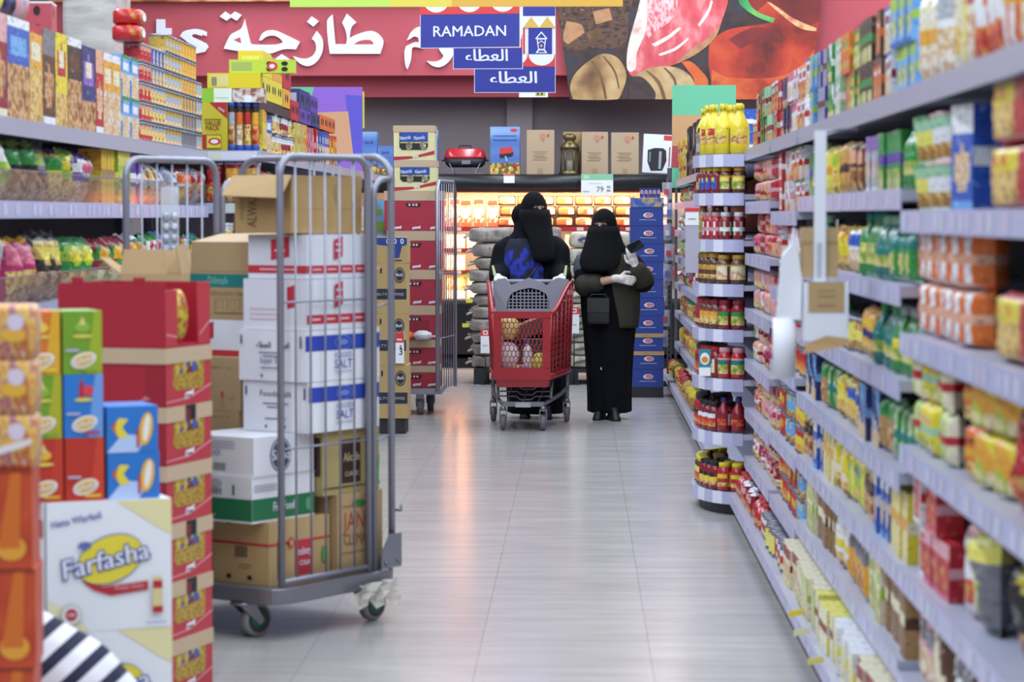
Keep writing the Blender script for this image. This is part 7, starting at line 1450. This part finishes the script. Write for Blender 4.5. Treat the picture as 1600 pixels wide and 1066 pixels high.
b = MB(); b.lathe([(.017, .188), (.017, .205), (.014, .208)], mat('#3a4a9a', .4), 12); obj('cap', b, bo)
b = MB(); b.ball((0, 0, .05), (.085, .05, .05), mottled('packet_purple', ['#4a2e86', '#5c3ca0', '#d8b040', '#3a246c'], 22, .3), 10); incart('sweet_packet', 'purple packet lying low in the trolley', b, (-.02, -.44, ZB + .008), 'packet')
b = MB(); b.ball((0, 0, .06), (.06, .045, .085), mottled('packet_lime', ['#a8b840', '#d8d060', '#8a9a30'], 18, .3), 10); incart('sweet_packet', 'yellow-green packet at the side of the trolley', b, (.12, -.44, ZB + .05), 'packet')
b = MB(); b.ball((0, 0, .035), (.05, .035, .035), mottled('packet_blue', ['#3a4ab0', '#6070c8', '#c83848', '#2a3688'], 22, .3), 10); incart('sweet_packet', 'blue packet at the bottom of the trolley', b, (.1, -.45, ZB + .008), 'packet')

# ------------------------------------------------------------------ the two shoppers
def hand_i(b, wrist, d, u, m, size, curl, thumb, infl=0.0):
    n0 = len(b.v); hand(b, wrist, d, u, m, size, curl, thumb); return b
def ring_pts(cx, cy, rx, ry, z, n=40, fold=0.0, ph=0.0, a0=None, a1=None, off=0.0):
    out = []
    for j in range(n):
        a_ = 2 * PI * j / n if a0 is None else a0 + (a1 - a0) * j / (n - 1)
        k = 1 + fold * (math.sin(7 * a_ + ph) + .5 * math.sin(11 * a_ + 2 * ph))
        out.append((cx + (rx * k + off) * math.cos(a_), cy + (ry * k + off) * math.sin(a_), z))
    return out
def lerp_ring(rings, z):
    for (a, b_) in zip(rings, rings[1:]):
        if a[0] >= z >= b_[0]:
            t = (a[0] - z) / (a[0] - b_[0]); return [a[i] + (b_[i] - a[i]) * t for i in range(6)]
    return list(rings[0] if z > rings[0][0] else rings[-1])
def robe(b, rings, m):
    R_ = [ring_pts(cx, cy, rx, ry, z, 44, f, z * 2) for z, cx, cy, rx, ry, f in rings]; b.loft(R_[::-1], m); return b
def panel_on(rings, z0, z1, a0, a1, off, m, n=14, rows=14, edge=None):
    b = MB(); R_ = []
    for i in range(rows + 1):
        z = z0 + (z1 - z0) * i / rows; r = lerp_ring(rings, z); e0, e1 = (a0, a1) if edge is None else edge(i / rows)
        R_.append(ring_pts(r[1], r[2], r[3], r[4], z, n, r[5], z * 2, e0, e1, off))
    b.loft(R_, m, caps=False, wrap=False); return b
def head_cover(b, C, rad, f, zlo, zhi, ha, m):
    """closed head cover around the centre C leaving an eye slit towards the direction f (radians from -Y)"""
    nl, nt = 72, 48; vs = []; fs = []
    for i in range(nt + 1):
        t = PI * i / nt
        for j in range(nl): a_ = 2 * PI * j / nl; vs.append((C[0] + rad[0] * math.sin(t) * math.sin(a_), C[1] - rad[1] * math.sin(t) * math.cos(a_), C[2] + rad[2] * math.cos(t)))
    for i in range(nt):
        for j in range(nl):
            z = (vs[i * nl + j][2] + vs[(i + 1) * nl + j][2]) / 2; a_ = 2 * PI * (j + .5) / nl - f; a_ = (a_ + PI) % (2 * PI) - PI
            w_ = 1 - (a_ / ha) ** 2
            if abs(a_) < ha and (zlo + zhi) / 2 - (zhi - zlo) / 2 * max(.35, w_) < z < (zlo + zhi) / 2 + (zhi - zlo) / 2 * max(.35, w_): continue
            fs.append((i * nl + j, (i + 1) * nl + j, (i + 1) * nl + (j + 1) % nl, i * nl + (j + 1) % nl))
    b.add(vs, fs, m, True); return b
def veil(C, f, prof, ha, m):
    """prof: (z, radius, half width angle scale, forward shift)"""
    b = MB(); R_ = []; n = 22
    for z, r, k, sh_ in prof:
        R_.append([(C[0] + r * (1 + .018 * math.sin(i * 1.7 + z * 9)) * math.sin(f + ha * k * (2 * i / (n - 1) - 1)) + sh_ * math.sin(f), C[1] - r * math.cos(f + ha * k * (2 * i / (n - 1) - 1)) * 1.06 - sh_ * math.cos(f), z) for i in range(n)])
    b.loft(R_, m, caps=False, wrap=False); return b
def head(b, C, f, m):
    """head with brow, nose, mouth, chin and ears, turned by f"""
    R_ = Matrix.Translation(C) @ Matrix.Rotation(f, 4, 'Z') @ Matrix.Scale(1.1, 4); g = lambda x, y, z: tuple(R_ @ Vector((x, y, z)))
    def ball(c, r): b.ball(c, r, m, 14, T=R_)
    ball((0, .012, .02), (.074, .09, .096)); ball((0, -.02, -.035), (.06, .066, .075)); ball((0, -.052, -.088), (.024, .024, .022)); ball((0, -.07, .022), (.05, .02, .012))
    limb(b, [(g(0, -.084, .008), .008), (g(0, -.1, -.022), .012)], m, 8)
    for s_ in (-1, 1): ball((s_ * .077, .012, -.01), (.008, .02, .03)); ball((s_ * .042, -.062, -.02), (.02, .018, .018))
    ball((0, -.078, -.052), (.022, .01, .006)); ball((0, -.076, -.062), (.018, .01, .006))
    limb(b, [(g(0, .01, -.06), .05), (g(0, .02, -.15), .052)], m)
def eyes(C, f, z, par):
    R_ = Matrix.Translation(C) @ Matrix.Rotation(f, 4, 'Z') @ Matrix.Scale(1.12, 4)
    for s_ in (-1, 1):
        b = MB(); b.ball((s_ * .031, -.083, z), (.0135, .0075, .0062), mat('#d8d4d0', .25), 10, T=R_); b.ball((s_ * .031, -.0895, z), (.0058, .0025, .0058), mat('#1c120e', .15), 8, T=R_); b.box(s_ * .031 - .016, s_ * .031 + .016, -.092, -.08, z + .006, z + .0085, BLACK, R_); b.box(s_ * .032 - .02, s_ * .032 + .02, -.092, -.08, z + .0135, z + .0185, mat('#2a1c16'), R_); obj('eye', b, par)
FACE = mat('#c29a80', .5); GLOVE = mat('#d4ccc6', .45, bump=.3, bscale=60); VEIL = mat('#060609', .9, 0, .2, bump=.15, bscale=16); OLIVE = mat('#322f25', .85, bump=.2, bscale=14)
# ---- the shopper pushing the trolley
P1 = Vector((-.328, 19.62, 0)); p1_ = thing('person', 'person in black robe and face veil with blue patterned front, pushing the red trolley', 'person', tuple(P1))
f1 = .55; C1 = (-.02, 0, 1.595)
R1 = [(1.44, -.03, .02, .06, .055, 0), (1.40, -.035, .02, .11, .085, 0), (1.36, -.04, .015, .185, .11, 0), (1.30, -.04, .01, .23, .13, 0), (1.2, -.04, 0, .245, .15, .008), (1.05, -.04, 0, .24, .165, .012), (.9, -.03, 0, .24, .175, .018), (.7, -.02, 0, .245, .18, .025), (.45, -.01, 0, .235, .18, .035), (.2, 0, 0, .225, .18, .045), (.035, .005, 0, .22, .18, .05)]
b = MB(); head(b, C1, f1, FACE)
limb(b, [((-.03, .02, 1.42), .06), ((-.035, .01, 1.2), .13), ((-.035, 0, 1.0), .125), ((-.03, 0, .88), .13)], FACE)
for s_ in (-1, 1):
    sx = -.04 + .19 * s_; hx = -.285 if s_ < 0 else .2
    limb(b, [((-.035, .01, 1.33), .08), ((sx, 0, 1.31), .055), ((-.27 if s_ < 0 else .17, -.05, 1.1), .042), ((hx, -.27, 1.085), .028)], FACE); hand(b, (hx, -.28, 1.085), (-.1 * s_, -1, -.05), (0, 0, 1), FACE, .165, (1.0, 1.05, 1.05, 1.1), s_)
    limb(b, [((-.03 + .09 * s_, 0, .86), .09), ((-.01 + .085 * s_, -.02 - .05 * s_, .46), .06), ((.08 * s_, .0, .09), .042)], FACE); limb(b, [((.08 * s_, .0, .06), .04), ((.08 * s_, -.1, .04), .03)], FACE)
remeshed(obj('body', b, p1_), .007, 3)
eyes(C1, f1, .018, p1_)
b = MB(); robe(b, R1, CLOTH)
for s_ in (-1, 1):
    sx = -.04 + .2 * s_; hx = -.285 if s_ < 0 else .2
    limb(b, [((sx * .8, .005, 1.3), .1), ((sx * 1.0, 0, 1.27), .1), ((-.27 if s_ < 0 else .17, -.05, 1.11), .095), ((hx, -.2, 1.09), .075), ((hx, -.25, 1.085), .06)], CLOTH)
remeshed(obj('robe', b, p1_), .013, 5)
BLUEP = mottled('blue_print', ['#06081a', '#080b1e', '#0a0e26', '#0f1648', '#2234a8', '#1a2a8c', '#0a0e26'], 9, .85, 2, stretch=(1, 1, .7), bump=.2)
o = obj('patterned_front', panel_on(R1, 1.40, 1.0, -2.75, -1.42, .024, BLUEP, 16, 16, lambda t: (-2.6 - .2 * min(1, t * 3), -1.75 + .55 * min(1, t * 1.6))), p1_); o.modifiers.new('thick', 'SOLIDIFY').thickness = .006
b = MB(); b.tube([(.03, -.19, 1.2), (-.02, -.205, 1.12), (-.08, -.21, 1.04), (-.12, -.2, .98)], .006, mat('#2c2c34', .6), 6); obj('strap', b, p1_)
b = MB(); head_cover(b, C1, (.104, .114, .142), f1, C1[2] + .004, C1[2] + .036, .75, VEIL); o = obj('head_cover', b, p1_); o.modifiers.new('thick', 'SOLIDIFY').thickness = .004
b = MB(); b.ball((-.1, .06, 1.55), (.095, .1, .1), VEIL, 14); limb(b, [((-.07, .05, 1.5), .105), ((-.06, .03, 1.42), .12)], VEIL); b.loft([ring_pts(-.04, .02, rx, ry, z, 36, .01, z * 9) for z, rx, ry in ((1.30, .25, .155), (1.345, .225, .145), (1.39, .175, .13), (1.43, .135, .115), (1.48, .11, .1))], VEIL); remeshed(obj('head_drape', b, p1_), .012, 5)
o = obj('face_veil', veil(C1, f1 - .12, [(1.597, .117, 1.35, 0), (1.55, .126, 1.3, .005), (1.5, .13, 1.15, .01), (1.45, .132, .95, .02), (1.38, .134, .75, .05), (1.3, .14, .68, .075), (1.24, .145, .62, .08), (1.2, .147, .52, .08)], 1.15, VEIL), p1_); o.modifiers.new('thick', 'SOLIDIFY').thickness = .004
for s_ in (-1, 1):
    hx = -.285 if s_ < 0 else .2; b = MB(); hand(b, (hx, -.28, 1.086), (-.1 * s_, -1, -.05), (0, 0, 1), GLOVE, .182, (1.0, 1.05, 1.05, 1.1), s_); limb(b, [((hx, -.25, 1.085), .034), ((hx, -.29, 1.085), .032)], GLOVE); remeshed(obj('glove', b, p1_), .006, 2)
    b = MB(); b.add([(hx - .012 + .02 * s_ , -.335, 1.1), (hx + .012 + .02 * s_, -.335, 1.1), (hx + .004 + .035 * s_, -.315, 1.175), (hx - .012 + .035 * s_, -.315, 1.175)], [(0, 1, 2, 3)], mat('#b8c088', .5)); o = obj('sleeve_trim', b, p1_); o.modifiers.new('thick', 'SOLIDIFY').thickness = .006
    b = MB(); b.loft([rr(.042, .115, z, 20, 3.0) for z in (0, .012)] + [rr(.036, .1, .035, 20, 3.0), rr(.028, .06, .07, 20, 2.5), rr(.03, .04, .1, 20, 2)], DARK, T=Matrix.Translation((.0 + .085 * s_, -.1 - .05 * s_, .001))); obj('shoe', b, p1_)
# ---- the shopper looking at a phone
P2 = Vector((.22, 19.5, 0)); p2_ = thing('person', 'person in dark robe with olive panels and face veil, holding up a phone', 'person', tuple(P2))
f2 = -.38; C2 = (-.03, 0, 1.468)
R2 = [(1.345, -.02, .01, .055, .05, 0), (1.31, -.02, .01, .12, .085, 0), (1.27, -.02, .01, .185, .11, 0), (1.2, -.015, 0, .205, .13, 0), (1.1, 0, 0, .215, .145, .008), (.95, .005, 0, .22, .155, .012), (.8, .008, 0, .215, .16, .02), (.6, .005, 0, .192, .158, .035), (.35, .008, 0, .172, .153, .05), (.15, .012, 0, .163, .148, .06), (.05, .014, 0, .163, .15, .065)]
b = MB(); head(b, C2, f2, FACE)
limb(b, [((-.02, .01, 1.31), .055), ((-.01, .01, 1.1), .12), ((0, 0, .92), .12), ((0, 0, .8), .125)], FACE)
RW = (.065, -.225, 1.078); LW = (.205, -.205, 1.17)
limb(b, [((-.02, .01, 1.23), .07), ((-.17, 0, 1.215), .05), ((-.17, -.06, 1.01), .04), ((-.05, -.19, 1.055), .034), (RW, .026)], FACE); hand(b, RW, (1, -.12, -.14), (-.1, -1, .1), FACE, .165, (.5, .55, .6, .7), -1)
limb(b, [((-.01, .01, 1.23), .07), ((.16, 0, 1.215), .05), ((.265, -.08, 1.04), .04), (LW, .026)], FACE); hand(b, LW, (-.34, -.05, .94), (-.25, -.93, -.1), FACE, .165, (.35, .4, .45, .5), -1)
for s_ in (-1, 1):
    limb(b, [((.085 * s_, 0, .78), .085), ((-.0 + .08 * s_, -.03, .43), .057), ((-.005 + .07 * s_, .0, .09), .04)], FACE); limb(b, [((-.005 + .07 * s_, .0, .06), .038), ((-.02 + .065 * s_, -.1, .038), .028)], FACE)
remeshed(obj('body', b, p2_), .007, 3); eyes(C2, f2, .018, p2_)
b = MB(); robe(b, R2, CLOTH)
limb(b, [((-.14, .005, 1.21), .085), ((-.175, 0, 1.18), .085), ((-.175, -.06, 1.02), .085), ((-.11, -.15, 1.035), .076)], CLOTH)
limb(b, [((.13, .005, 1.21), .085), ((.185, 0, 1.17), .088), ((.265, -.075, 1.05), .085)], CLOTH)
remeshed(obj('robe', b, p2_), .012, 5)
b = MB(); limb(b, [((-.17, -.085, 1.025), .089), ((-.1, -.16, 1.04), .078)], OLIVE); remeshed(obj('sleeve_cuff', b, p2_), .01, 4)
b = MB(); limb(b, [((.262, -.06, 1.055), .092), ((.25, -.125, 1.09), .085), ((.222, -.18, 1.14), .066)], OLIVE); remeshed(obj('sleeve_cuff', b, p2_), .01, 4)
b = MB(); limb(b, [((-.174, .0, 1.18), .0905), ((-.176, -.01, 1.14), .092)], mat('#4a4e54', .85)); remeshed(obj('shoulder_band', b, p2_), .01, 3)
o = obj('olive_panel', panel_on(R2, 1.26, .70, -1.5, -.2, .016, OLIVE, 18, 20, lambda t: (-1.62 + .42 * t ** 1.3, -.55 + .35 * min(1, t * 2))), p2_); o.modifiers.new('thick', 'SOLIDIFY').thickness = .006
b = MB(); head_cover(b, C2, (.099, .111, .138), f2, C2[2] + .004, C2[2] + .036, .8, VEIL); o = obj('head_cover', b, p2_); o.modifiers.new('thick', 'SOLIDIFY').thickness = .004
b = MB(); b.loft([ring_pts(cx, .03, rx, ry, z, 36, .01, z * 9) for z, cx, rx, ry in ((1.16, -.01, .19, .12), (1.22, -.01, .2, .135), (1.28, -.015, .175, .13), (1.34, -.02, .14, .115), (1.4, -.02, .118, .1), (1.45, -.02, .1, .09))], VEIL); remeshed(obj('head_drape', b, p2_), .012, 5)
o = obj('face_veil', veil(C2, f2 + .1, [(1.470, .114, 1.3, 0), (1.42, .124, 1.25, .005), (1.37, .134, 1.05, .01), (1.31, .15, 1.0, .02), (1.25, .17, .95, .03), (1.2, .185, .82, .035), (1.16, .19, .6, .04), (1.13, .19, .35, .045)], 1.25, VEIL), p2_); o.modifiers.new('thick', 'SOLIDIFY').thickness = .004
b = MB(); hand(b, RW, (1, -.12, -.14), (-.1, -1, .1), GLOVE, .182, (.5, .55, .6, .7), -1); limb(b, [((.045, -.222, 1.076), .031), (RW, .031)], GLOVE); remeshed(obj('glove', b, p2_), .006, 2)
b = MB(); hand(b, LW, (-.34, -.05, .94), (-.25, -.93, -.1), GLOVE, .182, (.35, .4, .45, .5), -1); limb(b, [((.212, -.2, 1.14), .032), (LW, .031)], GLOVE); remeshed(obj('glove', b, p2_), .006, 2)
b = MB(); b.plane((-.05, -.157, .395), (1, 0, 0), (0, 0, 1)); b.ell(0, 0, .008, .01, SWH, 16); b.ell(.005, .002, .007, .008, CLOTH, 16); obj('crescent_emblem', b, p2_)
for s_ in (-1, 1):
    b = MB(); b.loft([rr(.042, .115, z, 20, 3.0) for z in (0, .012)] + [rr(.036, .1, .035, 20, 3.0), rr(.028, .06, .07, 20, 2.5), rr(.03, .04, .1, 20, 2)], BLACK, T=Matrix.Translation((-.01 + .052 * s_, -.1 - .04 * s_, .001)) @ Matrix.Rotation(.25 * s_, 4, 'Z')); obj('shoe', b, p2_)
p = P2 + Vector((.2, -.262, 1.318)); ph = thing('phone', 'dark phone held up by the shopper in the olive-panelled robe', 'phone', tuple(p), .5)
T_ = Matrix.Rotation(1.0, 4, 'X') @ Matrix.Rotation(-1.15, 4, 'Z'); b = MB(); b.loft([[(x, y, z) for x, y, _ in rr(.038 * k, .075 * k, 0, 24, 8)] for z, k in ((-.0045, .96), (-.003, 1), (.003, 1), (.0045, .96))], mat('#2a2a30', .3), T=T_); obj('case', b, ph)
b = MB(); b.loft([[(x, y, z) for x, y, _ in rr(.034, .07, 0, 20, 8)] for z in (.0046, .0052)], mat('#0a0a0e', .1), T=T_); obj('screen', b, ph)
p = P2 + Vector((-.075, -.222, .735)); hb = thing('shoulder_bag', 'small dark olive square bag hanging at the front of the dark robe', 'bag', tuple(p), -.05)
b = MB(); b.loft([rr(.078, .022, 0, 20, 6), rr(.084, .028, .02, 20, 6), rr(.084, .028, .17, 20, 6), rr(.08, .024, .195, 20, 6)], mat('#23241f', .7)); obj('bag_body', b, hb)
b = MB(); b.box(-.082, .082, -.032, -.027, .09, .196, mat('#292a24', .7)); obj('flap', b, hb)
b = MB(); b.tube([(-.07, .0, .19), (-.05, .012, .222), (.05, .012, .222), (.07, 0, .19)], .005, mat('#23241f', .7), 6); obj('strap', b, hb)
